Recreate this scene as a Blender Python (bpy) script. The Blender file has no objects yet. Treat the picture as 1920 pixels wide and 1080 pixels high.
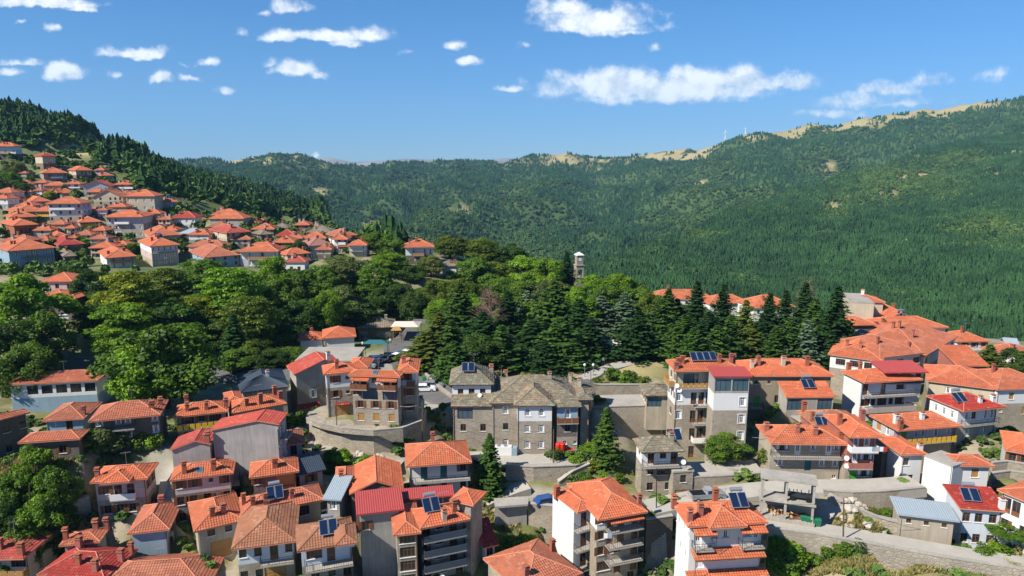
import bpy, math, random
import numpy as np
from mathutils import Vector, Matrix
R = math.radians
rng = random.Random(7)
SC = bpy.context.scene
COL = SC.collection

# ---------------------------------------------------------------- camera
F = 1297.0; PITCH = R(10.5); CAMZ = 60.0
cam = bpy.data.objects.new('camera', bpy.data.cameras.new('camera'))
COL.objects.link(cam)
cam.data.sensor_width = 36.0; cam.data.lens = 36.0 * F / 1920.0
cam.data.clip_start = 0.5; cam.data.clip_end = 40000
cam.location = (0, 0, CAMZ); cam.rotation_euler = (math.pi / 2 - PITCH, 0, 0)
SC.camera = cam
CP, SP = math.cos(PITCH), math.sin(PITCH)

def ray(px, py):
    x = (px - 960) / F; y = (540 - py) / F
    return Vector((x, CP + y * SP, -SP + y * CP))
def at(px, py, Y):
    d = ray(px, py); return Vector((0, 0, CAMZ)) + d * (Y / d.y)
def atz(px, py, z):
    d = ray(px, py); t = (z - CAMZ) / d.z
    return Vector((0, 0, CAMZ)) + d * t
def proj(p):
    p = Vector(p) - Vector((0, 0, CAMZ))
    f = p.y * CP - p.z * SP; u = p.y * SP + p.z * CP
    return 960 + F * p.x / f, 540 - F * u / f

# ---------------------------------------------------------------- light
SUN_EL, SUN_AZ = R(43), R(32)          # sun to the left, a little behind the camera
sdir = Vector((-math.cos(SUN_EL) * math.cos(SUN_AZ), -math.cos(SUN_EL) * math.sin(SUN_AZ), math.sin(SUN_EL)))
sl = bpy.data.lights.new('sun', 'SUN'); sl.energy = 5.0; sl.angle = R(0.53); sl.color = (1.0, 0.94, 0.84)
so = bpy.data.objects.new('sun', sl); COL.objects.link(so)
so.rotation_euler = sdir.to_track_quat('Z', 'Y').to_euler()
so.location = (-200, -100, 300)
SC.view_settings.view_transform = 'Standard'; SC.view_settings.look = 'None'
SC.view_settings.exposure = 0.72; SC.view_settings.gamma = 1.0
SC.view_settings.use_curve_mapping = False

class NT:
    def __init__(s, tree): s.t = tree; s.n = tree.nodes; s.l = tree.links
    def new(s, ty, **k):
        n = s.n.new(ty)
        for a, b in k.items(): setattr(n, a, b)
        return n
    def link(s, a, b): s.l.new(a, b)
    def put(s, inp, v):
        if isinstance(v, bpy.types.NodeSocket): s.l.new(v, inp)
        elif v is not None:
            if hasattr(inp.default_value, '__len__') and not hasattr(v, '__len__'): v = (v,) * len(inp.default_value)
            if hasattr(v, '__len__') and len(inp.default_value) == 4 and len(v) == 3: v = (*v, 1)
            inp.default_value = v
    def m(s, op, a, b=None, c=None, clamp=False):
        n = s.new('ShaderNodeMath', operation=op, use_clamp=clamp)
        s.put(n.inputs[0], a); s.put(n.inputs[1], b); s.put(n.inputs[2], c)
        return n.outputs[0]
    def vm(s, op, a, b=None):
        n = s.new('ShaderNodeVectorMath', operation=op)
        s.put(n.inputs[0], a); s.put(n.inputs[1], b)
        return n.outputs['Value'] if op in ('LENGTH', 'DOT_PRODUCT', 'DISTANCE') else n.outputs[0]
    def noise(s, vec, scale, detail=4, rough=0.55, dim='3D', out=0, dist=0.0):
        n = s.new('ShaderNodeTexNoise', noise_dimensions=dim)
        if vec is not None: s.put(n.inputs['Vector'], vec)
        n.inputs['Scale'].default_value = scale; n.inputs['Detail'].default_value = detail
        n.inputs['Roughness'].default_value = rough; n.inputs['Distortion'].default_value = dist
        return n.outputs[out]
    def mix(s, fac, a, b, blend='MIX'):
        n = s.new('ShaderNodeMix', data_type='RGBA', blend_type=blend)
        s.put(n.inputs[0], fac); s.put(n.inputs[6], a); s.put(n.inputs[7], b)
        return n.outputs[2]
    def ramp(s, fac, stops, interp='LINEAR'):
        n = s.new('ShaderNodeValToRGB'); e = n.color_ramp.elements; n.color_ramp.interpolation = interp
        while len(e) < len(stops): e.new(0.5)
        for i, (p, c) in enumerate(stops):
            e[i].position = p
            if not hasattr(c, '__len__'): c = (c, c, c)
            e[i].color = (*c[:3], 1)
        s.put(n.inputs[0], fac); return n.outputs[0]
    def sstep(s, v, a, b):
        n = s.new('ShaderNodeMapRange', interpolation_type='SMOOTHSTEP')
        s.put(n.inputs[0], v); n.inputs[1].default_value = a; n.inputs[2].default_value = b
        return n.outputs[0]

world = bpy.data.worlds.new('World'); SC.world = world; world.use_nodes = True
w = NT(world.node_tree); w.n.clear()
sky = w.new('ShaderNodeTexSky', sky_type='NISHITA', sun_disc=False)
sky.sun_elevation = SUN_EL
sky.sun_rotation = math.atan2(sdir.x, sdir.y)      # clockwise from +Y
sky.altitude = 1500; sky.air_density = 1.0; sky.dust_density = 0.0; sky.ozone_density = 4.0
tc = w.new('ShaderNodeTexCoord')
sep = w.new('ShaderNodeSeparateXYZ'); w.link(tc.outputs['Generated'], sep.inputs[0])
ysafe = w.m('MAXIMUM', sep.outputs[1], 0.02)
U = w.m('DIVIDE', sep.outputs[0], ysafe); V = w.m('DIVIDE', sep.outputs[2], ysafe)
cmb = w.new('ShaderNodeCombineXYZ'); w.link(U, cmb.inputs[0]); w.link(V, cmb.inputs[1])
uv = cmb.outputs[0]
# clouds: cx, cy, half width, half height in degrees-like image units, strength
CLOUDS = [(1240,162,225,34,1.25),(1150,150,120,30,1.1),(1330,148,130,32,1.1),(1450,155,95,24,1.0),(1220,182,150,18,.8),(1110,35,105,30,1.15),(1060,12,60,22,.9),(1170,58,65,10,.6),(1130,50,110,14,.8),
 (1600,182,75,22,.62),(1755,152,38,18,.6),(1650,165,60,16,.6),(1690,190,80,10,.45),(1560,208,45,7,.5),(1860,140,26,8,.3),
 (960,166,30,9,.95),(1228,90,13,7,.6),(982,82,14,7,.5),(852,80,19,8,.8),(877,112,23,7,.85),
 (600,66,115,14,1.1),(690,62,42,19,.95),(650,78,30,10,.9),(450,58,18,11,.8),(548,10,36,17,1.0),(550,128,42,20,1.2),(590,140,20,12,.8),(510,118,20,10,.5),
 (80,3,115,15,1.2),(150,14,35,9,.9),(255,98,48,12,1.0),(275,104,26,12,1.0),(195,98,18,9,.35),(120,135,44,22,1.15),(30,118,40,10,.85),(25,135,28,9,.6),(218,140,17,12,.9),(305,151,24,14,1.05),(357,148,24,6,.8),(418,164,24,7,1.0),(390,117,17,6,.5),(350,124,16,4,.4),(96,54,14,7,.6),(40,37,12,4,.4),(595,288,7,5,.6),(765,95,10,4,.3),(495,22,12,5,.4)]
wob = w.noise(uv, 14, 3, .6, out=1)
uvw = w.vm('ADD', uv, w.vm('MULTIPLY', w.vm('SUBTRACT', wob, (.5, .5, .5)), (.035, .02, 0)))
wob2 = w.noise(uv, 60, 3, .6, out=1)
uvw = w.vm('ADD', uvw, w.vm('MULTIPLY', w.vm('SUBTRACT', wob2, (.5, .5, .5)), (.014, .010, 0)))
fld = None; und = None
for (cx, cy, rw, rh, st) in CLOUDS:
    rw *= 1.22; rh *= 1.25; cy += rh * .18
    d = ray(cx, cy); u0, v0 = d.x / d.y, d.z / d.y
    d2 = ray(cx + rw, cy); ru = max((d2.x / d2.y) - u0, .004); d3 = ray(cx, cy - rh); rv = (d3.z / d3.y) - v0
    q = w.vm('MULTIPLY', w.vm('SUBTRACT', uvw, (u0, v0, 0)), (1 / ru, 1 / rv, 0))
    if rh > 10: q = w.vm('MAXIMUM', q, w.vm('MULTIPLY', q, (1, -1.0, 0)) if 0 else w.vm('MULTIPLY', q, (1, -1.9, 1)))
    g = w.m('MULTIPLY_ADD', w.vm('LENGTH', q), -st, st)        # st*(1-r)
    fld = g if fld is None else w.m('MAXIMUM', fld, g)
n1 = w.noise(uv, 26, 9, .60)
n1b = w.noise(w.vm('ADD', uv, (-0.008, 0.012, 0)), 26, 9, .60)     # offset towards the light; the difference paints cloud light and shade
n2 = w.noise(w.vm('MULTIPLY', uv, (.6, 1.6, 1)), 22, 5, .6)
dens = w.m('ADD', fld, w.m('MULTIPLY', w.m('SUBTRACT', n1, .48), 1.9))
cov = w.sstep(dens, -0.02, 0.75)
cov = w.m('MULTIPLY', cov, w.m('GREATER_THAN', sep.outputs[1], 0.03))
lit = w.m('ADD', .80, w.m('MULTIPLY', w.m('SUBTRACT', n1, n1b), 3.0))
lit = w.m('ADD', lit, w.m('MULTIPLY', w.m('SUBTRACT', n2, .5), 1.1), clamp=True)
ccol = w.mix(lit, (6.2, 7.4, 9.3), (13.4, 13.5, 13.6))
skyc = w.mix(1.0, sky.outputs[0], w.mix(w.sstep(sep.outputs[2], 0.0, 0.24), (0.56, .80, 1.20), (0.50, 1.0, 1.38)), 'MULTIPLY')
final = w.mix(w.m('MULTIPLY', cov, .95), skyc, ccol)
bg = w.new('ShaderNodeBackground'); w.link(final, bg.inputs[0]); bg.inputs[1].default_value = 0.0585
out = w.new('ShaderNodeOutputWorld'); w.link(bg.outputs[0], out.inputs[0])

# ---------------------------------------------------------------- materials
MATS = {}
def newmat(name):
    m = bpy.data.materials.new(name); m.use_nodes = True; t = NT(m.node_tree); t.n.clear()
    o = t.new('ShaderNodeOutputMaterial'); b = t.new('ShaderNodeBsdfPrincipled'); t.link(b.outputs[0], o.inputs[0])
    b.inputs['Roughness'].default_value = .85
    b.inputs['Specular IOR Level'].default_value = .25
    MATS[name] = m; return m, t, b, o
def bump(t, b, h, strength, dist=.05):
    n = t.new('ShaderNodeBump'); n.inputs['Strength'].default_value = strength; n.inputs['Distance'].default_value = dist
    t.put(n.inputs['Height'], h); t.link(n.outputs[0], b.inputs['Normal'])
def pos(t): return t.new('ShaderNodeNewGeometry').outputs['Position']
def mul3(c, k): return tuple(min(1, x * k) for x in c)

def plaster(name, c, dirt=.35):
    c = mul3(c, .77)
    m, t, b, o = newmat(name); p = pos(t)
    n = t.noise(p, .35, 5, .6); st = t.noise(t.vm('MULTIPLY', p, (2.2, 2.2, .15)), 1.2, 5, .65)
    f = t.ramp(t.m('MULTIPLY', n, st), [(.16, dirt * 1.6), (.42, 0)])
    col = t.mix(f, c, mul3(c, .62)); col = t.mix(t.m('MULTIPLY', t.noise(p, 2.5, 3), .16), col, mul3((.55, .5, .42), 1))
    t.link(col, b.inputs['Base Color']); bump(t, b, t.noise(p, 9, 3), .15, .02)
def stone(name, c1, c2, scale=2.2, mortar=(.42, .38, .31)):
    c1, c2, mortar = mul3(c1, .79), mul3(c2, .79), mul3(mortar, .79)
    m, t, b, o = newmat(name); p = pos(t)
    q = t.vm('MULTIPLY', p, (1, 1, 1.9))
    q = t.vm('ADD', q, t.vm('MULTIPLY', t.noise(p, 3, 2, out=1), (.2, .2, .2)))
    v = t.new('ShaderNodeTexVoronoi', feature='F1'); t.link(q, v.inputs['Vector']); v.inputs['Scale'].default_value = scale
    ve = t.new('ShaderNodeTexVoronoi', feature='DISTANCE_TO_EDGE'); t.link(q, ve.inputs['Vector']); ve.inputs['Scale'].default_value = scale
    sp = t.new('ShaderNodeSeparateColor'); t.link(v.outputs['Color'], sp.inputs[0])
    col = t.mix(sp.outputs[0], c1, c2)
    col = t.mix(t.m('MULTIPLY', sp.outputs[1], .45), col, mul3(c2, 1.25))
    e = t.sstep(ve.outputs['Distance'], .02, .09)
    col = t.mix(e, mortar, col)
    col = t.mix(t.ramp(t.noise(p, .3, 5, .65), [(.35, .55), (.6, 0)]), col, mul3(c1, .55))
    t.link(col, b.inputs['Base Color'])
    bump(t, b, t.m('ADD', e, t.m('MULTIPLY', t.noise(p, 8, 3), .5)), .7, .06)
def tilem(name, c, var=.35, pale=.05, far=False, wav=.0):
    c = mul3(c, .84)
    m, t, b, o = newmat(name); p = pos(t)
    u = t.new('ShaderNodeUVMap'); fl = t.vm('FLOOR', u.outputs[0])
    wn = t.new('ShaderNodeTexWhiteNoise', noise_dimensions='2D'); t.link(fl, wn.inputs['Vector'])
    sp = t.new('ShaderNodeSeparateColor'); t.link(wn.outputs['Color'], sp.inputs[0])
    col = t.mix(t.m('MULTIPLY', sp.outputs[0], var), c, mul3(c, .55))
    col = t.mix(t.m('MULTIPLY', t.m('GREATER_THAN', sp.outputs[1], 1 - pale), .35), col, (.55, .34, .22))
    blot = t.ramp(t.noise(p, .45, 5, .65), [(.36, .5), (.56, 0)])
    col = t.mix(blot, col, (c[0] * .55, c[1] * .62 + .012, c[2] * .7 + .008))
    col = t.mix(t.ramp(t.noise(p, 1.7, 4, .6), [(.5, 0), (.75, .22)]), col, (.60, .30, .19))
    oi = t.new('ShaderNodeObjectInfo'); hv = t.m('MULTIPLY', oi.outputs['Random'], 1.0)
    col = t.mix(t.m('MULTIPLY', hv, .50), col, t.mix(1.0, col, (.66, .84, .95), 'MULTIPLY'))
    pat = t.ramp(t.noise(t.vm('MULTIPLY', fl, (.11, .16, 1)), 1.0, 2, .5, '2D'), [(.56, 0), (.60, .38)], 'CONSTANT'); col = t.mix(pat, col, (c[0] * 1.1, c[1] * 1.5, c[2] * 1.7))
    t.link(col, b.inputs['Base Color']); b.inputs['Roughness'].default_value = .8
    if far:
        s2 = t.new('ShaderNodeSeparateXYZ'); t.link(u.outputs[0], s2.inputs[0])
        wv = t.m('SINE', t.m('MULTIPLY', s2.outputs[0], 6.2832)); fr = t.m('FRACT', s2.outputs[1])
        bump(t, b, t.m('ADD', t.m('MULTIPLY', wv, .4), t.m('MULTIPLY', fr, -.8)), .8, .1)
    else: bump(t, b, t.noise(p, 12, 3), .3, .02)
def plain(name, c, rough=.7, spec=.3, metal=0, nz=.25):
    m, t, b, o = newmat(name)
    if nz:
        n = t.noise(pos(t), 3.0, 4); col = t.mix(t.m('MULTIPLY', n, nz * 2), c, mul3(c, .6)); t.link(col, b.inputs['Base Color'])
    else: b.inputs['Base Color'].default_value = (*c, 1)
    b.inputs['Roughness'].default_value = rough; b.inputs['Specular IOR Level'].default_value = spec; b.inputs['Metallic'].default_value = metal

plaster('white', (.86, .86, .84), .16); plaster('cream', (.66, .57, .41)); plaster('pink', (.68, .54, .49)); plaster('lilac', (.62, .60, .68))
plaster('grey', (.47, .45, .42), .6); plaster('redwall', (.44, .12, .085)); plaster('bluewall', (.32, .48, .60)); plaster('palebl', (.70, .76, .84), .2); plaster('yellow', (.70, .48, .10))  # the blue is wall paint, and also paints shade onto some hillside houses
plaster('concrete', (.52, .48, .42), .6); plaster('olive', (.36, .30, .20)); plaster('brownwall', (.30, .17, .115), .7); plaster('beige', (.52, .44, .33), .5)
stone('stone', (.50, .425, .32), (.34, .28, .21), 2.2, (.5, .45, .37)); stone('darkstone', (.22, .19, .155), (.13, .112, .095), 2.6, (.2, .18, .15))
stone('rubble', (.54, .47, .37), (.35, .30, .23), 1.5, (.4, .35, .28)); stone('purplestone', (.27, .20, .185), (.17, .13, .125), 2.6, (.3, .26, .24))
TC = {'orange': (.66, .165, .070), 'red': (.46, .045, .032), 'brown': (.42, .165, .085), 'rust': (.52, .155, .082), 'pinkred': (.54, .085, .06), 'dorange': (.58, .15, .07)}
for k, c in TC.items():
    tilem('t_' + k, c); tilem('f_' + k, c, .25, .06, True)
tilem('t_slate', (.30, .235, .155), .65, .12); tilem('f_slate', (.28, .225, .155), .5, .1, True)
plain('m_blue', (.045, .062, .085), .5, .4, .2); plain('m_red', (.44, .075, .065), .55, .35, 0, .5); plain('m_white', (.36, .42, .46), .5, .4, .1, .35); plain('railglass', (.05, .075, .11), .3, .5); plain('m_brown', (.33, .15, .12), .6, .4)
plain('metal_dark', (.03, .03, .033), .5, .5); plain('metal_grey', (.45, .46, .47), .4, .5, .6); plain('wood', (.19, .075, .03), .6); plain('woodlight', (.42, .22, .07), .6)
plain('woodpole', (.13, .085, .055), .8); plain('sillwhite', (.78, .77, .74), .7); plain('green', (.015, .16, .075), .4, .5); plain('greendoor', (.06, .34, .04), .5)
plain('dark', (.012, .012, .014), .9, .1, 0, 0); plain('yellowpaint', (.78, .46, .03), .5); plain('teal', (.02, .13, .15), .5); plain('cloth', (.8, .8, .8), .9)
plain('redpaint', (.62, .03, .02), .4, .5); plain('carwhite', (.8, .8, .8), .25, .6, 0, 0); plain('cardark', (.02, .025, .035), .2, .6, 0, 0); plain('carblue', (.02, .07, .22), .2, .6, 0, 0)
plain('carsilver', (.42, .45, .48), .25, .6, .5, 0); plain('tyre', (.015, .015, .015), .9, .1, 0, 0); plain('brickc', (.33, .11, .06), .85); plain('mortarcap', (.60, .23, .13), .85)
plain('pane', (.018, .024, .03), .08, .7, 0, 0); plain('paneb', (.05, .10, .13), .1, .7, 0, 0); plain('solar', (.008, .018, .05), .1, .8, 0, 0); plain('skin', (.45, .27, .19), .6); plain('canvas', (.62, .56, .47), .9)
plain('bark', (.10, .075, .055), .95, .1); plain('rock', (.46, .41, .34), .95, .1); plain('barkpale', (.34, .30, .25), .95, .1)

def leafmat(name, c, hue=.35, trans=.35):
    m, t, b, o = newmat(name)
    oi = t.new('ShaderNodeObjectInfo'); at_ = t.new('ShaderNodeAttribute'); at_.attribute_name = 'tint'
    col = t.mix(1.0, c, oi.outputs['Color'], 'MULTIPLY')
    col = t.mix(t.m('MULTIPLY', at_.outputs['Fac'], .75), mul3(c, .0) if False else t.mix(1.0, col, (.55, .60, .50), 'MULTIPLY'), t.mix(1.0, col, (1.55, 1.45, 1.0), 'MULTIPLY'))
    col = t.mix(t.m('MULTIPLY', t.noise(pos(t), .16, 2), .35), col, t.mix(1.0, col, (1.3, 1.05, .6), 'MULTIPLY'))
    d = t.new('ShaderNodeBsdfDiffuse'); tr = t.new('ShaderNodeBsdfTranslucent'); mx = t.new('ShaderNodeMixShader')
    t.link(col, d.inputs[0]); t.link(t.mix(1.0, col, (1.2, 1.35, .5), 'MULTIPLY'), tr.inputs[0]); mx.inputs[0].default_value = trans
    t.link(d.outputs[0], mx.inputs[1]); t.link(tr.outputs[0], mx.inputs[2])
    gl = t.new('ShaderNodeBsdfGlossy'); gl.inputs['Roughness'].default_value = .55; gl.inputs[0].default_value = (.5, .5, .5, 1)
    m2 = t.new('ShaderNodeMixShader'); m2.inputs[0].default_value = .025
    t.link(mx.outputs[0], m2.inputs[1]); t.link(gl.outputs[0], m2.inputs[2]); t.link(m2.outputs[0], o.inputs[0])
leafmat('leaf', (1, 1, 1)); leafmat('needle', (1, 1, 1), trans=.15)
def farleaf(name, c, c2):
    m, t, b, o = newmat(name)
    oi = t.new('ShaderNodeObjectInfo'); col = t.mix(oi.outputs['Random'], c, c2)
    col = t.mix(t.ramp(t.noise(pos(t), .009, 5, .6), [(.42, 0), (.62, .6)]), col, mul3(c2, 1.3)); col = t.mix(t.ramp(t.noise(pos(t), .035, 3, .6), [(.40, .55), (.56, 0)]), col, mul3(c, .5))
    t.link(col, b.inputs['Base Color']); b.inputs['Specular IOR Level'].default_value = .05
farleaf('far_needle', (.018, .048, .019), (.038, .092, .028)); farleaf('far_leaf', (.050, .105, .026), (.105, .160, .038))
farleaf('hill_needle', (.015, .040, .014), (.030, .066, .018))
# ---------------------------------------------------------------- mesh builder
class MB:
    def __init__(s): s.v = []; s.f = []; s.m = []; s.uv = {}; s.mats = []; s.T = None; s.cm = 0
    def mat(s, name):
        if name not in s.mats: s.mats.append(name)
        s.cm = s.mats.index(name); return s
    def add(s, vs, fs, uvs=None):
        o = len(s.v)
        if s.T is not None: vs = [s.T(p) for p in vs]
        s.v.extend([tuple(p) for p in vs])
        for k, f in enumerate(fs):
            if uvs is not None: s.uv[len(s.f)] = uvs[k]
            s.f.append(tuple(i + o for i in f)); s.m.append(s.cm)
    def quad(s, a, b, c, d): s.add([a, b, c, d], [(0, 1, 2, 3)])
    def box(s, x0, x1, y0, y1, z0, z1):
        s.add([(x0,y0,z0),(x1,y0,z0),(x1,y1,z0),(x0,y1,z0),(x0,y0,z1),(x1,y0,z1),(x1,y1,z1),(x0,y1,z1)],
              [(0,3,2,1),(4,5,6,7),(0,1,5,4),(1,2,6,5),(2,3,7,6),(3,0,4,7)])
    def tube(s, p, q, r0, r1=None, n=6, cap=True):
        r1 = r0 if r1 is None else r1; p, q = Vector(p), Vector(q); d = q - p
        if d.length < 1e-6: return
        d.normalize(); a = d.orthogonal().normalized(); b = d.cross(a); vs = []
        for (c, r) in ((p, r0), (q, r1)):
            for i in range(n):
                t = 2 * math.pi * i / n; vs.append(c + (a * math.cos(t) + b * math.sin(t)) * r)
        fs = [(i, (i + 1) % n, n + (i + 1) % n, n + i) for i in range(n)]
        if cap: fs += [tuple(range(n - 1, -1, -1)), tuple(range(n, 2 * n))]
        s.add(vs, fs)
    def ball(s, c, r, n=8, m=5, sz=1.0):
        vs = [(c[0], c[1], c[2] - r * sz)]
        for j in range(1, m):
            ph = math.pi * j / m
            for i in range(n):
                t = 2 * math.pi * i / n
                vs.append((c[0] + r * math.sin(ph) * math.cos(t), c[1] + r * math.sin(ph) * math.sin(t), c[2] - r * sz * math.cos(ph)))
        vs.append((c[0], c[1], c[2] + r * sz)); fs = []
        for i in range(n): fs.append((0, 1 + (i + 1) % n, 1 + i))
        for j in range(m - 2):
            for i in range(n): a = 1 + j * n; fs.append((a + i, a + (i + 1) % n, a + n + (i + 1) % n, a + n + i))
        L = len(vs) - 1; a = 1 + (m - 2) * n
        for i in range(n): fs.append((a + i, a + (i + 1) % n, L))
        s.add(vs, fs)
    def mesh(s, name, smooth=False):
        me = bpy.data.meshes.new(name); me.from_pydata(s.v, [], s.f)
        for mn in s.mats: me.materials.append(MATS[mn])
        me.polygons.foreach_set('material_index', s.m)
        if s.uv:
            ul = me.uv_layers.new(name='UVMap'); buf = np.zeros(len(me.loops) * 2, dtype=np.float32); k = 0
            for i, f in enumerate(s.f):
                u = s.uv.get(i)
                if u:
                    for j, c in enumerate(u): buf[2 * (k + j)] = c[0]; buf[2 * (k + j) + 1] = c[1]
                k += len(f)
            ul.data.foreach_set('uv', buf)
        if smooth: me.polygons.foreach_set('use_smooth', [True] * len(me.polygons))
        me.update(); return me

def link(name, me, parent=None, loc=(0, 0, 0), rz=0, **props):
    o = bpy.data.objects.new(name, me); COL.objects.link(o)
    o.location = loc; o.rotation_euler = (0, 0, rz)
    if parent: o.parent = parent
    for k, v in props.items():
        if v is not None: o[k] = v
    return o
def build(mb, name, parent=None, smooth=False, **kw):
    if not mb.f: return None
    return link(name, mb.mesh(name, smooth), parent, **kw)
def thing(name, label, cat, loc=(0, 0, 0), rz=0, group=None):
    return link(name, None, None, loc, rz, label=label, category=cat, group=group)

ANCH = []   # ground anchors x, y, z

def tiled(mb, poly, kind='tile', near=True, seed=0):
    """lay courses on a convex planar polygon; edge 0-1 is the eave"""
    P = [Vector(p) for p in poly]; u = (P[1] - P[0]).normalized(); nrm = None
    for k in range(2, len(P)):
        nrm = u.cross(P[k] - P[0])
        if nrm.length > 1e-4: break
    nrm.normalize()
    if nrm.z < 0: nrm = -nrm
    v = nrm.cross(u); L2 = [((p - P[0]).dot(u), (p - P[0]).dot(v)) for p in P]
    vmax = max(q[1] for q in L2)
    if vmax < 0: v = -v; L2 = [(a, -b) for a, b in L2]; vmax = max(q[1] for q in L2)
    tw, ch = {'tile': (.34, .40), 'slate': (.62, .42), 'metal': (.30, 50.)}[kind]
    if not near:
        mb.add([p + nrm * .05 for p in P], [tuple(range(len(P)))], [[(a / tw, b / ch) for a, b in L2]]); return
    def span(y):
        xs = []
        for i in range(len(L2)):
            (x0, y0), (x1, y1) = L2[i], L2[(i + 1) % len(L2)]
            if abs(y1 - y0) < 1e-6:
                if abs(y - y0) < 1e-5: xs += [x0, x1]
            elif min(y0, y1) - 1e-6 <= y <= max(y0, y1) + 1e-6: xs.append(x0 + (x1 - x0) * (y - y0) / (y1 - y0))
        return (min(xs), max(xs)) if xs else None
    rg = random.Random(seed * 31 + int(P[0].x * 7) + int(P[0].y * 13))
    nc = max(1, int(math.ceil(vmax / ch)))
    for k in range(nc):
        y0 = k * ch; y1 = min(vmax, (k + 1) * ch)
        s0, s1 = span(min(y0 + 1e-5, vmax)), span(max(0, y1 - 1e-5))
        if not s0 or not s1: continue
        uw = {'tile': tw / 3, 'slate': tw, 'metal': tw / 2}[kind]
        a = min(s0[0], s1[0]); b = max(s0[1], s1[1]); i0, i1 = int(math.floor(a / uw)), int(math.ceil(b / uw))
        if kind == 'slate':
            off = (k % 2) * .5 + rg.uniform(-.2, .2); x = i0 * uw + off * uw - uw
            while x < b:
                wd = uw * rg.uniform(.6, 1.35); xa, xb = x + .01, x + wd - .015; x += wd
                c0a, c0b = max(xa, s0[0]), min(xb, s0[1]); c1a, c1b = max(xa, s1[0]), min(xb, s1[1])
                if c0b - c0a < .05 and c1b - c1a < .05: continue
                c0b = max(c0a, c0b); c1b = max(c1a, c1b)
                if c0b - c0a < .02: c0a = c0b = min(max(c0a, s0[0]), s0[1])
                if c1b - c1a < .02: c1a = c1b = min(max(c1a, s1[0]), s1[1])
                hl = rg.uniform(.05, .12); yj = y0 - rg.uniform(0, .09)
                def W(px_, py_, h): return P[0] + u * px_ + v * py_ + nrm * h
                uvs = (rg.randint(0, 99) + .5, rg.randint(0, 99) + .5)
                mb.add([W(c0a, yj, hl), W(c0b, yj, hl + rg.uniform(-.02, .02)), W(c1b, y1, .03), W(c1a, y1, .03), W(c0a, yj, 0), W(c0b, yj, 0)], [(0, 1, 2, 3), (4, 5, 1, 0)], [[uvs] * 4] * 2)
            continue
        xs = [i * uw for i in range(i0, i1 + 1)]
        hs = [(0.06 if (i % 3) == 1 else .015) if kind == 'tile' else (.05 if i % 2 else .0) for i in range(i0, i1 + 1)]
        lap = .05 if kind == 'tile' else .02
        jit = rg.uniform(-.012, .012)
        top = []; bot = []; low = []
        for x, h in zip(xs, hs):
            xa = min(max(x, s0[0]), s0[1]); xb = min(max(x, s1[0]), s1[1])
            bot.append(P[0] + u * xa + v * y0 + nrm * (h + lap + jit)); low.append(P[0] + u * xa + v * (y0 + .01) + nrm * (h * .5 - .01)); top.append(P[0] + u * xb + v * y1 + nrm * (h + .005))
        n = len(xs); fs = []; uvs = []
        for i in range(n - 1):
            if (bot[i] - bot[i + 1]).length < 1e-3 and (top[i] - top[i + 1]).length < 1e-3: continue
            cu = (math.floor((i0 + i) / 3) + .5, k + .5) if kind == 'tile' else (math.floor((i0 + i) / 4) + .5, .5)
            fs.append((i, i + 1, 2 * n + i + 1, 2 * n + i)); uvs.append([cu] * 4)
            fs.append((n + i, n + i + 1, i + 1, i)); uvs.append([cu] * 4)
        mb.add(bot + low + top, fs, uvs)

def roof_polys(W, D, kind, p, rx=.5):
    if kind == 'hip':
        m = min(W, D) / 2; z = m * p
        if W >= D: r0, r1 = (m, m, z), (W - m, m, z); fr = [(0,0,0),(W,0,0),r1,r0]; bk = [(W,D,0),(0,D,0),r0,r1]; lf = [(0,D,0),(0,0,0),r0]; rt = [(W,0,0),(W,D,0),r1]
        else: r0, r1 = (m, m, z), (m, D - m, z); fr = [(0,0,0),(W,0,0),r0]; bk = [(W,D,0),(0,D,0),r1]; lf = [(0,D,0),(0,0,0),r0,r1]; rt = [(W,0,0),(W,D,0),r1,r0]
        cor = [(0,0,0),(W,0,0),(W,D,0),(0,D,0)]
        hips = [(r0, r1), ((0,0,0), r0), ((W,0,0), r1 if W >= D else r0), ((W,D,0), r1), ((0,D,0), r0 if W >= D else r1)]
        return [fr, bk, lf, rt], hips, cor
    if kind == 'gy':
        x = W * rx; z = min(x, W - x) * p if rx == .5 else x * p
        zl = 0; zr = z - (W - x) * p
        polys = [[(0,D,0),(0,0,0),(x,0,z),(x,D,z)], [(W,0,zr),(W,D,zr),(x,D,z),(x,0,z)]]
        return polys, [((x,0,z),(x,D,z))], None
    if kind == 'gx':
        y = D * rx; z = y * p; zb = z - (D - y) * p
        return [[(0,0,0),(W,0,0),(W,y,z),(0,y,z)], [(W,D,zb),(0,D,zb),(0,y,z),(W,y,z)]], [((0,y,z),(W,y,z))], None
    if kind == 'shed': return [[(0,0,0),(W,0,0),(W,D,D*p),(0,D,D*p)]], [], None
    if kind == 'shedl': return [[(0,D,0),(0,0,0),(W,0,W*p),(W,D,W*p)]], [], None
    return [[(0,0,0),(W,0,0),(W,D,0),(0,D,0)]], [], None
def roof_z(x, y, W, D, kind, p, rx=.5):
    if kind == 'hip': return max(0, min(x, W - x, y, D - y)) * p
    if kind == 'gy': return x * p if x < W * rx else W * rx * p - (x - W * rx) * p
    if kind == 'gx': return y * p if y < D * rx else D * rx * p - (y - D * rx) * p
    if kind == 'shed': return y * p
    if kind == 'shedl': return x * p
    return 0

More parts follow.
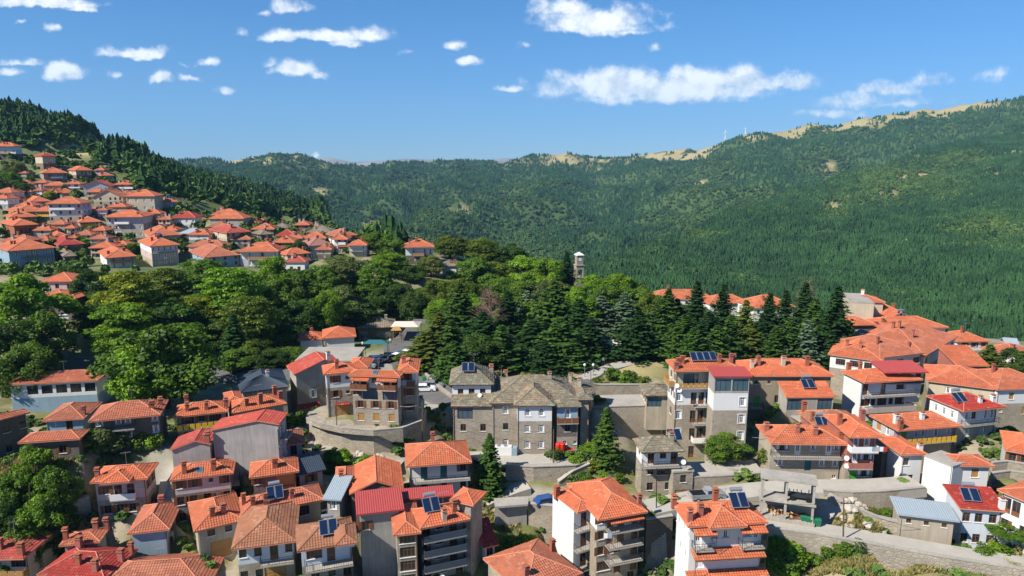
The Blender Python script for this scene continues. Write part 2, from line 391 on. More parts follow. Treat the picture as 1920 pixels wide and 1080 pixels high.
WIN = {'w': (.95, 1.25, .9), 's': (.6, .6, 1.35), 'd': (1.0, 2.15, .05), 'W': (1.9, 1.4, .8), 'D': (2.6, 2.5, .0), 'g': (1.0, 2.1, .0), 'y': (1.0, 1.35, .85), 'p': (1.1, 1.5, .75), 'O': (2.6, 2.0, .35), 'V': (1.95, 1.75, .65), 't': (1.0, 2.15, .05), 'k': (.9, 1.2, .9)}
WMESH = {}
def win_meshes(k, near, tint):
    key = (k, near, tint)
    if key in WMESH: return WMESH[key]
    w_, h_, _ = WIN[k]; fm = {'w': 'wood', 's': 'wood', 'd': 'wood', 'W': 'wood', 'D': 'woodlight', 'g': 'greendoor', 'y': 'woodlight', 'p': 'sillwhite', 'O': 'metal_dark', 'V': 'metal_dark', 't': 'teal', 'k': 'metal_dark'}[k]
    if tint == 1 and k in 'wsd': fm = 'sillwhite'
    if tint == 2 and k in 'wsd': fm = 'woodlight'
    fr = MB().mat(fm); t = .07; x0, x1 = -w_ / 2, w_ / 2
    solid = k in 'Dgyt'
    ya, yb = .10, .17
    if solid:
        fr.box(x0 + .002, x1 - .002, ya, yb, .002, h_ - .002)
        n = 2 if k != 'g' else 1
        for i in range(n):
            a = x0 + (x1 - x0) * i / n + .1; b = x0 + (x1 - x0) * (i + 1) / n - .1
            fr.box(a, b, ya - .03, ya + .001, .15, h_ * .45); fr.box(a, b, ya - .03, ya + .001, h_ * .52, h_ - .12)
    else:
        fr.box(x0 + .002, x0 + t, ya, yb, .002, h_ - .002); fr.box(x1 - t, x1 - .002, ya, yb, .002, h_ - .002)
        fr.box(x0 + t, x1 - t, ya, yb, .002, t); fr.box(x0 + t, x1 - t, ya, yb, h_ - t, h_ - .002)
        nm = {'W': 3, 'O': 2}.get(k, 1)
        for i in range(nm):
            xc = x0 + (x1 - x0) * (i + 1) / (nm + 1); fr.box(xc - .03, xc + .03, ya + .01, yb - .01, t, h_ - t)
        if k in 'wWp': fr.box(x0 + t, x1 - t, ya + .012, yb - .012, h_ * .68, h_ * .68 + .04)
        if k == 'd': fr.box(x0 + t, x1 - t, ya + .012, yb - .012, t, h_ * .3)
    if near and k == 'w' and tint == 3:
        fr.mat('woodlight' if 0 else 'wood')
        for sx in (x0 - .46, x1 + .02): fr.box(sx, sx + .44, -.045, -.006, .01, h_ - .01)
    if near and k in 'wsWpyk':
        fr.mat('sillwhite'); fr.box(x0 - .1, x1 + .1, -.09, .1, -.07, -.003)
        if k == 'p':
            for sx in (x0 - .12, x1 + .0): fr.box(sx, sx + .12, -.03, -.004, 0, h_)
            fr.box(x0 - .12, x1 + .12, -.035, -.004, h_, h_ + .12)
    pn = None
    if not solid:
        pn = MB().mat('paneb' if k in 'pO' else 'pane'); pn.quad((x0, yb - .03, 0), (x1, yb - .03, 0), (x1, yb - .03, h_), (x0, yb - .03, h_))
        if k in 'wWd' and tint in (1, 2) or k == 'p':
            pn.mat('cloth')
            for xa_, xb_ in ((x0 + t, x0 + w_ * .30), (x1 - w_ * .30, x1 - t)): pn.quad((xa_, yb - .034, h_ * .08), (xb_, yb - .034, h_ * .08), (xb_, yb - .034, h_ - t), (xa_, yb - .034, h_ - t))
        if not near:
            # one mesh for far windows
            for f, mi in zip(pn.f, pn.m):
                fr.mat(pn.mats[mi]); fr.add([pn.v[i] for i in f], [tuple(range(len(f)))])
            pn = None
    WMESH[key] = (fr.mesh('window'), pn.mesh('pane') if pn else None, w_, h_)
    return WMESH[key]

def put_window(root, T, ang, k, p, near, tint):
    fm, pm, w_, h_ = win_meshes(k, near, tint)
    q = T(p); o = link('door' if k in 'dDgt' else 'window', fm, root, q, ang)
    if pm: link('pane', pm, o)
    return o

SHB = {'w': 'white', 's': 'stone', 'c': 'cream', 'p': 'pink', 'l': 'lilac', 'g': 'grey', 'r': 'redwall', 'b': 'bluewall', 'P': 'palebl', 'y': 'yellow', 'k': 'concrete', 'o': 'olive', 'd': 'darkstone', 'n': 'brownwall', 'u': 'purplestone', 'B': 'brickc', 'e': 'beige'}
HOUSES = []
def solve(v):
    """work out the volume's frame from the traced eave corners"""
    A = v['A']; Bp = v['B']; Y = v['Y']; Aw = at(A[0], A[1], Y); zE = Aw.z
    if 'yaw' in v:
        ya = R(v['yaw']); dx, dy = math.cos(ya), math.sin(ya); r = ray(Bp[0], Bp[1]); k = r.x / r.y
        wd = (k * Aw.y - Aw.x) / (dx - k * dy); Bw = Aw + Vector((dx, dy, 0)) * wd
    else: Bw = atz(Bp[0], Bp[1], zE)
    u = (Bw - Aw); W = u.length; u.normalize(); n = Vector((-u.y, u.x, 0))
    if 'C' in v: D = (atz(*v['C'], zE) - Bw).dot(n)
    elif 'D' in v: D = (atz(*v['D'], zE) - Aw).dot(n)
    else: D = v['d']
    D = max(2.5, min(D, 26)); o = v.get('o', .5)
    if 'b' in v: hh = zE - at(A[0] + (o * 10 if 0 else 0), v['b'], Y + o).z
    else: hh = len(v['st']) * v.get('sh', 2.8)
    fb = any(b_[0] == 'F' and (b_[5] if len(b_) > 5 else 1.25) > .95 and b_[3] - b_[2] > .3 for b_ in v.get('bal', []))
    of = v.get('of', min(o + (.95 if fb else 0), D / 3)); v['of'] = of
    v.update(Aw=Aw, W=W, Dp=D, zE=zE, h=hh, ang=math.atan2(u.y, u.x), u=u, n=n, ov=o)
    if v.get('anch', 1):
        for (a, b) in ((o, of), (W - o, of), (W - o, D - o), (o, D - o), (W / 2, of)):
            p = Aw + u * a + n * b; ANCH.append((p.x, p.y, zE - hh))
    return v

def rail(mb, pts, h=.95, sp=.28, mat='metal_dark'):
    mb.mat(mat)
    for a, b in zip(pts[:-1], pts[1:]):
        a, b = Vector(a), Vector(b); L = (b - a).length; n = max(1, int(L / sp))
        mb.tube(a + Vector((0, 0, h)), b + Vector((0, 0, h)), .03, n=4); mb.tube(a + Vector((0, 0, .1)), b + Vector((0, 0, .1)), .018, n=4)
        for i in range(n + 1):
            p = a + (b - a) * i / n; mb.tube(p, p + Vector((0, 0, h)), .016 if i % 4 else .026, n=3, cap=False)

def house(label, vols, cat='house', name='house', near=True, group=None, tint=0, extra=None):
    V = [solve(v) for v in vols]; v0 = V[0]
    base = Vector((v0['Aw'].x, v0['Aw'].y, v0['zE'] - v0['h'])); rz = v0['ang']
    root = thing(name, label, cat, base, rz, group); iR = Matrix.Rotation(-rz, 3, 'Z')
    for vi, v in enumerate(V):
        org = v['Aw']; u, n = v['u'], v['n']; W, D, o, h = v['W'], v['Dp'], v['ov'], v['h']
        def T(p, org=org, u=u, n=n): return iR @ (org + u * p[0] + n * p[1] + Vector((0, 0, p[2])) - base)
        kind = v.get('roof', 'hip'); pt = v.get('p', .42); tk = v.get('t', 'orange'); rx = v.get('rx', .5)
        seed = int(v['A'][0] * 3 + v['A'][1])
        # ---- walls per storey
        st = v['st']; ns = len(st); sh = h / ns; walls = {}
        of = v['of']; corners = [((o, of), (W - o, of), 'F', 0), ((W - o, of), (W - o, D - o), 'R', math.pi / 2), ((W - o, D - o), (o, D - o), 'K', math.pi), ((o, D - o), (o, of), 'L', -math.pi / 2)]
        for (a, b, side, da) in corners:
            a, b = Vector((*a, 0)), Vector((*b, 0)); L = (b - a).length
            if L < .3: continue
            e = (b - a) / L; inn = Vector((-e.y, e.x, 0)); pat = v.get(side, [])
            for s in range(ns):
                z1 = -s * sh; z0 = z1 - sh
                if s == ns - 1: z0 -= v.get('fd', 4.0)
                mn = SHB[st[s]]; mb = walls.setdefault(mn, MB()); mb.T = T; mb.mat(mn)
                wins = []; txt = pat[s] if s < len(pat) else ''
                if txt:
                    cw = L / len(txt)
                    for i, c in enumerate(txt):
                        if c in '. ': continue
                        ww, wh, ws = WIN[c]; wh = min(wh, sh - .45); xc = (i + .5) * cw
                        if ww > L - .3: continue
                        xc = min(max(xc, ww / 2 + .15), L - ww / 2 - .15)
                        if wins and xc - ww / 2 < wins[-1][1] + .1: continue
                        zz = (z1 - sh) + ws
                        if zz + WIN[c][1] > z1 - .1: zz = z1 - .1 - WIN[c][1]
                        wins.append((xc - ww / 2, xc + ww / 2, zz, zz + WIN[c][1], c, xc))
                def P3(x, z, dep=0): return a + e * x + inn * dep + Vector((0, 0, z))
                x = 0
                for (xa, xb, za, zb, c, xc) in wins:
                    mb.quad(P3(x, z0), P3(xa, z0), P3(xa, z1), P3(x, z1))
                    mb.quad(P3(xa, z0), P3(xb, z0), P3(xb, za), P3(xa, za)); mb.quad(P3(xa, zb), P3(xb, zb), P3(xb, z1), P3(xa, z1))
                    dr = .2
                    mb.quad(P3(xa, za), P3(xb, za), P3(xb, za, dr), P3(xa, za, dr)); mb.quad(P3(xa, zb, dr), P3(xb, zb, dr), P3(xb, zb), P3(xa, zb))
                    mb.quad(P3(xa, za, dr), P3(xa, zb, dr), P3(xa, zb), P3(xa, za)); mb.quad(P3(xb, za), P3(xb, zb), P3(xb, zb, dr), P3(xb, za, dr))
                    x = xb; pz = P3(xc, za)
                    put_window(root, T, v['ang'] - rz + da, c, pz, near, v.get('tint', tint))
                mb.quad(P3(x, z0), P3(L, z0), P3(L, z1), P3(x, z1))
        # gable walls
        m0 = SHB[st[0]]; mb = walls.setdefault(m0, MB()); mb.T = T; mb.mat(m0)
        if kind in ('gy', 'gx', 'shed', 'shedl'):
            pts = [(o, of), (W - o, of), (W - o, D - o), (o, D - o)]
            def RZ(q): return roof_z(q[0], q[1], W, D, kind, pt, rx)
            for i in range(4):
                a, b = pts[i], pts[(i + 1) % 4]; mid = None
                if kind == 'gy' and i in (0, 2): mid = (W * rx, a[1])
                if kind == 'gx' and i in (1, 3): mid = (a[0], D * rx)
                seq = [(a[0], a[1], -.001), (b[0], b[1], -.001), (b[0], b[1], RZ(b) - .03)] + ([(mid[0], mid[1], RZ(mid) - .03)] if mid else []) + [(a[0], a[1], RZ(a) - .03)]
                mb.add(seq, [tuple(range(len(seq)))])
        for mn, mb in walls.items(): build(mb, 'stone_wall' if 'stone' in mn else 'wall', root)
        if near and h > 4 and v.get('fd', 4.0) > 0:
            pm_ = MB(); pm_.T = T; pm_.mat('metal_grey' if (seed % 3) else 'wood')
            for xp in ((o + .12,) if seed % 2 else (W - o - .12,)): pm_.tube((xp, of - .07, -h), (xp, of - .07, -.12), .05, n=5); pm_.tube((xp, of - .07, -.12), (xp, .06, -.06), .05, n=5)
            build(pm_, 'downpipe', root)
        # ---- roof
        if kind != 'none':
            polys, hips, cor = roof_polys(W, D, kind, pt, rx)
            mk = {'slate': 'slate'}.get(tk, 'metal' if tk.startswith('m_') else 'tile')
            deck = MB(); deck.T = T; deck.mat({'slate': 'woodpole'}.get(tk, 'mortarcap' if not tk.startswith('m_') else tk) if kind != 'flat' else 'concrete')
            th = .16 if kind != 'flat' else .25
            for pl in polys:
                k = len(pl); deck.add([Vector(q) for q in pl] + [Vector(q) - Vector((0, 0, th)) for q in pl], [tuple(range(k)), tuple(range(2 * k - 1, k - 1, -1))] + [(i, i + k, (i + 1) % k + k, (i + 1) % k) for i in range(k)])
            rf = build(deck, 'roof', root)
            if kind == 'flat':
                pass
            else:
                tm = MB(); tm.T = T; mname = (tk if tk.startswith('m_') else ('t_' if near else 'f_') + tk); tm.mat(mname)
                for pl in polys: tiled(tm, pl, mk, near, seed)
                if near: build(tm, {'slate': 'slate_covering', 'metal': 'sheet_covering', 'tile': 'tile_covering'}[mk], rf, kind='stuff')
                else: build(tm, 'roof_covering', rf)
                if hips:
                    hm = MB(); hm.T = T; hm.mat('mortarcap' if mk == 'tile' and v.get('cap', 1) else mname)
                    for (a, b) in hips:
                        if (Vector(a) - Vector(b)).length > .2: hm.tube(Vector(a) + Vector((0, 0, .06)), Vector(b) + Vector((0, 0, .06)), .075 if near else .12, n=6)
                    build(hm, 'ridge_cap', rf)
            rs = random.Random(seed)
            chs = v.get('ch')
            if chs is None: chs = [(rs.uniform(.15, .85), rs.uniform(.15, .6)) for _ in range(rs.randint(1, 3))] if W > 5 else [(.5, .4)]
            for cc in chs:
                cx, cy = cc[0] * W, cc[1] * D; zc = roof_z(cx, cy, W, D, kind, pt, rx); cm = cc[2] if len(cc) > 2 else rs.choice(['brickc', 'brickc', 'brickc', 'pink'])
                if near: cm = cc[2] if len(cc) > 2 else rs.choice(['brickc', 'brickc', 'redwall'])
                hc = rs.uniform(.9, 1.5); s = rs.uniform(.26, .36) * (1.15 if not near else 1); cb = MB(); cb.T = T; cb.mat(cm)
                cb.box(cx - s, cx + s, cy - s * .85, cy + s * .85, zc - .4, zc + hc)
                cb.mat('mortarcap' if rs.random() < .3 else cm); cb.box(cx - s - .09, cx + s + .09, cy - s - .06, cy + s + .06, zc + hc, zc + hc + .1)
                if near:
                    cb.mat(cm)
                    for sx in (-1, 1):
                        for sy in (-1, 1): cb.box(cx + sx * s * .7 - .05, cx + sx * s * .7 + .05, cy + sy * s * .6 - .05, cy + sy * s * .6 + .05, zc + hc + .1, zc + hc + .3)
                    cb.mat('brickc'); cb.box(cx - s - .05, cx + s + .05, cy - s - .02, cy + s + .02, zc + hc + .3, zc + hc + .37)
                build(cb, 'chimney', rf)
        for sk in v.get('sky', []):
            cx, cy = sk[0] * W, sk[1] * D; z0, z1 = roof_z(cx, cy - .5, W, D, kind, pt, rx), roof_z(cx, cy + .5, W, D, kind, pt, rx); kb = MB(); kb.T = T; kb.mat('metal_grey'); ws = sk[2] if len(sk) > 2 else .45
            q = [(cx - ws, cy - .5, z0 + .05), (cx + ws, cy - .5, z0 + .05), (cx + ws, cy + .5, z1 + .05), (cx - ws, cy + .5, z1 + .05)]; kb.add(q + [(a_, b_, c_ + .12) for a_, b_, c_ in q], [(4,5,6,7),(0,1,5,4),(1,2,6,5),(2,3,7,6),(3,0,4,7)])
            kb.mat('paneb'); kb.add([(cx - ws + .08, cy - .42, z0 + .05 + .13 + (z1 - z0) * .08), (cx + ws - .08, cy - .42, z0 + .18 + (z1 - z0) * .08), (cx + ws - .08, cy + .42, z1 + .18 - (z1 - z0) * .08), (cx - ws + .08, cy + .42, z1 + .18 - (z1 - z0) * .08)], [(0, 1, 2, 3)]); build(kb, 'skylight', rf)
        if near and seed % 2 == 0 and kind == 'hip' and W > 6:
            ax_, ay_ = W * .55, D * .45; za = roof_z(ax_, ay_, W, D, kind, pt, rx); an = MB(); an.T = T; an.mat('metal_grey'); an.tube((ax_, ay_, za), (ax_, ay_, za + 2.3), .025, n=4); an.tube((ax_ - .7, ay_, za + 2.1), (ax_ + .7, ay_, za + 2.2), .015, n=3)
            for kq in range(6): an.tube((ax_ - .6 + kq * .24, ay_ - .35, za + 2.12 + kq * .015), (ax_ - .6 + kq * .24, ay_ + .35, za + 2.12 + kq * .015), .012, n=3)
            build(an, 'antenna', rf)
        # ---- balconies: (side, storey, x0, x1, railkind, depth)
        for bl in v.get('bal', []):
            side, s, f0, f1 = bl[:4]; rk = bl[4] if len(bl) > 4 else 'm'; dp = bl[5] if len(bl) > 5 else 1.25
            cr = {'F': ((o, of), (W - o, of)), 'R': ((W - o, of), (W - o, D - o)), 'L': ((o, D - o), (o, of))}[side]
            a, b = Vector((*cr[0], 0)), Vector((*cr[1], 0)); L = (b - a).length; e = (b - a) / L; ou = Vector((e.y, -e.x, 0))
            zf = -(s + 1) * sh; x0, x1 = f0 * L, f1 * L
            def Q(x, d, z): return T(a + e * x + ou * d + Vector((0, 0, z)))
            sb = MB(); sb.mat('concrete')
            vs = [Q(x0, .004, zf - .16), Q(x1, .004, zf - .16), Q(x1, dp, zf - .16), Q(x0, dp, zf - .16), Q(x0, .004, zf), Q(x1, .004, zf), Q(x1, dp, zf), Q(x0, dp, zf)]
            sb.add(vs, [(0,1,2,3),(7,6,5,4),(0,4,5,1),(1,5,6,2),(2,6,7,3),(3,7,4,0)])
            bo = build(sb, 'balcony', root)
            rb = MB(); pts = [Q(x0, .05, zf), Q(x0, dp - .05, zf), Q(x1, dp - .05, zf), Q(x1, .05, zf)]
            if rk == 'm': rail(rb, pts, sp=.28 if near else .6)
            else:
                rb.mat({'w': 'sillwhite', 'y': 'yellowpaint', 'o': 'wood', 'p': 'pink', 'r': 'redwall', 'n': 'railglass', 'l': 'woodlight'}[rk])
                hh = .9
                for q0, q1 in zip(pts[:-1], pts[1:]):
                    dd = (q1 - q0); Lr = dd.length; nn = max(1, int(Lr / .9)) if rk in 'oyl' else 1
                    for i in range(nn):
                        a0 = q0 + dd * (i / nn + .01); a1 = q0 + dd * ((i + 1) / nn - .01); nr = Vector((-dd.y, dd.x, 0)).normalized() * .03
                        vv = [a0 - nr, a1 - nr, a1 + nr, a0 + nr]; up = Vector((0, 0, hh)); rb.add(vv + [q + up for q in vv], [(0,3,2,1),(4,5,6,7),(0,1,5,4),(1,2,6,5),(2,3,7,6),(3,0,4,7)])
            build(rb, 'railing', bo)
        # ---- awnings (tiled lean-to): (side, storey, x0, x1, depth)
        for aw in v.get('awn', []):
            side, s, f0, f1 = aw[:4]; dp = aw[4] if len(aw) > 4 else 1.3; am = aw[5] if len(aw) > 5 else tk
            cr = {'F': ((o, of), (W - o, of)), 'R': ((W - o, of), (W - o, D - o)), 'L': ((o, D - o), (o, of))}[side]
            a, b = Vector((*cr[0], 0)), Vector((*cr[1], 0)); L = (b - a).length; e = (b - a) / L; ou = Vector((e.y, -e.x, 0)); zt = -s * sh - .25
            def Q2(x, d, z): return T(a + e * x + ou * d + Vector((0, 0, z)))
            pl = [Q2(f0 * L, dp, zt - dp * .38), Q2(f1 * L, dp, zt - dp * .38), Q2(f1 * L, .01, zt), Q2(f0 * L, .01, zt)]
            ab = MB(); ab.mat('wood'); dn = Vector((0, 0, -.1)); ab.add(pl + [q + dn for q in pl], [(0,1,2,3),(7,6,5,4),(0,4,5,1),(1,5,6,2),(3,7,4,0)])
            ao = build(ab, 'awning', root); tm = MB(); tm.mat((am if am.startswith('m_') else ('t_' if near else 'f_') + am)); tiled(tm, pl, 'metal' if am.startswith('m_') else 'tile', near, 3)
            build(tm, 'tile_covering', ao, kind='stuff' if near else None)
            if near and dp > 1.2:
                pb = MB().mat('metal_dark')
                for f in (f0, f1): pb.tube(Q2(f * L + (.1 if f == f0 else -.1), dp - .12, zt - dp * .38 - .05), Q2(f * L + (.1 if f == f0 else -.1), dp - .12, zt - sh + .25), .04, n=4)
                build(pb, 'post', root)
        # ---- solar heaters: (x, y, n panels, tank)
        for so_ in v.get('sol', []):
            cx, cy = so_[0] * W, so_[1] * D; npn = so_[2] if len(so_) > 2 else 2; zc = roof_z(cx, cy, W, D, kind, pt, rx)
            sr = link('solar_heater', None, root, T((cx, cy, zc)), v['ang'] - rz)
            for i in range(npn):
                xx = (i - (npn - 1) / 2) * 1.12; pb = MB().mat('metal_grey'); t = R(so_[4] if len(so_) > 4 else 38)
                def tp(x, s_, k): return (x, s_ * math.cos(t) - k * math.sin(t) - .8, s_ * math.sin(t) + k * math.cos(t) + .12)
                c8 = [tp(x, s_, k) for k in (0, .1) for (x, s_) in ((xx - .53, 0), (xx + .53, 0), (xx + .53, 2.0), (xx - .53, 2.0))]
                pb.add(c8, [(0,3,2,1),(4,5,6,7),(0,1,5,4),(1,2,6,5),(2,3,7,6),(3,0,4,7)])
                pb.mat('solar'); pb.add([tp(x, s_, .106) for (x, s_) in ((xx - .47, .06), (xx + .47, .06), (xx + .47, 1.94), (xx - .47, 1.94))], [(0, 1, 2, 3)])
                build(pb, 'panel', sr)
            if npn <= 3 and (so_[3] if len(so_) > 3 else 1):
                tb = MB().mat('metal_grey'); tb.tube((-.75, .95, 1.75), (.75, .95, 1.75), .28, n=10)
                for sx in (-.6, .6): tb.tube((sx, .95, 1.5), (sx, .95, 0), .04, n=4); tb.tube((sx, .95, .9), (sx, -.6, .1), .03, n=4)
                build(tb, 'tank', sr, smooth=False)
        for ds in v.get('dish', []):
            db = MB().mat('sillwhite'); c = T((ds[0] * W, ds[1], ds[2])); dish(db, c); build(db, 'satellite_dish', root)
        if extra and vi == 0: extra(root, v, T)
    HOUSES.append(root); return root

def dish(db, c, r=.38):
    n = 12; ax = Vector((-.25, -.8, .45)).normalized(); a = ax.orthogonal().normalized(); b = ax.cross(a); c = Vector(c); vs = [c]; 
    for k, (rr, dd) in enumerate(((.5, .04), (1, .16))):
        for i in range(n): t = 2 * math.pi * i / n; vs.append(c + (a * math.cos(t) + b * math.sin(t)) * r * rr + ax * dd)
    fs = [(0, 1 + i, 1 + (i + 1) % n) for i in range(n)] + [(1 + i, 1 + n + i, 1 + n + (i + 1) % n, 1 + (i + 1) % n) for i in range(n)]
    db.add(vs, fs); db.mat('metal_grey'); db.tube(c, c + ax * .5, .02, n=4); db.tube(c, c + Vector((0, .1, -.7)), .03, n=4)
HAZE = 1
# ---------------------------------------------------------------- near and middle houses
def N(label, *vols, **k):
    k.setdefault('tint', [0, 3, 1, 0, 3][len(label) % 5]); return house(label, list(vols), **k)
D_ = dict
# --- left foreground
N('dark stone house with hipped orange roof cut by the left edge, below the restaurant', D_(A=(-70,806), B=(57,773), C=(76,761), Y=104, st='dd', b=880, F=['w.w.w.w','w.w.w.w'], t='rust', ch=[]))
N('small house with two-slope orange roof and blue wall, between two stone houses', D_(A=(77,790), B=(158,785), C=(186,755), Y=106, st='bd', b=835, F=['..d.',''], t='rust', ch=[(.9,.2)], D2=1))
N('wide dark stone house with pyramid orange roof and a small balcony under its eaves', D_(A=(165,791), B=(301,778), C=(313,750), Y=99, st='ddd', b=856, F=['w.ww..w','w.dd..w','.w..w.'], R=['.w.','.'], bal=[('F',0,.28,.62,'m',1.2)], t='rust', ch=[(.85,.25),(.93,.6)]))
N('low stone cottage with pyramid roof in front of the blue-walled house', D_(A=(33,831), B=(150,823), C=(162,806), Y=94, st='d', b=866, F=['.w.w.'], t='rust', ch=[]))
N('long low restaurant with brown-orange roof and row of big dark windows by the park', D_(A=(10,722), B=(184,713), C=(198,692), Y=127, st='wb', sh=3.0, F=['.VVVVV',''], sky=[(.2,.35,.9)], t='rust', p=.3, ch=[], fd=6), cat='restaurant', name='restaurant')
N('olive-beige house with hipped roof, three chimneys and a yellow balcony rail', D_(A=(324,783), B=(428,772), C=(440,750), Y=105, st='oo', b=830, F=['.W.w.W.','.w..d.'], bal=[('F',0,.0,1,'y',.9)], t='orange', ch=[(.25,.2),(.6,.18),(.95,.3),(.2,.7)]))
N('house with orange roof and slim chimneys directly before the dark metal-roofed building', D_(A=(434,776), B=(538,757), C=(529,737), Y=108, st='go', sh=2.8, F=['..w.d.',''], t='orange', ch=[(.3,.2),(.55,.18),(.95,.4),(.9,.75)]), D_(A=(425,757), B=(458,752), d=6, Y=112, st='gg', sh=2.8, t='orange', ch=[]))
N('tall blank pale-grey gable house with red roof, no windows on its camera side', D_(A=(394,806), B=(524,804), d=4.6, Y=97, st='ggg', b=872, roof='gy', rx=.68, p=.20, o=.25, R=['dd','ww','ww'], bal=[('R',0,.1,.9,'m',1.1)], t='pinkred', ch=[], cap=0))
N('smaller blank pale-grey gable house with red roof, joined left of the tall one', D_(A=(318,844), B=(396,838), d=5, Y=95, st='gg', b=890, roof='gy', rx=.62, p=.33, o=.25, L=['.d.'], t='pinkred', ch=[(.9,.1)], cap=0))
N('dark metal-roofed building with low blue-grey pyramid roof at the park edge', D_(A=(450,737), B=(543,725), D=(418,705), Y=120, st='cc', sh=3.0, L=['wwww','wwww'], t='m_blue', ch=[(.6,.3,'white')], p=.4), cat='building', name='building')
N('pink-and-brown-stone house with skylight and two chimneys on its orange roof', D_(A=(318,902), B=(438,887), D=(311,875), Y=91, st='puu', b=990, sky=[(.45,.22)], F=['w.w.s.w','w.w.w..w','w....w'], R=['.d.','.w.'], t='orange', ch=[(.22,.2),(.68,.18),(.55,.95)], p=.42, bal=[('R',0,.2,.9,'m',1.0)]))
N('brown stone house with pyramid orange roof and one central chimney', D_(A=(467,897), B=(561,884), D=(461,869), Y=92, st='nu', b=945, F=['w...D',''], t='orange', ch=[(.52,.25)]))
N('white-over-grey-stone house with cross gable roof standing alone above grass', D_(A=(168,906), B=(277,897), C=(300,867), Y=91, st='ps', b=976, F=['.w.d.d..','.w.w.w..'], R=['ww','.w.'], t='orange', ch=[(.08,.25,'redwall')], awn=[], bal=[('F',0,.28,.78,'w',.5)]), D_(A=(186,908), B=(243,903), d=4.5, Y=90.2, st='p', sh=.5, t='orange', ch=[], fd=0, anch=0, o=.3))
N('beige stone house with brown shutters and a yellow double door, beside the stairway', D_(A=(363,998), B=(460,975), d=9, Y=83, st='ee', b=1052, F=['.wWk.','..D..'], L=['.w.'], t='orange', ch=[(.4,.2),(.62,.22)]), D_(A=(452,967), B=(608,937), C=(601,906), Y=86, st='ee', sh=2.8, F=['..d.W.',''], t='rust', ch=[(.15,.25),(.3,.2),(.62,.25),(.05,.5)], sol=[(.42,.35)]))
N('large house under a broad brown-tiled roof with solar heater, bottom centre-left', D_(A=(433,1031), B=(556,1015), d=11, Y=78, st='Ps', b=1110, F=['k.k.dkk','k.k.D.k'], t='brown', ch=[], bal=[('F',0,.4,1,'m',1.2)], cap=0, L=['.w.']), D_(A=(557,1035), B=(668,1016), C=(682,965), Y=77, st='Ps', b=1112, F=['.W.d.W','.d.k.d'], R=['.w.',''], t='brown', ch=[], sol=[(.55,.3)], bal=[('F',0,.05,1,'m',1.7)], cap=0), D_(A=(628,1024), B=(670,1018), d=5, Y=76.4, st='P', sh=.6, t='brown', ch=[], fd=0, anch=0, o=.3, cap=0))
N('tall grey concrete wall building topped by a faded red sheet-metal roof', D_(A=(668,966), B=(758,955), d=5, Y=82, st='ggg', sh=3.4, roof='shed', p=.16, F=['w...','',''], t='m_red', ch=[]), D_(A=(754,937), B=(852,929), d=2.2, Y=87, st='gg', sh=3, roof='shed', p=.15, t='m_red', ch=[]))
N('apartment house with winding orange roofs, curved balconies and a stone bay, bottom centre', D_(A=(788,992), B=(882,974), C=(884,935), Y=80, st='ssss', b=1100, F=['d.w.d.','d.w.d.','d.w.d.','d.w.d'], t='orange', ch=[(.5,.12,'cream'),(.75,.3)], sol=[(.32,.5)], bal=[('F',0,0,1,'n',1.5),('F',1,0,1,'n',1.5),('F',2,0,1,'n',1.5)], dish=[(.36,-1.3,-6.5),(.4,-1.3,-9.6)]), D_(A=(737,1005), B=(790,999), d=8, Y=79, st='ssss', b=1105, F=['.W.','.W.','.W.','.W.'], L=['.w.','','',''], t='orange', ch=[]), D_(A=(842,938), B=(888,948), d=4, Y=84, st='ssss', sh=2.8, t='orange', ch=[], anch=0), cat='apartment house')
N('white two-storey house with full-width balcony and bright orange hipped roof, middle of the picture', D_(A=(761,876), B=(885,867), D=(748,834), Y=96, st='ww', b=940, F=['.t.t.w','.k.k.k'], L=['','.'], t='orange', ch=[(.45,.97)], bal=[('F',0,0,1.03,'m',1.3)]))
N('brown-gabled house with mixed orange and pink roof behind the red metal roof', D_(A=(655,927), B=(757,917), d=9, Y=90, st='nn', sh=2.7, roof='gy', p=.42, o=.3, F=['',''], t='orange', ch=[]), D_(A=(627,916), B=(668,912), d=7, Y=91.5, st='nn', sh=2.7, F=['.d.',''], t='orange', ch=[(.3,.3)]))
N('low shaded outbuilding with corrugated blue-grey roof beside the small green conifer', D_(A=(556,892), B=(612,880), d=5, Y=95, st='g', sh=2.6, roof='shed', p=.2, F=['.w.'], t='m_blue', ch=[]), cat='outbuilding', name='outbuilding')
N('low grey store with rust-tiled roof in the shaded alley right of the blank gable house', D_(A=(528,836), B=(572,830), d=6, Y=101, st='g', sh=2.6, F=['.d.'], t='rust', ch=[]), cat='store', name='store_building')
N('tiny pale shed with grey lean-to roof beside the brown-gabled house', D_(A=(604,936), B=(640,938), d=5, Y=89, st='g', sh=2.6, roof='shed', p=.25, F=['.w.'], t='m_white', ch=[]), cat='shed', name='shed')
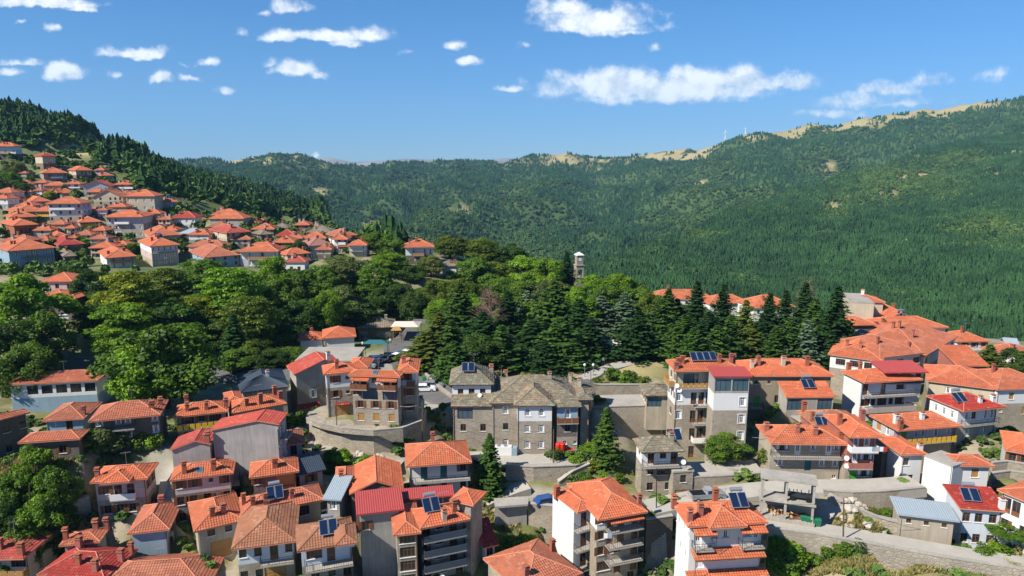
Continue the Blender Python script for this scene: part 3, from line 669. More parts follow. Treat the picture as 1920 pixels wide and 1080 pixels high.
# --- plaza side
N('white house with long orange hipped roof at the plaza entrance', D_(A=(558,639), B=(608,636), d=7, Y=163, st='ww', b=668, t='orange', ch=[(.5,.9)]), D_(A=(604,635), B=(668,631), d=9, Y=163, st='ww', b=668, t='orange', ch=[], F=['']))
N('low building with flat pale membrane roof before the plaza', D_(A=(552,676), B=(665,676), d=11, Y=143, st='g', sh=3.5, roof='flat', t='m_white', ch=[]), cat='building', name='building')
N('narrow grey gable house with red roof and a framed square window', D_(A=(551,703), B=(640,690), d=7, Y=127, st='gss', sh=3.0, roof='gy', p=.36, F=['..','.p..','.k..'], rx=.64, awn=[('F',2,.0,.5,1.2,'red')], t='pinkred', ch=[(.75,.1,'white')]))
N('tall white-over-stone house with wooden gate and red awning on the walled terrace', D_(A=(606,703), B=(673,697), D=(584,688), Y=115, st='wss', b=783, F=['.w.s.','.w.s.','..D..'], L=['dd','.w',''], t='orange', ch=[(.4,.25)], awn=[('F',2,.25,.75,.6,'red')]), D_(A=(648,690), B=(690,690), d=6, Y=119, st='wss', sh=2.8, t='orange', ch=[]))
N('stone-and-white guesthouse with red awnings over twin balconies and dark glazed bays', D_(A=(652,704), B=(750,707), D=(641,694), of=.6, Y=112, st='wsss', b=796, F=['d.d..w.d.d','w..OO.OO.','.w..w..w.','.y..y..y.'], sky=[(.5,.28)], t='orange', ch=[], bal=[('F',0,.0,.36,'o',1.2),('F',0,.58,.98,'o',1.2)], awn=[('F',0,.0,.4,1.2),('F',0,.56,1.0,1.2)], R=['','','','']), D_(A=(744,699), B=(785,698), d=8, Y=113.5, st='wsss', sh=2.75, t='orange', ch=[(.25,.5)], F=['.wd.','.w.','.w.',''], bal=[('F',0,.4,.9,'o',1.0)]), cat='guesthouse', name='guesthouse')
# --- stone complex
N('stone tower house with white top floor, slate roof, skylights and satellite dish', D_(A=(842,722), B=(926,721), d=9, Y=113, st='w', b=752, F=['.w.d.w.'], t='slate', ch=[(.95,.7,'beige')], p=.62, bal=[('F',0,.35,.62,'o',1.0)], dish=[(.68,-.3,-1.8)], sol=[(.42,.3,2,0,32)], L=['.w.'], anch=0, fd=1), D_(A=(845,762), B=(928,762), d=8, Y=110.5, st='sss', b=846, roof='shed', p=.35, F=['.OO..','.w..w.','.s....'], t='slate', ch=[], o=.35), cat='stone house')
N('large stone mansion with slate roofs and white-plastered middle bay', D_(A=(918,757), B=(1092,754), d=12, Y=110, st='sss', b=846, F=['.w.......t','.k........','.w........'], t='slate', ch=[(.68,.45,'rubble' if 0 else 'beige'),(.2,.9,'beige'),(.1,.92,'beige')], bal=[], p=.5), D_(A=(964,761), B=(1041,761), d=9, Y=107.5, st='wss', b=850, F=['.w.w.','.w.w.','.w.w.'], t='slate', ch=[], p=.6), D_(A=(1040,764), B=(1091,763), d=3, Y=107.8, st='bds', b=848, F=['.dt','.k.','.s.s'], t='slate', roof='shed', p=.3, ch=[], bal=[('F',0,0,1,'o',.9)]), D_(A=(1084,750), B=(1112,750), d=6, Y=109, st='sss', sh=3, t='slate', ch=[]), cat='mansion', name='mansion')
N('open-sided pavilion with slate roof and pale posts on the stone terrace', D_(A=(1208,742), B=(1262,742), d=6, Y=117, st='e', sh=2.6, roof='hip', t='slate', F=['OO'], L=['kkk'], ch=[], p=.4, anch=0), cat='pavilion', name='pavilion')
N('small stone cottage with slate roof joined behind the mansion, near its chimneys', D_(A=(1040,735), B=(1112,742), d=6, Y=117, st='s', sh=2.6, t='slate', ch=[(.6,.3,'beige'),(.3,.6,'beige')], p=.4), cat='cottage', name='cottage')
# --- hotel and right centre
N('tall white-and-stone hotel with five floors, balconies and solar panels on its roof', D_(A=(1267,696), B=(1393,694), D=(1227,676), Y=111, st='cwsss', b=864, F=['..OO...OOO','p.ddt..p','p.dd...p','p.dd...p','k.d....p'], L=['.w.w','w.w.w','.w.','',''], t='orange', bal=[('F',0,.0,1,'l',1.0),('F',1,.3,.72,'m',1.2),('F',2,.3,.72,'m',1.2),('F',3,.3,.72,'w',1.2),('L',0,.1,.9,'l',1.0)], ch=[(.02,.1),(.08,.3),(.14,.3),(.7,.3),(.92,.5),(.96,.6),(1.0,.7)], sol=[(.48,.42,4,0,30)], dish=[(.0,-1.,-2.2),(.04,-1.,-3)], p=.4), D_(A=(1338,706), B=(1411,706), d=4, Y=107.6, st='gwsss', b=864, F=['OOO','..p','..p','..p','..p'], R=['k.','k.','k.','k.',''], roof='shed', p=.12, t='m_red', ch=[], anch=0, o=.3), cat='hotel', name='hotel')
N('long olive stone house with yellow shutters, orange roof and glazed porch', D_(A=(1397,705), B=(1566,705), d=9, Y=119, st='ooo', sh=3.0, F=['.s.s...y...y.','.g..W......',''], t='orange', ch=[(.12,.25,'cream'),(.2,.3),(.48,.3,'cream'),(.75,.3)], bal=[('F',1,.0,.2,'m',1)], p=.42), D_(A=(1474,745), B=(1567,744), d=4, Y=114.5, st='k', sh=2.8, roof='shed', p=.4, F=['OOO'], t='orange', ch=[], o=.25, sol=[(.55,.6,2,1,32)]), D_(A=(1500,790), B=(1562,786), d=3, Y=112, st='r', sh=2, roof='flat', F=[''], ch=[]))
N('beige house with long balcony and three chimneys right of the hotel tree', D_(A=(1446,832), B=(1592,834), D=(1431,797), Y=98, st='ese', b=916, F=['.W.d.w.dw','.w...t.w.w','...s...s'], L=['.','.',''], t='orange', bal=[('F',0,.0,1,'m',1.2)], ch=[(.06,.6),(.4,.3),(.62,.25),(.94,.2)], p=.4, dish=[(.97,-.3,-2),(.96,-.8,-3)]))
N('house with pale-pink roof, solar heater and aerial behind the beige balcony house', D_(A=(1530,801), B=(1628,800), D=(1509,771), Y=106, st='rr', sh=2.8, t='brown', ch=[(.04,.3),(.1,.9)], sol=[(.12,.02,2,1)], F=['','']))
N('narrow brick-red house with three floors, laundry balcony and green door', D_(A=(1594,820), B=(1659,820), d=9, Y=96, st='rrs', b=908, F=['.d.d.','.d..W','.g.W.'], t='orange', ch=[(.1,.5),(.95,.7)], bal=[('F',0,0,1,'w',1.2),('F',1,.0,.85,'r',1.2)], p=.4), D_(A=(1656,846), B=(1700,836), d=8, Y=100, st='dd', sh=2.8, roof='flat', F=['.w.','.d'], ch=[]))
N('lilac house with long yellow balcony rail and weathered orange roof', D_(A=(1684,808), B=(1806,799), D=(1640,778), Y=107, st='les', sh=2.8, F=['.g.ww.d.w','',''], L=['.y.w.','',''], t='orange', bal=[('F',0,0,1,'y',1.0),('L',0,.0,.6,'y',.8)], ch=[(.05,.05),(.1,.3,'white'),(.5,.3,'white')], p=.38))
N('white apartment house with red dormer roof and three glazed balcony floors', D_(A=(1621,718), B=(1731,712), D=(1580,696), Y=120, st='www', b=802, F=['d.d.Wd','WkWkWk',''], L=['','',''], t='orange', bal=[('F',0,.05,1,'m',1.4),('F',1,.05,1,'p',1.4)], ch=[(.1,.9),(.3,.9)], p=.4), D_(A=(1660,699), B=(1742,698), d=5.5, Y=121.5, st='w', sh=2.2, F=['.W.w.d'], roof='shed', p=.12, t='m_red', ch=[], anch=0, bal=[('F',0,0,1,'m',1.0)], L=['.'], o=.4), cat='apartment house')
N('wide mansion with sweeping orange roofs and many chimneys, right of the conifers', D_(A=(1552,664), B=(1656,678), d=15, Y=147, st='wss', sh=3.0, F=['.W.W.W.','',''], t='orange', ch=[(.3,.3),(.55,.25)], p=.36), D_(A=(1650,672), B=(1734,662), d=15, Y=143, st='wss', sh=3.1, F=['W.W.W','',''], R=['.w.w.w','',''], t='rust', ch=[(.3,.3),(.9,.2)], p=.42), D_(A=(1735,668), B=(1797,631), d=17, Y=148, st='wss', sh=3.1, F=['W.W.W','d.d.d',''], R=['.w.','',''], t='rust', ch=[(.3,.3),(.35,.5),(.4,.6)], p=.4), cat='mansion', name='mansion')
N('long cream house with sweeping orange roof running off the right picture edge', D_(A=(1738,714), B=(1873,731), C=(1925,706), Y=130, st='css', sh=3.0, F=['.w...','',''], R=['.w.w.','.w.','.w.'], t='dorange', ch=[], p=.36), D_(A=(1870,731), B=(1990,727), d=12, Y=124, st='wss', sh=3.0, F=['.y.y.y','s.y.y',''], t='dorange', ch=[(.3,.5,'brickc')], p=.36))
N('pale lilac house with bright red roof, solar heater and shadowed balcony', D_(A=(1807,771), B=(1888,763), D=(1737,742), Y=110, st='wg', b=834, F=['.wk.dd','.w.w.'], L=['.w.w.w.','.w.'], t='red', bal=[('F',0,.1,1,'m',1)], ch=[(.55,.2,'white'),(.85,.2,'white')], sol=[(.2,.35,2,1,34)], p=.36))
N('small white house with orange hipped roof beyond the sweeping-roofed mansion', D_(A=(1795,641), B=(1857,640), d=9, Y=172, st='ws', b=675, F=['.w.w.w','.w.'], t='orange', ch=[(.4,.4)]))
N('tall blank white block with mixed red roof and orange-shuttered window', D_(A=(1786,873), B=(1866,875), D=(1733,850), Y=93, st='wwww', sh=2.8, F=['..y.','..w.','',''], L=['','','',''], t='orange', ch=[], p=.34), D_(A=(1733,853), B=(1787,874), d=4, Y=96, st='wwwww', sh=2.6, roof='flat', t='m_white', F=['','','','',''], ch=[], o=.03), D_(A=(1690,853), B=(1740,852), d=7, Y=97, st='www', sh=2.8, F=['w..','.w.','.w'], t='orange', ch=[(.9,.2,'white')], p=.3), cat='house')
N('blue-white timbered house with red sheet roof and solar heater by the lower road', D_(A=(1800,953), B=(1896,960), d=5.5, Y=84, st='PP', b=1026, F=['w.w.w.','w.w.w.'], roof='shed', p=.14, t='red', ch=[(.85,.1,'white')], sol=[(.35,.4,2,1,32)], R=['d.']))
N('stone shed with pale sheet-metal roof above the lower road', D_(A=(1683,964), B=(1800,978), D=(1673,936), Y=84, st='rr' if 0 else 'ee', b=1030, F=['.s..s..s.',''], roof='shed', p=.1, t='m_white', ch=[]), cat='shed', name='shed')
N('white house with brown-orange roof cut by the right picture edge', D_(A=(1869,918), B=(1960,955), d=9, Y=84, st='ww', sh=2.9, F=['dd.w','w.d.'], t='dorange', ch=[(.5,.2,'white')], p=.35))
N('white cottage with pyramid roof at the right edge above terraced flower beds', D_(A=(1884,844), B=(1965,858), d=9, Y=100, st='ww', sh=2.6, F=['w.wd.','.w.'], t='orange', ch=[], p=.4))
N('low red-walled annex with flat orange roof beside the small spruce, right', D_(A=(1795,686), B=(1856,686), d=8, Y=141, st='r', sh=2.5, roof='shed', p=.3, t='orange', ch=[]), cat='annex', name='annex')
# --- bottom row
N('white apartment block with blank bright side wall and recessed corner balconies', D_(A=(1122,976), B=(1215,960), d=11, Y=84, st='wssss', b=1120, F=['w.d.dw.d','w.d.dw.d','w.wd.d','W.d.d','w.d'], t='orange', ch=[(.98,.2)], bal=[('F',0,.2,1,'m',1.5),('F',1,.2,1,'m',1.5),('F',2,.2,1,'m',1.5)], awn=[('F',0,.22,1,1.6)], L=['.w.','.w.','.w.','.w.']), D_(A=(1083,962), B=(1124,950), D=(1040,922), Y=86.5, st='wwwww', sh=3, roof='hip', F=['.d.','.d.','.d.','.d'], t='orange', ch=[(.02,.8)], bal=[('F',0,.0,1,'m',1.2),('F',1,.0,1,'m',1.2),('F',2,0,1,'m',1.2)], p=.34, o=.15), cat='apartment block', name='apartment_block')
N('villa stepped with tiers of bright orange tiled awnings, beside the concrete frame', D_(A=(1290,988), B=(1441,980), D=(1256,944), of=.6, Y=77, st='wwww', b=1150, F=['.d..w.ww..w.d','.d.k.kd..','','k.k.k'], L=['w.w.w','.w.w.',''], t='orange', ch=[(.05,.15,'redwall'),(.2,.25,'redwall'),(.0,.9),(.55,.95)], sol=[(.72,.42)], bal=[('F',0,.03,.3,'m',1.2),('F',0,.68,1,'m',1.2)], awn=[('F',0,.02,.32,1.5),('F',0,.66,1.02,1.5),('F',1,.02,1.0,1.7),('F',2,-.04,1.08,2.6)], p=.45), D_(A=(1331,991), B=(1402,987), d=5, Y=76.4, st='w', sh=.5, t='orange', ch=[], fd=0, anch=0, o=.3, p=.62), cat='villa', name='villa')
N('house under a big brown-red tiled hip roof at the bottom edge, centre', D_(A=(985,1120), B=(1093,1075), D=(915,1044), Y=75, st='ss', sh=3, t='rust', ch=[(.2,.25),(.95,.6)], p=.42))
N('tiny white hut with dark red roof and blue window in the sunken yard', D_(A=(906,1028), B=(936,1021), d=4, Y=84, st='w', sh=2.6, roof='shed', p=.5, F=['.w.'], t='red', ch=[]), cat='hut', name='hut')
N('cream house with faded pink-red roof and orange balcony, bottom-left corner', D_(A=(-60,1050), B=(44,1048), C=(125,990), Y=80, st='cc', sh=2.8, F=['.W.W.W.',''], R=['.w..',''], t='pinkred', ch=[(.45,.2),(.9,.1)], bal=[('F',0,.0,1,'l',1.2)], p=.36, cap=0))
N('orange-brown roofed house wedged behind the crimson roofs, lower left', D_(A=(110,1024), B=(188,1016), C=(245,985), Y=84, st='gg', sh=2.8, t='rust', ch=[(.1,.3),(.7,.8),(.95,.85)], p=.3), D_(A=(238,1002), B=(318,993), d=8, Y=85, st='bb', sh=2.8, t='rust', ch=[(.5,.9)], p=.5))
N('big house with crimson tiled roof and five chimneys, lower left', D_(A=(68,1079), B=(196,1086), C=(312,1032), Y=79, st='gg', sh=2.8, t='red', ch=[(.5,.25),(.8,.15),(.97,.55),(.2,.8),(.97,.85)], p=.42, F=['.w...','']))
N('house seen only as an orange hip roof along the bottom-left edge', D_(A=(150,1124), B=(388,1108), d=9, Y=76, st='gg', sh=2.8, t='rust', ch=[(.93,.95)], p=.42))
N('white-and-stone house with slate roof and bright side wall, left of the parked pickup', D_(A=(1203,849), B=(1284,846), D=(1170,824), Y=97, st='wss', b=936, F=['.d.w.d','.w.W..','.w..k.'], L=['.w.','',''], t='slate', ch=[(.8,.5,'beige')], p=.6, bal=[('F',0,0,1.0,'m',1.3)], dish=[(.95,-.5,-1.5)], sol=[(.98,.9,2,0,32)]), D_(A=(1262,884), B=(1302,882), d=5, Y=97, st='ss', sh=2.8, roof='flat', F=['.k.','.D'], ch=[], o=.1))
# --- beyond the park, right
N('long orange-roofed building rising behind the conifers, under the forest slope', D_(A=(1222,561), B=(1340,562), d=12, Y=262, yaw=0, st='ww', sh=3, F=['wwwwwwww',''], t='orange', ch=[(.3,.5,'redwall')], p=.45), D_(A=(1330,571), B=(1409,567), d=11, Y=252, yaw=10, st='ww', sh=3, F=['.W.',''], t='orange', ch=[], p=.45), near=False, cat='building', name='building')
N('white house with tilted orange roofs peeping between conifers', D_(A=(1412,578), B=(1492,577), d=13, Y=235, yaw=8, st='ww', sh=3, F=['w.w.',''], t='orange', ch=[(.35,.3),(.6,.7)], p=.5), near=False)
N('blank cream block with a sunken orange roof, just right of the tallest conifers', D_(A=(1599,566), B=(1640,568), d=14, Y=186, st='cc', sh=3.6, t='orange', roof='flat', o=.05, ch=[(.9,.9,'white')]), D_(A=(1604,565), B=(1661,567), d=8, Y=191, st='c', sh=1, t='orange', p=.3, anch=0, ch=[]), near=False, cat='block', name='building')
N('cream gable-end house with dormer, upper right beside the forest', D_(A=(1667,596), B=(1713,597), d=16, Y=184, st='cc', sh=3, roof='gy', t='orange', p=.5, ch=[(.9,.7)], R=['.w.','']), near=False)
N('low dark-walled house with plain orange roof right against the conifers', D_(A=(1597,610), B=(1644,609), d=8, Y=176, st='dd', sh=2.6, t='orange', ch=[]), near=False)
N('small slate-roofed hut between the conifers and the sweeping-roofed mansion', D_(A=(1607,634), B=(1650,632), d=6, Y=166, st='gg', sh=2.5, t='slate', ch=[]), near=False, cat='hut')
N('house with long shallow orange roof and leaning solar heater behind the mansion', D_(A=(1650,618), B=(1779,614), d=11, Y=176, st='wg', sh=2.8, t='orange', ch=[(.05,.3,'redwall'),(.15,.3)], sol=[(.55,.6,2,1)], p=.36), near=False)
N('house with pale orange roof at the valley edge, far right', D_(A=(1836,652), B=(1908,668), d=9, Y=165, st='wg', sh=2.8, t='rust', ch=[(.7,.3)], p=.36), near=False)
N('tiny grey tin-roofed kiosk at the forest foot, far right', D_(A=(1884,644), B=(1912,646), d=5, Y=190, st='g', sh=2.4, t='m_white', roof='gx', ch=[]), near=False, cat='kiosk', name='kiosk')
N('cafe with low slate roofs and shaded terrace on the plaza', D_(A=(668,616), B=(742,613), d=10, Y=186, st='d', sh=3.4, F=['OOOO'], t='slate', p=.4, ch=[(.75,.5,'beige'),(.3,.5,'beige')]), near=False, cat='cafe', name='cafe')
N('cream-and-pink house with orange roofs half hidden by the park trees, left', D_(A=(72,528), B=(135,524), d=9, Y=178, yaw=4, st='pd', sh=2.9, F=['s.w.w','.w.'], t='orange', ch=[], p=.4), D_(A=(62,560), B=(122,559), d=8, Y=170, yaw=0, st='dd', sh=2.9, F=['.w.','.D.'], t='orange', ch=[], p=.4), D_(A=(118,560), B=(143,566), d=6, Y=168, yaw=0, st='dd', sh=2.9, t='orange', ch=[], p=.4), near=False)

# --- hillside village: (A.x, y, B.x, Y, yaw, depth, storeys, base y, tile, rows of windows, tint, gable, label)
FARV = [
 (-15,274,27,430,6,9,'wd',298,'orange','w.w.w',0,'topmost white house at the left edge of the hillside village'),
 (50,291,106,400,20,10,'cn',316,'red','.wdw.',0,'cream block with crimson roof, highest full house on the village hill'),
 (53,323,128,372,8,11,'ss',341,'orange','.w...w',0,'stone house with red-orange hip roof below the crimson-roofed block'),
 (108,318,174,387,14,12,'cnd',343,'orange','.wdw',0,'dark-fronted house with pale left wall beneath the rocky hill clearing'),
 (176,319,195,398,8,9,'lg',331,'orange','w.',0,'lilac-walled house wedged under the rocky clearing'),
 (181,328,215,386,10,9,'bd',342,'orange','w.w',0,'blue-shadowed house with small orange hip roof at the village right rim'),  # upper storey's blue plaster paints in the shadow tint
 (79,348,122,358,10,8,'cc',360,'orange','.w..',0,'cream house with terrace left of two small orange roofs'),
 (120,345,150,355,8,8,'wd',357,'orange','wW',0,'small white house with stepped orange roof mid hillside'),
 (153,349,208,350,16,11,'ll',368,'pinkred','..s',1,'lilac gable-end house with curved orange eaves on the hillside'),
 (212,346,250,362,6,9,'wd',358,'orange','.w.w',0,'white house with red roof at the upper right rim of the village'),
 (100,361,144,346,4,9,'gd',372,'orange','W.w',0,'low dark house with flat orange roof above a pale terrace'),
 (212,364,247,347,8,9,'nn',371,'orange','w.w',0,'orange-roofed house squeezed behind the tall cream house'),
 (171,370,231,332,6,10,'cee',391,'orange','.w.www',1,'cream-and-stone house with arched eaves left of the tall cream house'),
 (233,368,290,326,6,12,'ccc',406,'orange','w.w.w.w',0,'tall plain cream house with scattered small windows on the village slope'),
 (290,378,335,336,6,11,'gbd',401,'orange','.wdw',0,'shaded blue-grey house with solar heater beside the tall cream house'),  # middle storey's blue plaster stands in for blue shade
 (-15,361,22,332,-4,9,'wg',378,'orange','w.w',0,'white house at the left edge, upper of two stacked roofs'),
 (-20,372,14,322,-4,8,'wg',390,'orange','w.w',0,'white house at the left edge, lower of two stacked roofs'),
 (32,377,97,326,2,10,'wy',390,'orange','w.w.w.w',0,'wide house with ochre balcony under a long orange roof'),
 (84,382,151,302,8,12,'lwee',425,'orange','w.w.w.w',0,'tall four-floor house, white-blue above and stone below'),
 (0,397,90,302,2,10,'yd',410,'orange','.w.w.w',0,'long orange roof with ochre wall beside the four-floor house'),
 (8,407,72,292,4,9,'ee',421,'orange','.w.w.',0,'beige house with orange roof overlapping the long ochre house'),
 (-10,422,73,277,4,11,'Bn',451,'orange','.ddd.',0,'brick-coloured house with broad orange roof at the left edge'),
 (137,416,191,296,2,9,'gyd',436,'orange','.w.W',0,'house with bright ochre balcony band under a square orange roof'),
 (193,407,267,292,4,12,'lged',456,'orange','WW.www',0,'large house with glazed white balconies and washing, mid hillside'),
 (267,418,300,302,4,9,'gd',433,'rust','w.w.',0,'small house with faded pink roof right of the washing balconies'),
 (320,408,366,301,2,9,'wl',431,'red','w.w.w.w',0,'small white house with bright red roof above a stone base'),
 (364,412,394,312,4,9,'gd',424,'orange','w.w',0,'little orange-roofed house right behind the red-roofed white one'),
 (265,442,342,272,2,9,'ed',456,'dorange','.w.w.',0,'long plain orange roof with dark stone wall near the blue tin roof'),
 (332,438,380,281,2,8,'d',450,'m_white','',0,'low house with pale blue-white tin roof'),
 (95,441,127,272,2,8,'nd',455,'orange','.w.',0,'tiny dark red-walled house with orange roof above crimson sheds'),
 (126,446,143,268,2,7,'wd',458,'orange','w',0,'narrow white house with small orange roof beside the tiny red-walled one'),
 (92,459,160,256,2,9,'nn',481,'red','.W.w.',0,'low house with crimson sheet roof above the grey slate hut'),
 (-20,470,107,236,-6,14,'bbb',514,'orange','.w.ddd.ww',0,'huge blue-shaded house with wide orange hip roof, left edge'),  # blue plaster on every storey carries the facade's shade in its colour
 (106,480,145,241,0,8,'d',496,'slate','.w',0,'squat grey slate-roofed hut beside the huge blue-shaded house'),
 (165,465,213,251,6,9,'cc',481,'orange','wWw.w',0,'cream house with orange roof and tall chimney above the park trees'),
 (180,483,257,229,4,11,'ww',501,'orange','.d.w.w',0,'white bungalow with orange roof touching the park treetops, left'),
 (244,461,338,242,6,12,'wpe',498,'orange','w.w.d.w.w',0,'house with rooftop solar heater, white left and stone right, above the trees'),
 (345,482,451,235,2,14,'bb',500,'rust','.w.w.w',0,'broad pyramid-roofed house with row of chimneys above the treetops'),
 (350,462,420,252,0,8,'wg',472,'rust','.w.w',0,'white house hidden behind the broad pyramid roof'),
 (394,403,446,306,2,9,'gd',410,'orange','.w.',0,'twin-peaked orange roof behind the beige cube house'),
 (390,410,457,296,0,11,'eb' ,427,'orange','w.W.w',0,'beige cube house with steep orange roof, upper middle of village'),
 (457,419,482,302,2,8,'rr',428,'orange','.',0,'little red-walled lean-to right of the beige cube house'),
 (480,413,495,330,2,7,'gd',424,'orange','.',0,'tiny far orange roof just under the wooded spur'),
 (388,425,425,285,2,8,'dg',440,'brown','.',0,'low brownish roof between the tin roof and the stone house'),
 (391,436,471,266,6,12,'cee',468,'pinkred','w.w..w.w',0,'solid three-floor stone house with pinkish roof, village middle'),
 (444,472,522,241,4,11,'wl',497,'orange','.d.W.w',0,'white house with complicated orange dormer roof and small tower'),
 (522,477,583,238,2,10,'ed',496,'orange','..w',0,'plain orange pyramid roof above a shaded wall by the treetops'),
 (531,491,573,226,0,6,'w',508,'pinkred','.d.d.',0,'small gabled porch house with triangle attic window by the treetops'),
 (508,455,552,258,2,9,'lg',470,'orange','.w.W.',0,'pinkish-white cube with orange roof, right of the dormer roof house'),
 (471,439,514,276,2,9,'dd',459,'slate','.w.',0,'stone house with slate roof in the middle of the village'),
 (470,430,514,287,2,9,'nd',440,'orange','w.w',0,'orange-roofed house directly above the slate-roofed stone house'),
 (508,427,540,296,0,9,'dd',436,'slate','.',0,'dull grey slate roof behind the crimson dormer house'),
 (516,442,554,271,4,9,'rg',452,'red','.w.',0,'crimson roof with two dormers right of the slate houses'),
 (550,440,572,282,0,7,'gd',448,'slate','.',0,'narrow slate roof just right of the crimson roof'),
 (533,447,567,266,2,8,'we',457,'rust','.w.',0,'pale orange roof below the narrow slate roof'),
 (563,447,611,268,2,9,'wg',455,'orange','.w.',0,'long orange roof before the big grey slate pyramid'),
 (572,436,622,282,2,11,'dd',446,'slate','.w.',0,'big grey slate pyramid roof on the village skyline'),
 (550,422,580,302,4,9,'ng',434,'orange','w.w',0,'small orange-roofed house alone on the skyline left of the slate pyramid'),
 (578,428,600,292,2,8,'gg',437,'orange','.',0,'orange roof peeping between skyline house and slate pyramid'),
 (610,442,671,263,4,11,'nw',455,'rust','.w.w',0,'large striped orange roof with shaded attic at the village right end'),
 (622,449,652,256,2,9,'ww',465,'orange','.d.w',0,'white arcaded house with orange gable under the striped roof'),
 (560,460,625,251,2,11,'bb',484,'m_brown','wWw.ww',0,'blue-glazed house with patchy brown and tin roof'),
 (650,460,688,241,2,8,'wc',478,'orange','..w',0,'cream cube with orange roof against the rounded trees'),
 (26,386,62,316,2,8,'wg',400,'orange','.w.w',0,'white-walled small house tucked under the wide ochre-balcony house'),
 (58,432,96,281,2,8,'eg',446,'orange','.w.',0,'small beige house between the brick-coloured house and the tree'),
 (150,398,188,314,4,8,'gg',414,'rust','.w.',0,'grey-walled house with faded roof above the square orange roof'),
 (200,461,240,262,4,8,'ed',476,'orange','.w.',0,'small beige house right of the cream house with tall chimney'),
 (300,432,332,283,2,7,'wd',446,'orange','.w.',0,'white small house above the long plain orange roof'),
 (22,346,58,362,4,8,'cg',357,'orange','w.w',0,'little cream house with orange roof below the stone hillside house'),
 (430,449,470,268,2,8,'gd',462,'brown','.w',0,'grey-walled house with brown roof right behind the three-floor stone house'),
 (60,396,100,305,2,9,'eg',412,'orange','w.w',0,'beige-walled house overlapping the long ochre house at its right'),
 (350,440,392,272,2,8,'wg',455,'orange','.w.',0,'white-walled house between tin roof and the white hidden house'),
 (118,428,140,284,2,6,'wd',442,'orange','.w',0,'tiny white house behind the palm-like tree of the hillside'),
 (160,360,190,342,6,8,'ed',374,'orange','w.w',0,'little beige house under the lilac gable-end house'),
 (480,461,512,252,2,8,'wg',474,'orange','.w.',0,'white cube house left of the pinkish-white cube'),
 (590,468,622,246,2,8,'ed',482,'rust','.w.',0,'beige small house in front of the blue-glazed house'),
 (0,452,52,254,-4,8,'nd',468,'rust','.w.',0,'dark brown-walled house above the huge blue-shaded roof'),
 (200,388,236,318,4,8,'cd',404,'orange','.w.',0,'small cream house under the arched-eaves house'),
 (757,464,815,241,8,10,'wd',492,'orange','.w.dd',0,'white house with orange roof alone between tree crowns'),
 (826,499,858,236,0,8,'w',512,'slate','',0,'low white cottage with grey slate roof among the park trees'),
]
# houses turned with a corner to the camera: label start -> (corner fraction, yaw)
TURN = {'cream block with crimson': (.5, 44), 'dark-fronted house': (.5, 42), 'brick-coloured': (.42, 48), 'huge blue-shaded': (.27, 47), 'broad pyramid': (.36, 38), 'house with rooftop solar': (.4, 38), 'white bungalow': (.22, 36), 'plain orange pyramid': (.25, 40),
 'blue-glazed': (.3, 34), 'wide house with ochre': (.4, 44), 'long orange roof with ochre': (.3, 44), 'beige house with orange roof overl': (.15, 42), 'shaded blue-grey': (.3, 40), 'low house with crimson': (.25, 42), 'tiny dark red-walled': (.25, 40), 'low dark house': (.2, 38),
 'blue-shadowed': (.25, 40), 'squat grey': (.3, 38), 'solid three-floor': (.42, 42), 'large striped': (.3, 34), 'stone house with slate roof in': (.4, 40), 'little orange-roofed': (.3, 38), 'house with bright ochre': (.2, 36), 'stone house with red-orange': (.35, 38), 'long plain orange': (.2, 34)}
for (ax, ay, bx, Y, yaw, d, st, b, t, wr, gab, lab) in FARV:
    rr = random.Random(ax + b)
    sol = [(rr.uniform(.3, .7), .3, 2, 1)] if 'solar' in lab else []
    F_ = [wr] + [wr if rr.random() < .75 else wr.replace('d', 'w') for _ in st[1:]]
    bal = [('F', 0, *sorted((rr.uniform(0, .4), rr.uniform(.6, 1))), rr.choice(['m', 'm', 'w', 'l']), 1.1)] if ('balcon' in lab or 'd' in wr or rr.random() < .25) and len(st) > 1 else []
    if 'ochre' in lab: bal = [('F', 0, 0.0, 1.0, 'y', 1.1)]
    tn = [v_ for k_, v_ in TURN.items() if lab.startswith(k_)]; xl = ax
    if tn:
        cf, yaw = tn[0]; ax = ax + cf * (bx - ax); ay = ay + 1.5; q_ = at(ax, ay, Y); r_ = ray(xl, ay); kk = r_.x / r_.y; d = (q_.x - kk * q_.y) / (math.sin(R(yaw)) + kk * math.cos(R(yaw))); d = max(6, min(d, 22))
    house(lab, [dict(A=(ax, ay), B=(bx, ay), yaw=yaw, d=d, Y=Y, st=st, b=b + 4, t=t, F=F_, R=['.w.w.'] * len(st), L=['.w.'] * len(st), bal=bal, sol=sol,
         p=rr.uniform(.42, .52), o=.55, fd=6, roof='gy' if gab else 'hip')], near=False, group='houses of the hillside village', tint=rr.choice([0, 0, 1, 2]))

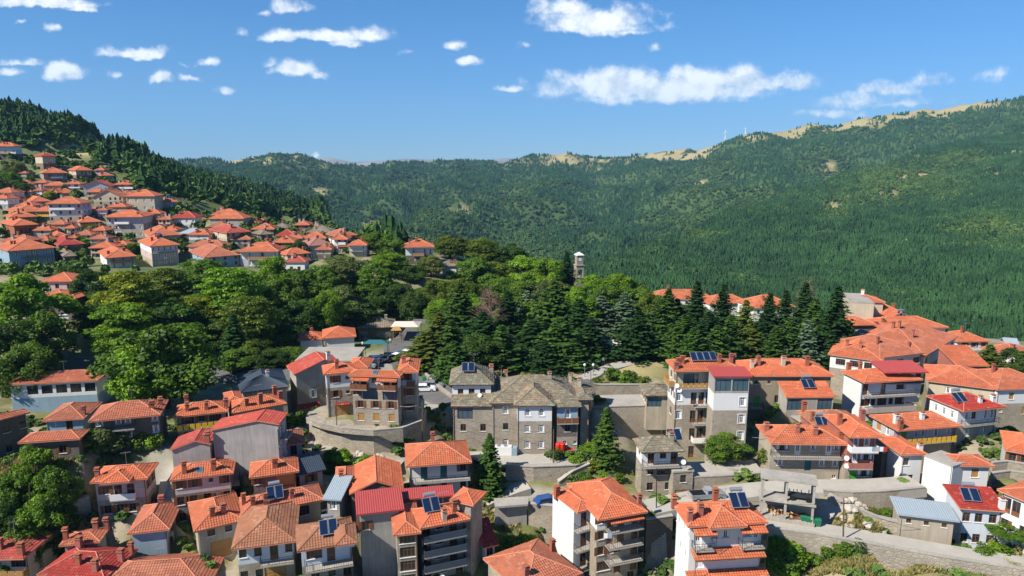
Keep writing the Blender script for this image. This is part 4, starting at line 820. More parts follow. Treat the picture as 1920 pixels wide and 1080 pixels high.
# the tightly packed small houses between the ones above
boxes = [(f[0] - 3, f[1] - 9, f[2] + 3, f[1] + (f[7] - f[1]) * .75) for f in FARV]
fr_ = random.Random(12); nfill = 0
for py in range(322, 486, 9):
    for px in range(-10, 700, 17):
        x = px + fr_.uniform(-7, 7); y = py + fr_.uniform(-4, 4); wd = fr_.uniform(26, 44) * (.75 if y < 400 else 1)
        lo = np.interp(x, [-20, 60, 130, 200, 260, 300, 400, 500, 600, 700], [330, 318, 330, 352, 372, 398, 418, 430, 442, 460]); hi = np.interp(x, [-20, 100, 160, 350, 500, 600, 700], [455, 486, 470, 470, 470, 466, 464])
        if not lo < y < hi: continue
        bb_ = (x, y - 6, x + wd, y + 8)
        if any(min(bb_[2], q[2]) - max(bb_[0], q[0]) > 12 and min(bb_[3], q[3]) - max(bb_[1], q[1]) > 5.5 for q in boxes): continue
        boxes.append((x - 2, y - 8, x + wd + 2, y + 12)); nfill += 1
        Yf = float(np.interp(y, [300, 320, 350, 380, 400, 430, 450, 480, 500], [420, 392, 356, 322, 303, 278, 262, 244, 232])); sto = fr_.choice(['wd', 'cd', 'eg', 'gd', 'ld', 'wg', 'eed', 'ds'])
        house('small orange-roofed house squeezed among larger ones on the packed hillside' if 1 else '', [dict(A=(x, y), B=(x + wd, y), yaw=fr_.choice([0, 4, 8, -4]), d=fr_.uniform(6, 9), Y=Yf + 1.5, st=sto, b=y + fr_.uniform(13, 19), t=fr_.choice(['orange', 'orange', 'rust', 'dorange', 'rust']), F=[fr_.choice(['.w.w.', 'w.w', '.w.', 'wdw']) for _ in sto], R=['.w.'] * len(sto), p=fr_.uniform(.4, .52), fd=6)],
              near=False, group='small packed houses of the hillside village', tint=fr_.choice([0, 1, 2]))
print('fill', nfill)
# ---------------------------------------------------------------- numpy value noise
def vnoise(x, y, seed=0):
    xi = np.floor(x).astype(np.int64); yi = np.floor(y).astype(np.int64); xf = x - xi; yf = y - yi
    def h(a, b):
        n = (a * 374761393 + b * 668265263 + seed * 974711) & 0x7fffffff
        n = ((n ^ (n >> 13)) * 1274126177) & 0x7fffffff
        return ((n ^ (n >> 16)) & 0xffff) / 65535.0
    u = xf * xf * (3 - 2 * xf); v = yf * yf * (3 - 2 * yf)
    return (h(xi, yi) * (1 - u) + h(xi + 1, yi) * u) * (1 - v) + (h(xi, yi + 1) * (1 - u) + h(xi + 1, yi + 1) * u) * v
def fbm(x, y, o=4, seed=0):
    s = 0; a = .5; t = 0
    for k in range(o): s = s + a * vnoise(x * 2 ** k + 17 * k, y * 2 ** k + 31 * k, seed + k); t += a; a *= .5
    return s / t

# ---------------------------------------------------------------- near ground
for (px, py, z) in [(1160,660,13),(1130,672,13),(1000,700,13.5),(900,700,13.5),(1200,690,13.5),(650,690,14),(750,660,13.5),(700,650,14),(790,610,15),(790,740,14),(830,762,14),(1060,690,13.5),(950,690,13.5),
    (1300,690,14),(1500,690,14),(1150,700,13.5),(1100,645,14),(880,650,14),(100,650,16),(150,680,14.5),(300,742,13),(30,700,15),(235,762,12.5),(560,720,14.5),(400,700,14),(480,690,14),(60,625,17),(120,620,17),
    (640,855,11.2),(760,862,11.2),(580,860,11),(560,800,14.5),(700,870,10.5),(600,900,9.5),(1000,898,9.5),(940,905,9.3),(950,930,8.5),(1050,915,9),(1120,905,9.5),(1150,915,9.5),(900,930,8),(880,960,7),(980,960,7.5),
    (1300,928,11.3),(1250,940,11),(1350,915,11.6),(1425,912,12),(1550,915,12.8),(1700,905,13.2),(1230,948,11),(1380,880,12.6),(1330,875,12.3),(1440,968,11.2),(1530,985,11),(1440,985,11),(1600,1003,11),(1750,1028,11),(1900,1056,11),
    (1470,1012,7),(1600,1040,8.2),(1750,1062,8.2),(1500,1075,4.5),(1650,1080,6.2),(885,1075,3),(905,1050,4),(925,1062,4),(862,1078,2),(1480,1045,5.5),(1900,1085,7.5),(1600,950,12.5),(1640,985,11.8),(1460,1070,3.5),(950,1000,6),(980,1020,5),(930,980,6.5),(1000,985,6),
    (50,950,11),(130,972,11),(20,900,12),(130,880,12),(170,860,12),(230,865,12),(320,980,10.5),(300,1000,9),(1850,800,13),(1890,900,13),(560,690,15),(1450,870,13.5),(1415,790,13.8),(1240,700,14.2),(1238,1075,2.5),(600,838,11.3),(640,844,11.3),(690,848,11.3),(740,849,11.2),(790,838,11.6),(575,832,11.6),(665,846,11.3),(1500,1020,8.5),(1620,1036,9.9),(1750,1060,9.9),(1850,1075,9.9),(1232,1000,8),(1236,1040,5),(1250,1060,4),(1225,1060,4)]:
    p = atz(px, py, z); ANCH.append((p.x, p.y, p.z))
for (px, py, Y, dz) in [(-150,120,680,-10),(0,182,620,-10),(100,212,600,-10),(200,262,560,-10),(260,300,540,-10),(330,330,520,-9),(400,358,480,-9),(440,388,450,-8),(520,405,420,-8),(560,415,400,-8),(620,445,360,-6),(690,455,310,-4),
    (-150,200,560,-5),(60,245,520,-3),(150,285,480,0),(230,290,490,0),(200,318,430,0),(250,325,440,-4),(330,370,400,-4),(420,408,370,-5),(500,425,340,-5),(560,430,330,-3),(300,420,310,-2),(430,470,260,-2),(-100,300,440,0),(-100,420,300,0),(-100,520,220,0),
    (-150,600,190,0),(350,500,230,-3),(500,505,225,-3),(640,490,235,-3),(720,480,240,-3),(820,500,235,-3),(300,540,200,-3)]:
    p = at(px, py, Y); ANCH.append((p.x, p.y, p.z + dz))
for (px, Y, z) in [(-150,760,110),(0,720,100),(150,680,75),(300,640,40),(420,600,10),(520,540,-10),(600,480,-20),(680,420,-25),(700,360,-5),(800,300,8),(800,360,-20),(900,300,5),(900,360,-30),(1000,280,5),(1000,340,-30),(1100,270,5),(1100,330,-35),(1250,290,-5),
    (1250,340,-45),(1400,280,-10),(1400,330,-50),(1550,230,2),(1550,290,-45),(1700,215,5),(1700,260,-35),(1850,190,5),(1850,240,-30),(2000,180,5),(2000,230,-30),(2200,160,8),(2200,220,-30),(900,500,-75),(1300,420,-80),(1700,360,-80),(2100,330,-80),(600,700,-90),(1000,800,-120),(1600,600,-120),
    (-150,40,6),(300,40,0),(900,40,-4),(1400,40,-4),(2000,40,0),(2300,60,5),(-200,80,11),(2200,100,13),(2200,130,14),(-200,120,15),(900,230,14),(1000,240,13),(1150,235,12),(1300,235,10),(700,200,15),(600,195,16)]:
    r = ray(px, 540); k = (px - 960) / F * Y * 1.0
    ANCH.append((k, Y, z))
AN = np.array(ANCH)
def G(x, y):
    x = np.atleast_1d(np.asarray(x, float)); y = np.atleast_1d(np.asarray(y, float)); out = np.empty(x.shape)
    sc = 1.0
    for i in range(0, len(x), 4000):
        dx = x[i:i+4000, None] - AN[None, :, 0]; dy = y[i:i+4000, None] - AN[None, :, 1]
        d2 = dx * dx + dy * dy + .4; w_ = d2 ** -1.9; out[i:i+4000] = (w_ * AN[None, :, 2]).sum(1) / w_.sum(1)
    return out
_G0 = G
def G(x, y):
    x = np.atleast_1d(np.asarray(x, float)); y = np.atleast_1d(np.asarray(y, float)); z = _G0(x, y); px = 960 + x / np.maximum(y, 1) * F
    ye = np.interp(px, [560, 640, 720, 900, 1100, 1400, 1550, 1700, 1900, 2300], [900, 420, 330, 285, 272, 266, 240, 212, 205, 200])
    return z - np.clip(y - ye, 0, 400) * .62
def g(x, y): return float(G(x, y)[0])

def grid_mesh(name, X, Y, Z, mat, attrs=None, props=None):
    nr, nc = X.shape; co = np.stack([X, Y, Z], -1).reshape(-1, 3)
    i = np.arange(nr - 1)[:, None] * nc + np.arange(nc - 1)[None, :]; i = i.reshape(-1)
    fc = np.stack([i, i + 1, i + nc + 1, i + nc], -1)
    me = bpy.data.meshes.new(name); me.vertices.add(len(co)); me.vertices.foreach_set('co', co.astype(np.float32).reshape(-1))
    me.loops.add(fc.size); me.loops.foreach_set('vertex_index', fc.reshape(-1).astype(np.int32)); me.polygons.add(len(fc))
    me.polygons.foreach_set('loop_start', (np.arange(len(fc)) * 4).astype(np.int32)); me.update(calc_edges=True)
    me.polygons.foreach_set('use_smooth', np.ones(len(fc), bool))
    for k, a in (attrs or {}).items():
        at_ = me.attributes.new(k, 'FLOAT', 'POINT'); at_.data.foreach_set('value', np.asarray(a, np.float32).reshape(-1))
    me.materials.append(MATS[mat]); me.validate(); o = bpy.data.objects.new(name, me); COL.objects.link(o); o['kind'] = 'structure'
    return o

m, t, b, o_ = newmat('ground'); p = pos(t)
def attr(t, n): a = t.new('ShaderNodeAttribute'); a.attribute_name = n; return a.outputs['Fac']
n1 = t.noise(p, .12, 5, .6); n2 = t.noise(p, .9, 5, .65)
n2 = t.m('ADD', t.m('MULTIPLY', n2, .75), t.m('MULTIPLY', t.noise(p, 4, 4, .7), .35)); soil = t.mix(n2, (.13, .115, .07), (.40, .34, .25)); grass = t.mix(n2, (.075, .10, .03), (.21, .19, .07)); dry = t.mix(n2, (.30, .235, .10), (.52, .42, .22))
c = t.mix(t.ramp(n1, [(.42, 0), (.55, 1)]), soil, grass)
c = t.mix(attr(t, 'dry'), c, dry)
c = t.mix(attr(t, 'green'), c, t.mix(n2, (.035, .065, .018), (.11, .15, .04)))
c = t.mix(attr(t, 'pale'), c, t.mix(n2, (.24, .22, .19), (.40, .37, .32)))
t.link(c, b.inputs['Base Color']); bump(t, b, t.m('ADD', n2, t.noise(p, 5, 4)), .6, .15)
us = np.arange(-420, 2341, 6.0); vs = 30 * (820 / 30) ** (np.linspace(0, 1, 230) ** .92)
PX, YY = np.meshgrid(us, vs); XX = (PX - 960) / F * YY
ZZ = G(XX.reshape(-1), YY.reshape(-1)).reshape(XX.shape)
rel = np.clip((YY - 260) / 200, 0, 1); ZZ = ZZ + rel * (fbm(XX / 60, YY / 60, 4, 5) - .5) * 16 + (fbm(XX / 6, YY / 6, 3, 9) - .5) * .5
ff = YY * CP - (ZZ - CAMZ) * SP; PYg = 540 - F * (YY * SP + (ZZ - CAMZ) * CP) / ff
def ell(PXa, PYa, L):
    m_ = np.zeros(PXa.shape)
    for (cx, cy, rx, ry) in L: m_ = np.maximum(m_, np.clip(1.6 - 1.6 * np.sqrt(((PXa - cx) / rx) ** 2 + ((PYa - cy) / ry) ** 2), 0, 1))
    return m_
hilln = fbm(XX / 14, YY / 14, 4, 3)
dryE = ell(PXg := 960 + F * XX / ff, PYg, [(160,280,75,26),(230,305,60,16),(110,262,40,10),(1170,690,110,28),(1520,1060,90,30),(1650,1060,150,30),(1640,965,60,26),(940,955,60,10),(120,965,60,14),(1620,985,90,40),(1000,700,60,15),(160,640,30,8),(1850,1075,80,20)])
dryE = np.where(YY > 260, np.clip(dryE * 1.3 * (hilln * 1.7 - .25), 0, 1), dryE * np.clip(hilln * 1.6, .3, 1))
green = np.where((YY > 380), .8, 0.0) * (1 - dryE) * 1.0; green = np.maximum(green, ell(PXg, PYg, [(1480,1010,60,25),(1750,1060,60,14),(900,990,90,30),(340,560,400,130),(700,600,500,90),(1100,560,300,80),(60,900,100,70),(1400,600,250,70)]) * .9)
pale = ell(PXg, PYg, [(760,680,90,40),(650,760,60,20),(1330,880,80,20),(1000,850,130,16),(620,830,60,20),(1500,915,200,14),(820,750,60,30),(700,870,80,14),(300,900,50,80),(1560,880,60,20),(950,1020,60,18),(1450,840,40,30),(1000,930,80,20),(1560,960,60,40),(1200,960,40,20)])
ground = grid_mesh('ground', XX, YY, ZZ, 'ground', dict(dry=dryE, green=green, pale=pale))

# ---------------------------------------------------------------- roads, terraces, retaining walls
m, t, b, o_ = newmat('road'); p = pos(t); n2 = t.noise(p, .6, 6, .65)
t.link(t.mix(n2, (.28, .26, .225), (.46, .43, .375)), b.inputs['Base Color']); bump(t, b, t.noise(p, 6, 3), .2, .03)
m, t, b, o_ = newmat('asphalt'); p = pos(t); n2 = t.noise(p, .4, 6, .65)
t.link(t.mix(n2, (.09, .09, .088), (.17, .16, .15)), b.inputs['Base Color'])
def ribbon(name, pts, wd, mat, lift=.12, kind='structure', label=None, cat=None):
    """pts: (px, py, z) centreline on the ground; a draped strip with soft sides"""
    P = [atz(*q) for q in pts]; R_ = []
    for i in range(len(P) - 1):
        n = max(2, int((P[i + 1] - P[i]).length / 1.2))
        for k in range(n): R_.append(P[i].lerp(P[i + 1], k / n))
    R_.append(P[-1])
    for _ in range(6): R_ = [R_[0]] + [(R_[i - 1] + R_[i] * 2 + R_[i + 1]) / 4 for i in range(1, len(R_) - 1)] + [R_[-1]]
    mb = MB().mat(mat); v = []; n = len(R_)
    for i, q in enumerate(R_):
        d = (R_[min(i + 1, n - 1)] - R_[max(i - 1, 0)]); d.z = 0; d.normalize(); s = Vector((-d.y, d.x, 0)) * wd / 2; up = Vector((0, 0, lift))
        for k in (-1, 1):
            a = q + s * k; a.z = q.z; v += [a + up] if k == -1 else [a + up]
        v += [q - s * 1.02 - Vector((0, 0, 1.2)), q + s * 1.02 - Vector((0, 0, 1.2))]
    fs = []
    for i in range(n - 1):
        a = i * 4; c_ = a + 4; fs += [(a, a + 1, c_ + 1, c_), (a + 2, a, c_, c_ + 2), (a + 1, a + 3, c_ + 3, c_ + 1)]
    mb.add(v, fs); return build(mb, name, kind=kind, label=label, category=cat)
ribbon('road', [(1215,952,11.1),(1300,934,11.4),(1370,924,11.7),(1440,915,12.2),(1540,912,12.8),(1640,912,13.1),(1720,905,13.3)], 4.2, 'road')
ribbon('lower_road', [(1400,962,11.2),(1440,978,11.1),(1530,990,11.1),(1620,1004,11.1),(1750,1028,11.1),(1860,1046,11.1),(1960,1062,11.1)], 2.7, 'road')
ribbon('lane', [(570,850,11.2),(640,858,11.3),(700,866,11.2),(752,872,11.1)], 3.2, 'road')
ribbon('alley', [(305,1010,9),(312,950,10.6),(318,900,11.3),(322,850,12)], 2.6, 'road')
ribbon('park_road', [(-60,668,15),(60,676,15),(130,684,14.6),(240,690,14.2),(420,700,14.1),(540,704,14.6),(600,700,14.4)], 8.5, 'asphalt', .2)
ribbon('plaza_road', [(800,600,15),(780,625,14.3),(745,655,13.8),(770,690,13.7),(800,725,14),(830,745,14.2),(900,752,14.3),(1120,722,14)], 7.5, 'asphalt', .25)
ribbon('park_path', [(1090,712,13.7),(1140,690,13.6),(1200,676,13.4),(1260,668,13.4)], 3.5, 'road', .15)
ribbon('yard', [(985,903,9.4),(940,916,8.8),(900,935,8.0)], 5.5, 'road', .15)

def wallpoly(name, label, cat, pts, th, h, mat='rubble', below=3.0, cop='concrete', closed=False):
    """pts: (px, py, z) of the wall TOP line, h visible height"""
    P = [atz(*q) for q in pts]; mb = MB().mat(mat); cb = MB().mat(cop); n = len(P); off = []
    for i in range(n):
        d = (P[min(i + 1, n - 1)] - P[max(i - 1, 0)]); d.z = 0; d.normalize(); off.append(Vector((-d.y, d.x, 0)) * th)
    for i in range(n - 1):
        a, b2 = P[i], P[i + 1]; a2, b3 = a + off[i], b2 + off[i + 1]; dz = Vector((0, 0, h + below))
        mb.add([a, b2, b3, a2, a - dz, b2 - dz, b3 - dz, a2 - dz], [(0,1,2,3),(0,4,5,1),(1,5,6,2),(2,6,7,3),(3,7,4,0)])
        u_ = Vector((0, 0, .14)); w_ = off[i] * -.15; w2 = off[i + 1] * -.15; lo = Vector((0, 0, .005))
        q = [a + w_ + lo, b2 + w2 + lo, b3 - w2 + lo, a2 - w_ + lo]; cb.add(q + [x + u_ for x in q], [(4,5,6,7),(0,1,5,4),(1,2,6,5),(2,3,7,6),(3,0,4,7)])
    o = build(mb, name, label=label, category=cat) if label else build(mb, name, kind='structure'); build(cb, 'coping', o); return o
def slab(name, pts, z, th, mat, label=None, cat=None):
    P = [atz(px, py, z) for px, py in pts]; k = len(P); mb = MB().mat(mat)
    mb.add(P + [p - Vector((0, 0, th)) for p in P], [tuple(range(k)), tuple(range(2 * k - 1, k - 1, -1))] + [(i, i + k, (i + 1) % k + k, (i + 1) % k) for i in range(k)])
    return build(mb, name, label=label, category=cat, kind=None if label else 'structure')
slab('terrace', [(572,785),(600,797),(640,806),(700,812),(756,806),(793,792),(800,768),(700,760),(580,770)], 15.25, 8, 'rubble', 'curved stone retaining terrace carrying the guesthouse above the lane', 'terrace')
wallpoly('parapet_wall', 'low curved parapet wall along the guesthouse terrace', 'wall', [(574,784,16.1),(600,794,16.1),(640,803,16.1),(700,808,16.1),(755,803,16.1),(792,789,16.1)], .3, .9, 'rubble', 0)
wallpoly('retaining_wall', 'stained stone retaining wall with two openings below the white-bay mansion', 'wall', [(948,872,12.0),(1000,876,12.0),(1080,873,12.0),(1106,866,12.0)], .8, 3.2)
wallpoly('stair_wall', 'sloping stone stair wall right of the round green shrub', 'wall', [(1048,904,9.8),(1075,884,11.2),(1106,870,12)], .6, 2, 'rubble')
wallpoly('terrace_wall', 'plain stone wall under the open terrace beside the cedar', 'wall', [(1106,764,16.4),(1180,762,16.4),(1262,760,16.4)], .6, 6, 'stone')
slab('stone_terrace', [(1106,763),(1262,759),(1245,738),(1110,741)], 16.3, .4, 'concrete', 'pale paved open terrace between the mansion and the hotel', 'terrace')
wallpoly('back_wall', 'long stone wall with coping between the terrace and the park slope', 'wall', [(1085,722,17.0),(1195,722,17.0),(1235,722,17.0)], .5, 3, 'stone')
slab('mansion_terrace', [(940,872),(1110,866),(1112,848),(850,846)], 11.95, .5, 'road', 'pale paved yard strip before the mansion with red tanks', 'terrace')
slab('hotel_forecourt', [(1300,895),(1432,886),(1412,862),(1285,866)], 12.5, 3.5, 'road', 'pale concrete forecourt in front of the hotel', 'forecourt')
wallpoly('forecourt_wall', 'stone retaining wall between the forecourt and the road by the pickup', 'wall', [(1300,896,12.75),(1360,893,12.75),(1436,887,12.75)], .4, 2.5, 'stone')
wallpoly('yard_wall', 'grey stone retaining wall with stepped top behind the blank-walled block', 'wall', [(990,945,9.6),(1040,950,9.6)], .5, 6, 'stone')
wallpoly('bank_wall', 'dark stone bank wall beside the steep stairs right of the blank-walled block', 'wall', [(1212,975,10.5),(1262,968,10.8)], .5, 7, 'darkstone')
wallpoly('road_wall', 'long stone wall along the outer edge of the lower road', 'wall', [(1440,990,11.6),(1530,1002,11.6),(1620,1018,11.6),(1750,1042,11.6),(1860,1060,11.6),(1980,1078,11.6)], .35, 1.4, 'rubble')
wallpoly('upper_road_wall', 'low stone wall below the pale upper road, right of the concrete frame', 'wall', [(1545,920,13.2),(1600,924,13.2),(1660,922,13.3),(1735,915,13.5)], .4, 2.0, 'stone')
wallpoly('slope_wall', 'crumbling pale stone wall descending the rocky bank to the stone shed', 'wall', [(1552,928,12.9),(1600,952,12.6),(1640,970,12.4),(1684,980,12.4)], .6, 1.5, 'rubble')
wallpoly('garden_wall', 'rough garden wall above the grass patch behind the green thicket, lower left', 'wall', [(60,1000,10.6),(110,955,11.8),(168,930,12.6)], .4, 2.2, 'rubble')
wallpoly('cottage_wall', 'pale stone wall behind the grass strip beside the pyramid-roofed cottage', 'wall', [(95,868,13.4),(170,860,13.4),(262,862,13.2)], .4, 1.5, 'rubble')
wallpoly('terrace_wall', 'flower-bed wall, upper of two right of the blank white block', 'wall', [(1862,868,14.4),(1890,866,14.4),(1930,872,14.4)], .4, 1.4, 'stone')
wallpoly('terrace_wall', 'flower-bed wall, lower of two right of the blank white block', 'wall', [(1862,888,13.6),(1895,884,13.6),(1940,890,13.6)], .4, 1.4, 'stone')
wallpoly('plaza_wall', 'low kerb wall along the grassy bank between plaza road and park', 'wall', [(850,742,15),(820,720,15),(800,700,14.8)], .4, .8, 'stone')

slab('carport_deck', [(926,934),(992,930),(990,945),(928,950)], 10.1, .3, 'concrete', 'flat pale concrete deck over a small store beside the parked blue car', 'deck')
wallpoly('store_wall', 'low concrete store wall beneath the flat deck near the blue car', 'wall', [(928,949,9.7),(988,945,9.7)], .3, 2, 'concrete')
# ---------------------------------------------------------------- concrete frame
def frame_building():
    zb = 11.4; A = atz(1424, 970, zb); B = atz(1524, 985, zb); u = (B - A).normalized(); W = (B - A).length; n = Vector((-u.y, u.x, 0)); D = 2.5
    root = thing('concrete_frame', 'unfinished two-storey concrete frame with bare columns beside the road', 'unfinished building', A, math.atan2(u.y, u.x))
    top = 60 + (at(1424, 893, A.y).z - 60); hh = top - zb; z1 = hh * .44; 
    for (nm, z0, z1_) in (('floor_slab', -2.5, .25), ('floor_slab', z1, z1 + .25), ('roof_slab', hh - .28, hh)):
        mb = MB().mat('concrete'); mb.box(-.2, W + .2, -.2, D + .2, z0, z1_); build(mb, nm, root)
    for (za, zb2) in ((.25, z1), (z1 + .25, hh - .28)):
        for ix in (0, .47, 1):
            for iy in (0, 1):
                mb = MB().mat('concrete'); x = ix * (W - .3); y = iy * (D - .3); mb.box(x, x + .3, y, y + .3, za + .002, zb2 - .002); build(mb, 'column', root)
    mb = MB().mat('concrete'); mb.box(.3, W - .3, D - .25, D - .08, .26, z1 - .01); build(mb, 'back_wall', root)
    def P(x, y, z): return A + u * x + n * y + Vector((0, 0, z))
    for i in range(26):
        mb = MB().mat(['woodlight', 'cream', 'wood'][i % 3]); rr = random.Random(i); x = rr.uniform(.8, W * .62); y = rr.uniform(.7, 1.9); z = .42 + rr.choice([0, .3, .6]) * (1 if i > 8 else 0)
        mb.tube(Vector((0, -.28, 0)), Vector((0, .28, 0)), rr.uniform(.13, .22), n=7)
        o = build(mb, 'log'); o.location = P(x, y, z); o.rotation_euler = (0, 0, rr.uniform(-.6, .6)); o['label'] = 'cut firewood log in the heap inside the concrete frame ground floor'; o['category'] = 'log'; o['group'] = 'firewood logs heaped in the concrete frame'
    for i in range(3):
        mb = MB().mat('wood'); mb.box(-1.2, 1.2, -.12, .12, 0, .08); o = build(mb, 'plank'); o.location = P(W * .72, .6 + i * .5, .27 + i * .09); o.rotation_euler = (0, 0, .1 * i)
        o['label'] = 'brown plank lying beside the logs inside the concrete frame'; o['category'] = 'plank'; o['group'] = 'planks beside the firewood'
    t = thing('trailer', 'dark iron cart with spiky frame parked on the frame upper floor', 'cart', P(W * .74, 1.2, z1 + .25), math.atan2(u.y, u.x))
    mb = MB().mat('metal_dark'); mb.box(-1.6, 1.6, -.6, .6, .5, .75); build(mb, 'bed', t)
    for x in (-1, 1):
        for y in (-.7, .7): mb = MB().mat('tyre'); mb.tube((x, y - .08, .33), (x, y + .08, .33), .33, n=10); build(mb, 'wheel', t)
    mb = MB().mat('metal_dark')
    for k in range(6): mb.tube((-1.2 + k * .45, 0, .75), (-1.4 + k * .5, random.Random(k).uniform(-.5, .5), 1.2 + .3 * (k % 2)), .06, n=5)
    build(mb, 'tine', t)
frame_building()
# ---------------------------------------------------------------- mountains
def mountain(name, ridge, bottom, mat, u0, u1, du, nt, seed, amp, rear=.05):
    """ridge: (px, py, Y); bottom: (px, py, Y): a slope from bottom line up to the ridge line, then down behind"""
    rp = np.array(ridge, float); bp = np.array(bottom, float); us = np.arange(u0, u1 + 1, du); ts = np.linspace(0, 1, nt)
    rpy = np.interp(us, rp[:, 0], rp[:, 1]); rY = np.interp(us, rp[:, 0], rp[:, 2]); bpy_ = np.interp(us, bp[:, 0], bp[:, 1]); bY = np.interp(us, bp[:, 0], bp[:, 2])
    T_, U_ = np.meshgrid(ts, us, indexing='ij')
    Yd = bY[None, :] * (rY / bY)[None, :] ** T_; py = bpy_[None, :] + (rpy - bpy_)[None, :] * T_
    yv = (540 - py) / F; k = Yd / (CP + yv * SP); X = (U_ - 960) / F * k; Z = CAMZ + (-SP + yv * CP) * k
    rd = np.abs(fbm(X / 330 + seed, Yd / 420, 4, seed) - .5) * 2; rd2 = fbm(X / 90, Yd / 110, 4, seed + 4) - .5
    env = np.sin(np.pi * np.clip(T_ * .93 + .03, 0, 1)) ** .8
    Z = Z + env * amp * Yd * ((.36 - rd) * .9 + rd2 * .35)
    Z = Z + (T_ > .9) * rd2 * Yd * amp * .12
    # rear slope
    n2 = 14; sl = []
    for i in range(1, n2 + 1): sl.append((X[-1] * (1 + rear * i), Yd[-1] * (1 + rear * i), Z[-1] - Yd[-1] * .012 * i * i * .3 - Yd[-1] * .008 * i))
    X2 = np.vstack([X] + [s[0][None] for s in sl]); Y2 = np.vstack([Yd] + [s[1][None] for s in sl]); Z2 = np.vstack([Z] + [s[2][None] for s in sl])
    ff = Y2 * CP - (Z2 - CAMZ) * SP; PYm = 540 - F * (Y2 * SP + (Z2 - CAMZ) * CP) / ff; PXm = 960 + F * X2 / ff
    return X2, Y2, Z2, PXm, PYm, np.vstack([T_] + [np.ones((1, len(us)))] * n2), nt
def mount_mat(name, g1, g2, d1, d2):
    m, t, b, o_ = newmat(name); p = pos(t); n = t.noise(p, .02, 6, .65); n2 = t.noise(p, .12, 5, .7)
    c = t.mix(n2, g1, g2); c = t.mix(attr(t, 'dry'), c, t.mix(n2, d1, d2)); t.link(c, b.inputs['Base Color']); bump(t, b, n2, .8, 2.0); b.inputs['Specular IOR Level'].default_value = .05
mount_mat('mount', (.03, .06, .02), (.085, .12, .035), (.20, .18, .07), (.50, .39, .22)); mount_mat('mount_far', (.12, .12, .12), (.22, .18, .16), (.25, .2, .18), (.45, .36, .3))
RB = [(-400,330,2600),(0,322,2600),(250,310,2700),(300,303,2700),(330,303,2750),(400,308,2800),(430,304,2900),(480,293,3000),(520,288,3000),(560,294,3000),(600,306,3000),(680,316,3100),(760,310,3200),(850,303,3300),(900,306,3300),(940,312,3300),(1000,302,3300),(1060,298,3300),(1110,302,3400),(1200,292,3400),
      (1300,279,3300),(1360,258,3200),(1420,248,3100),(1480,244,3100),(1520,228,3100),(1560,240,3000),(1640,228,3000),(1700,217,2900),(1800,201,2800),(1860,194,2700),(1920,185,2600),(2340,120,2500)]
BB = [(-400,520,900),(400,500,800),(700,560,700),(1000,610,640),(1300,600,800),(1700,560,1100),(2340,500,1400)]
RA = [(820,640,420),(950,575,520),(1050,530,640),(1150,496,820),(1250,452,1000),(1350,412,1200),(1500,362,1450),(1600,330,1600),(1700,298,1750),(1800,275,1850),(1920,245,1950),(2340,160,2100)]
BA = [(820,700,330),(1100,700,320),(1400,720,310),(1700,760,290),(2340,800,280)]
RC = [(-400,300,9000),(560,303,9500),(590,300,9500),(620,295,9500),(660,304,9500),(700,303,9500),(760,298,9500),(830,300,9500),(900,303,9500),(950,296,9500),(1000,301,9500),(1100,306,9000),(2340,306,9000)]
def simple(name, ridge, bot, mat, u0, u1, du, nt, seed, amp, bareE, thr, ridge_bare):
    X, Y, Z, PXm, PYm, T_, ntt = mountain(name, ridge, bot, mat, u0, u1, du, nt, seed, amp)
    nz = fbm(X / 120, Y / 150, 5, seed + 9); rb = ridge_bare(PXm) * np.clip((T_ - (.955 - .02 * (PXm > 1100))) / .02, 0, 1)
    sm = fbm(X / 45, Y / 55, 4, seed + 3)
    bare = np.clip(ell(PXm, PYm, bareE) * 1.5 * np.clip((sm - .44) * 9, 0, .9) + (nz > thr) * (nz - thr) * 12 + rb * (sm > .36), 0, 1)
    o = grid_mesh(name, X, Y, Z, mat, dict(dry=bare)); return X[:ntt], Y[:ntt], Z[:ntt], PXm[:ntt], PYm[:ntt], bare[:ntt]
bareB = [(520,300,75,12),(420,305,40,6),(600,310,40,8),(470,370,110,22),(560,400,60,20),(600,360,30,10),(860,395,30,7),(940,400,12,4),(700,420,26,8),(1560,315,32,14),(1425,348,10,6),(1060,308,50,6),(1120,320,10,6),(1180,296,60,6),(1290,284,60,6),(1400,258,60,6),(1250,400,8,4),(1350,460,6,4),(760,440,30,7),(850,440,16,6),(1540,228,10,5)]
ridb = lambda px: np.interp(px, [300,400,420,600,640,700,900,930,1000,1040,1150,1350,1500,1850,1900,2000], [0,.2,.9,.9,.1,.1,.1,.8,.2,.9,1,1,.8,.9,.2,0])
MBt = simple('mountain', RB, BB, 'mount', -400, 2340, 8, 150, 11, .085, bareB, .80, ridb)
bareA = [(1710,335,90,14),(1650,370,50,14),(1800,310,70,8),(1560,390,26,9),(1860,330,26,6),(1760,385,40,5),(1680,300,60,6),(1740,318,70,6),(1900,285,20,14),(1850,420,12,10),(1540,440,14,6),(1300,500,6,5)]
MAt = simple('mountain_spur', RA, BA, 'mount', 820, 2340, 8, 150, 23, .080, bareA, .82, lambda px: 0 * px)
RC = mountain('x', RC, [(-400,330,6000),(2340,330,6000)], '', -400, 2340, 20, 20, 5, .004, .01)
grid_mesh('far_mountain', RC[0], RC[1], RC[2], 'mount_far', dict(dry=np.clip(fbm(RC[0] / 300, RC[1] / 300, 4, 2) * 1.6 - .3, 0, 1)))
# valley floor: one sheet to the horizon, beneath everything
us = np.linspace(-11800, 11800, 31); vs_ = np.linspace(-380, 13800, 24); XV, YV = np.meshgrid(us, vs_)
grid_mesh('valley_ground', XV, YV, np.full(XV.shape, -380.0), 'mount', dict(dry=np.zeros(XV.shape)))

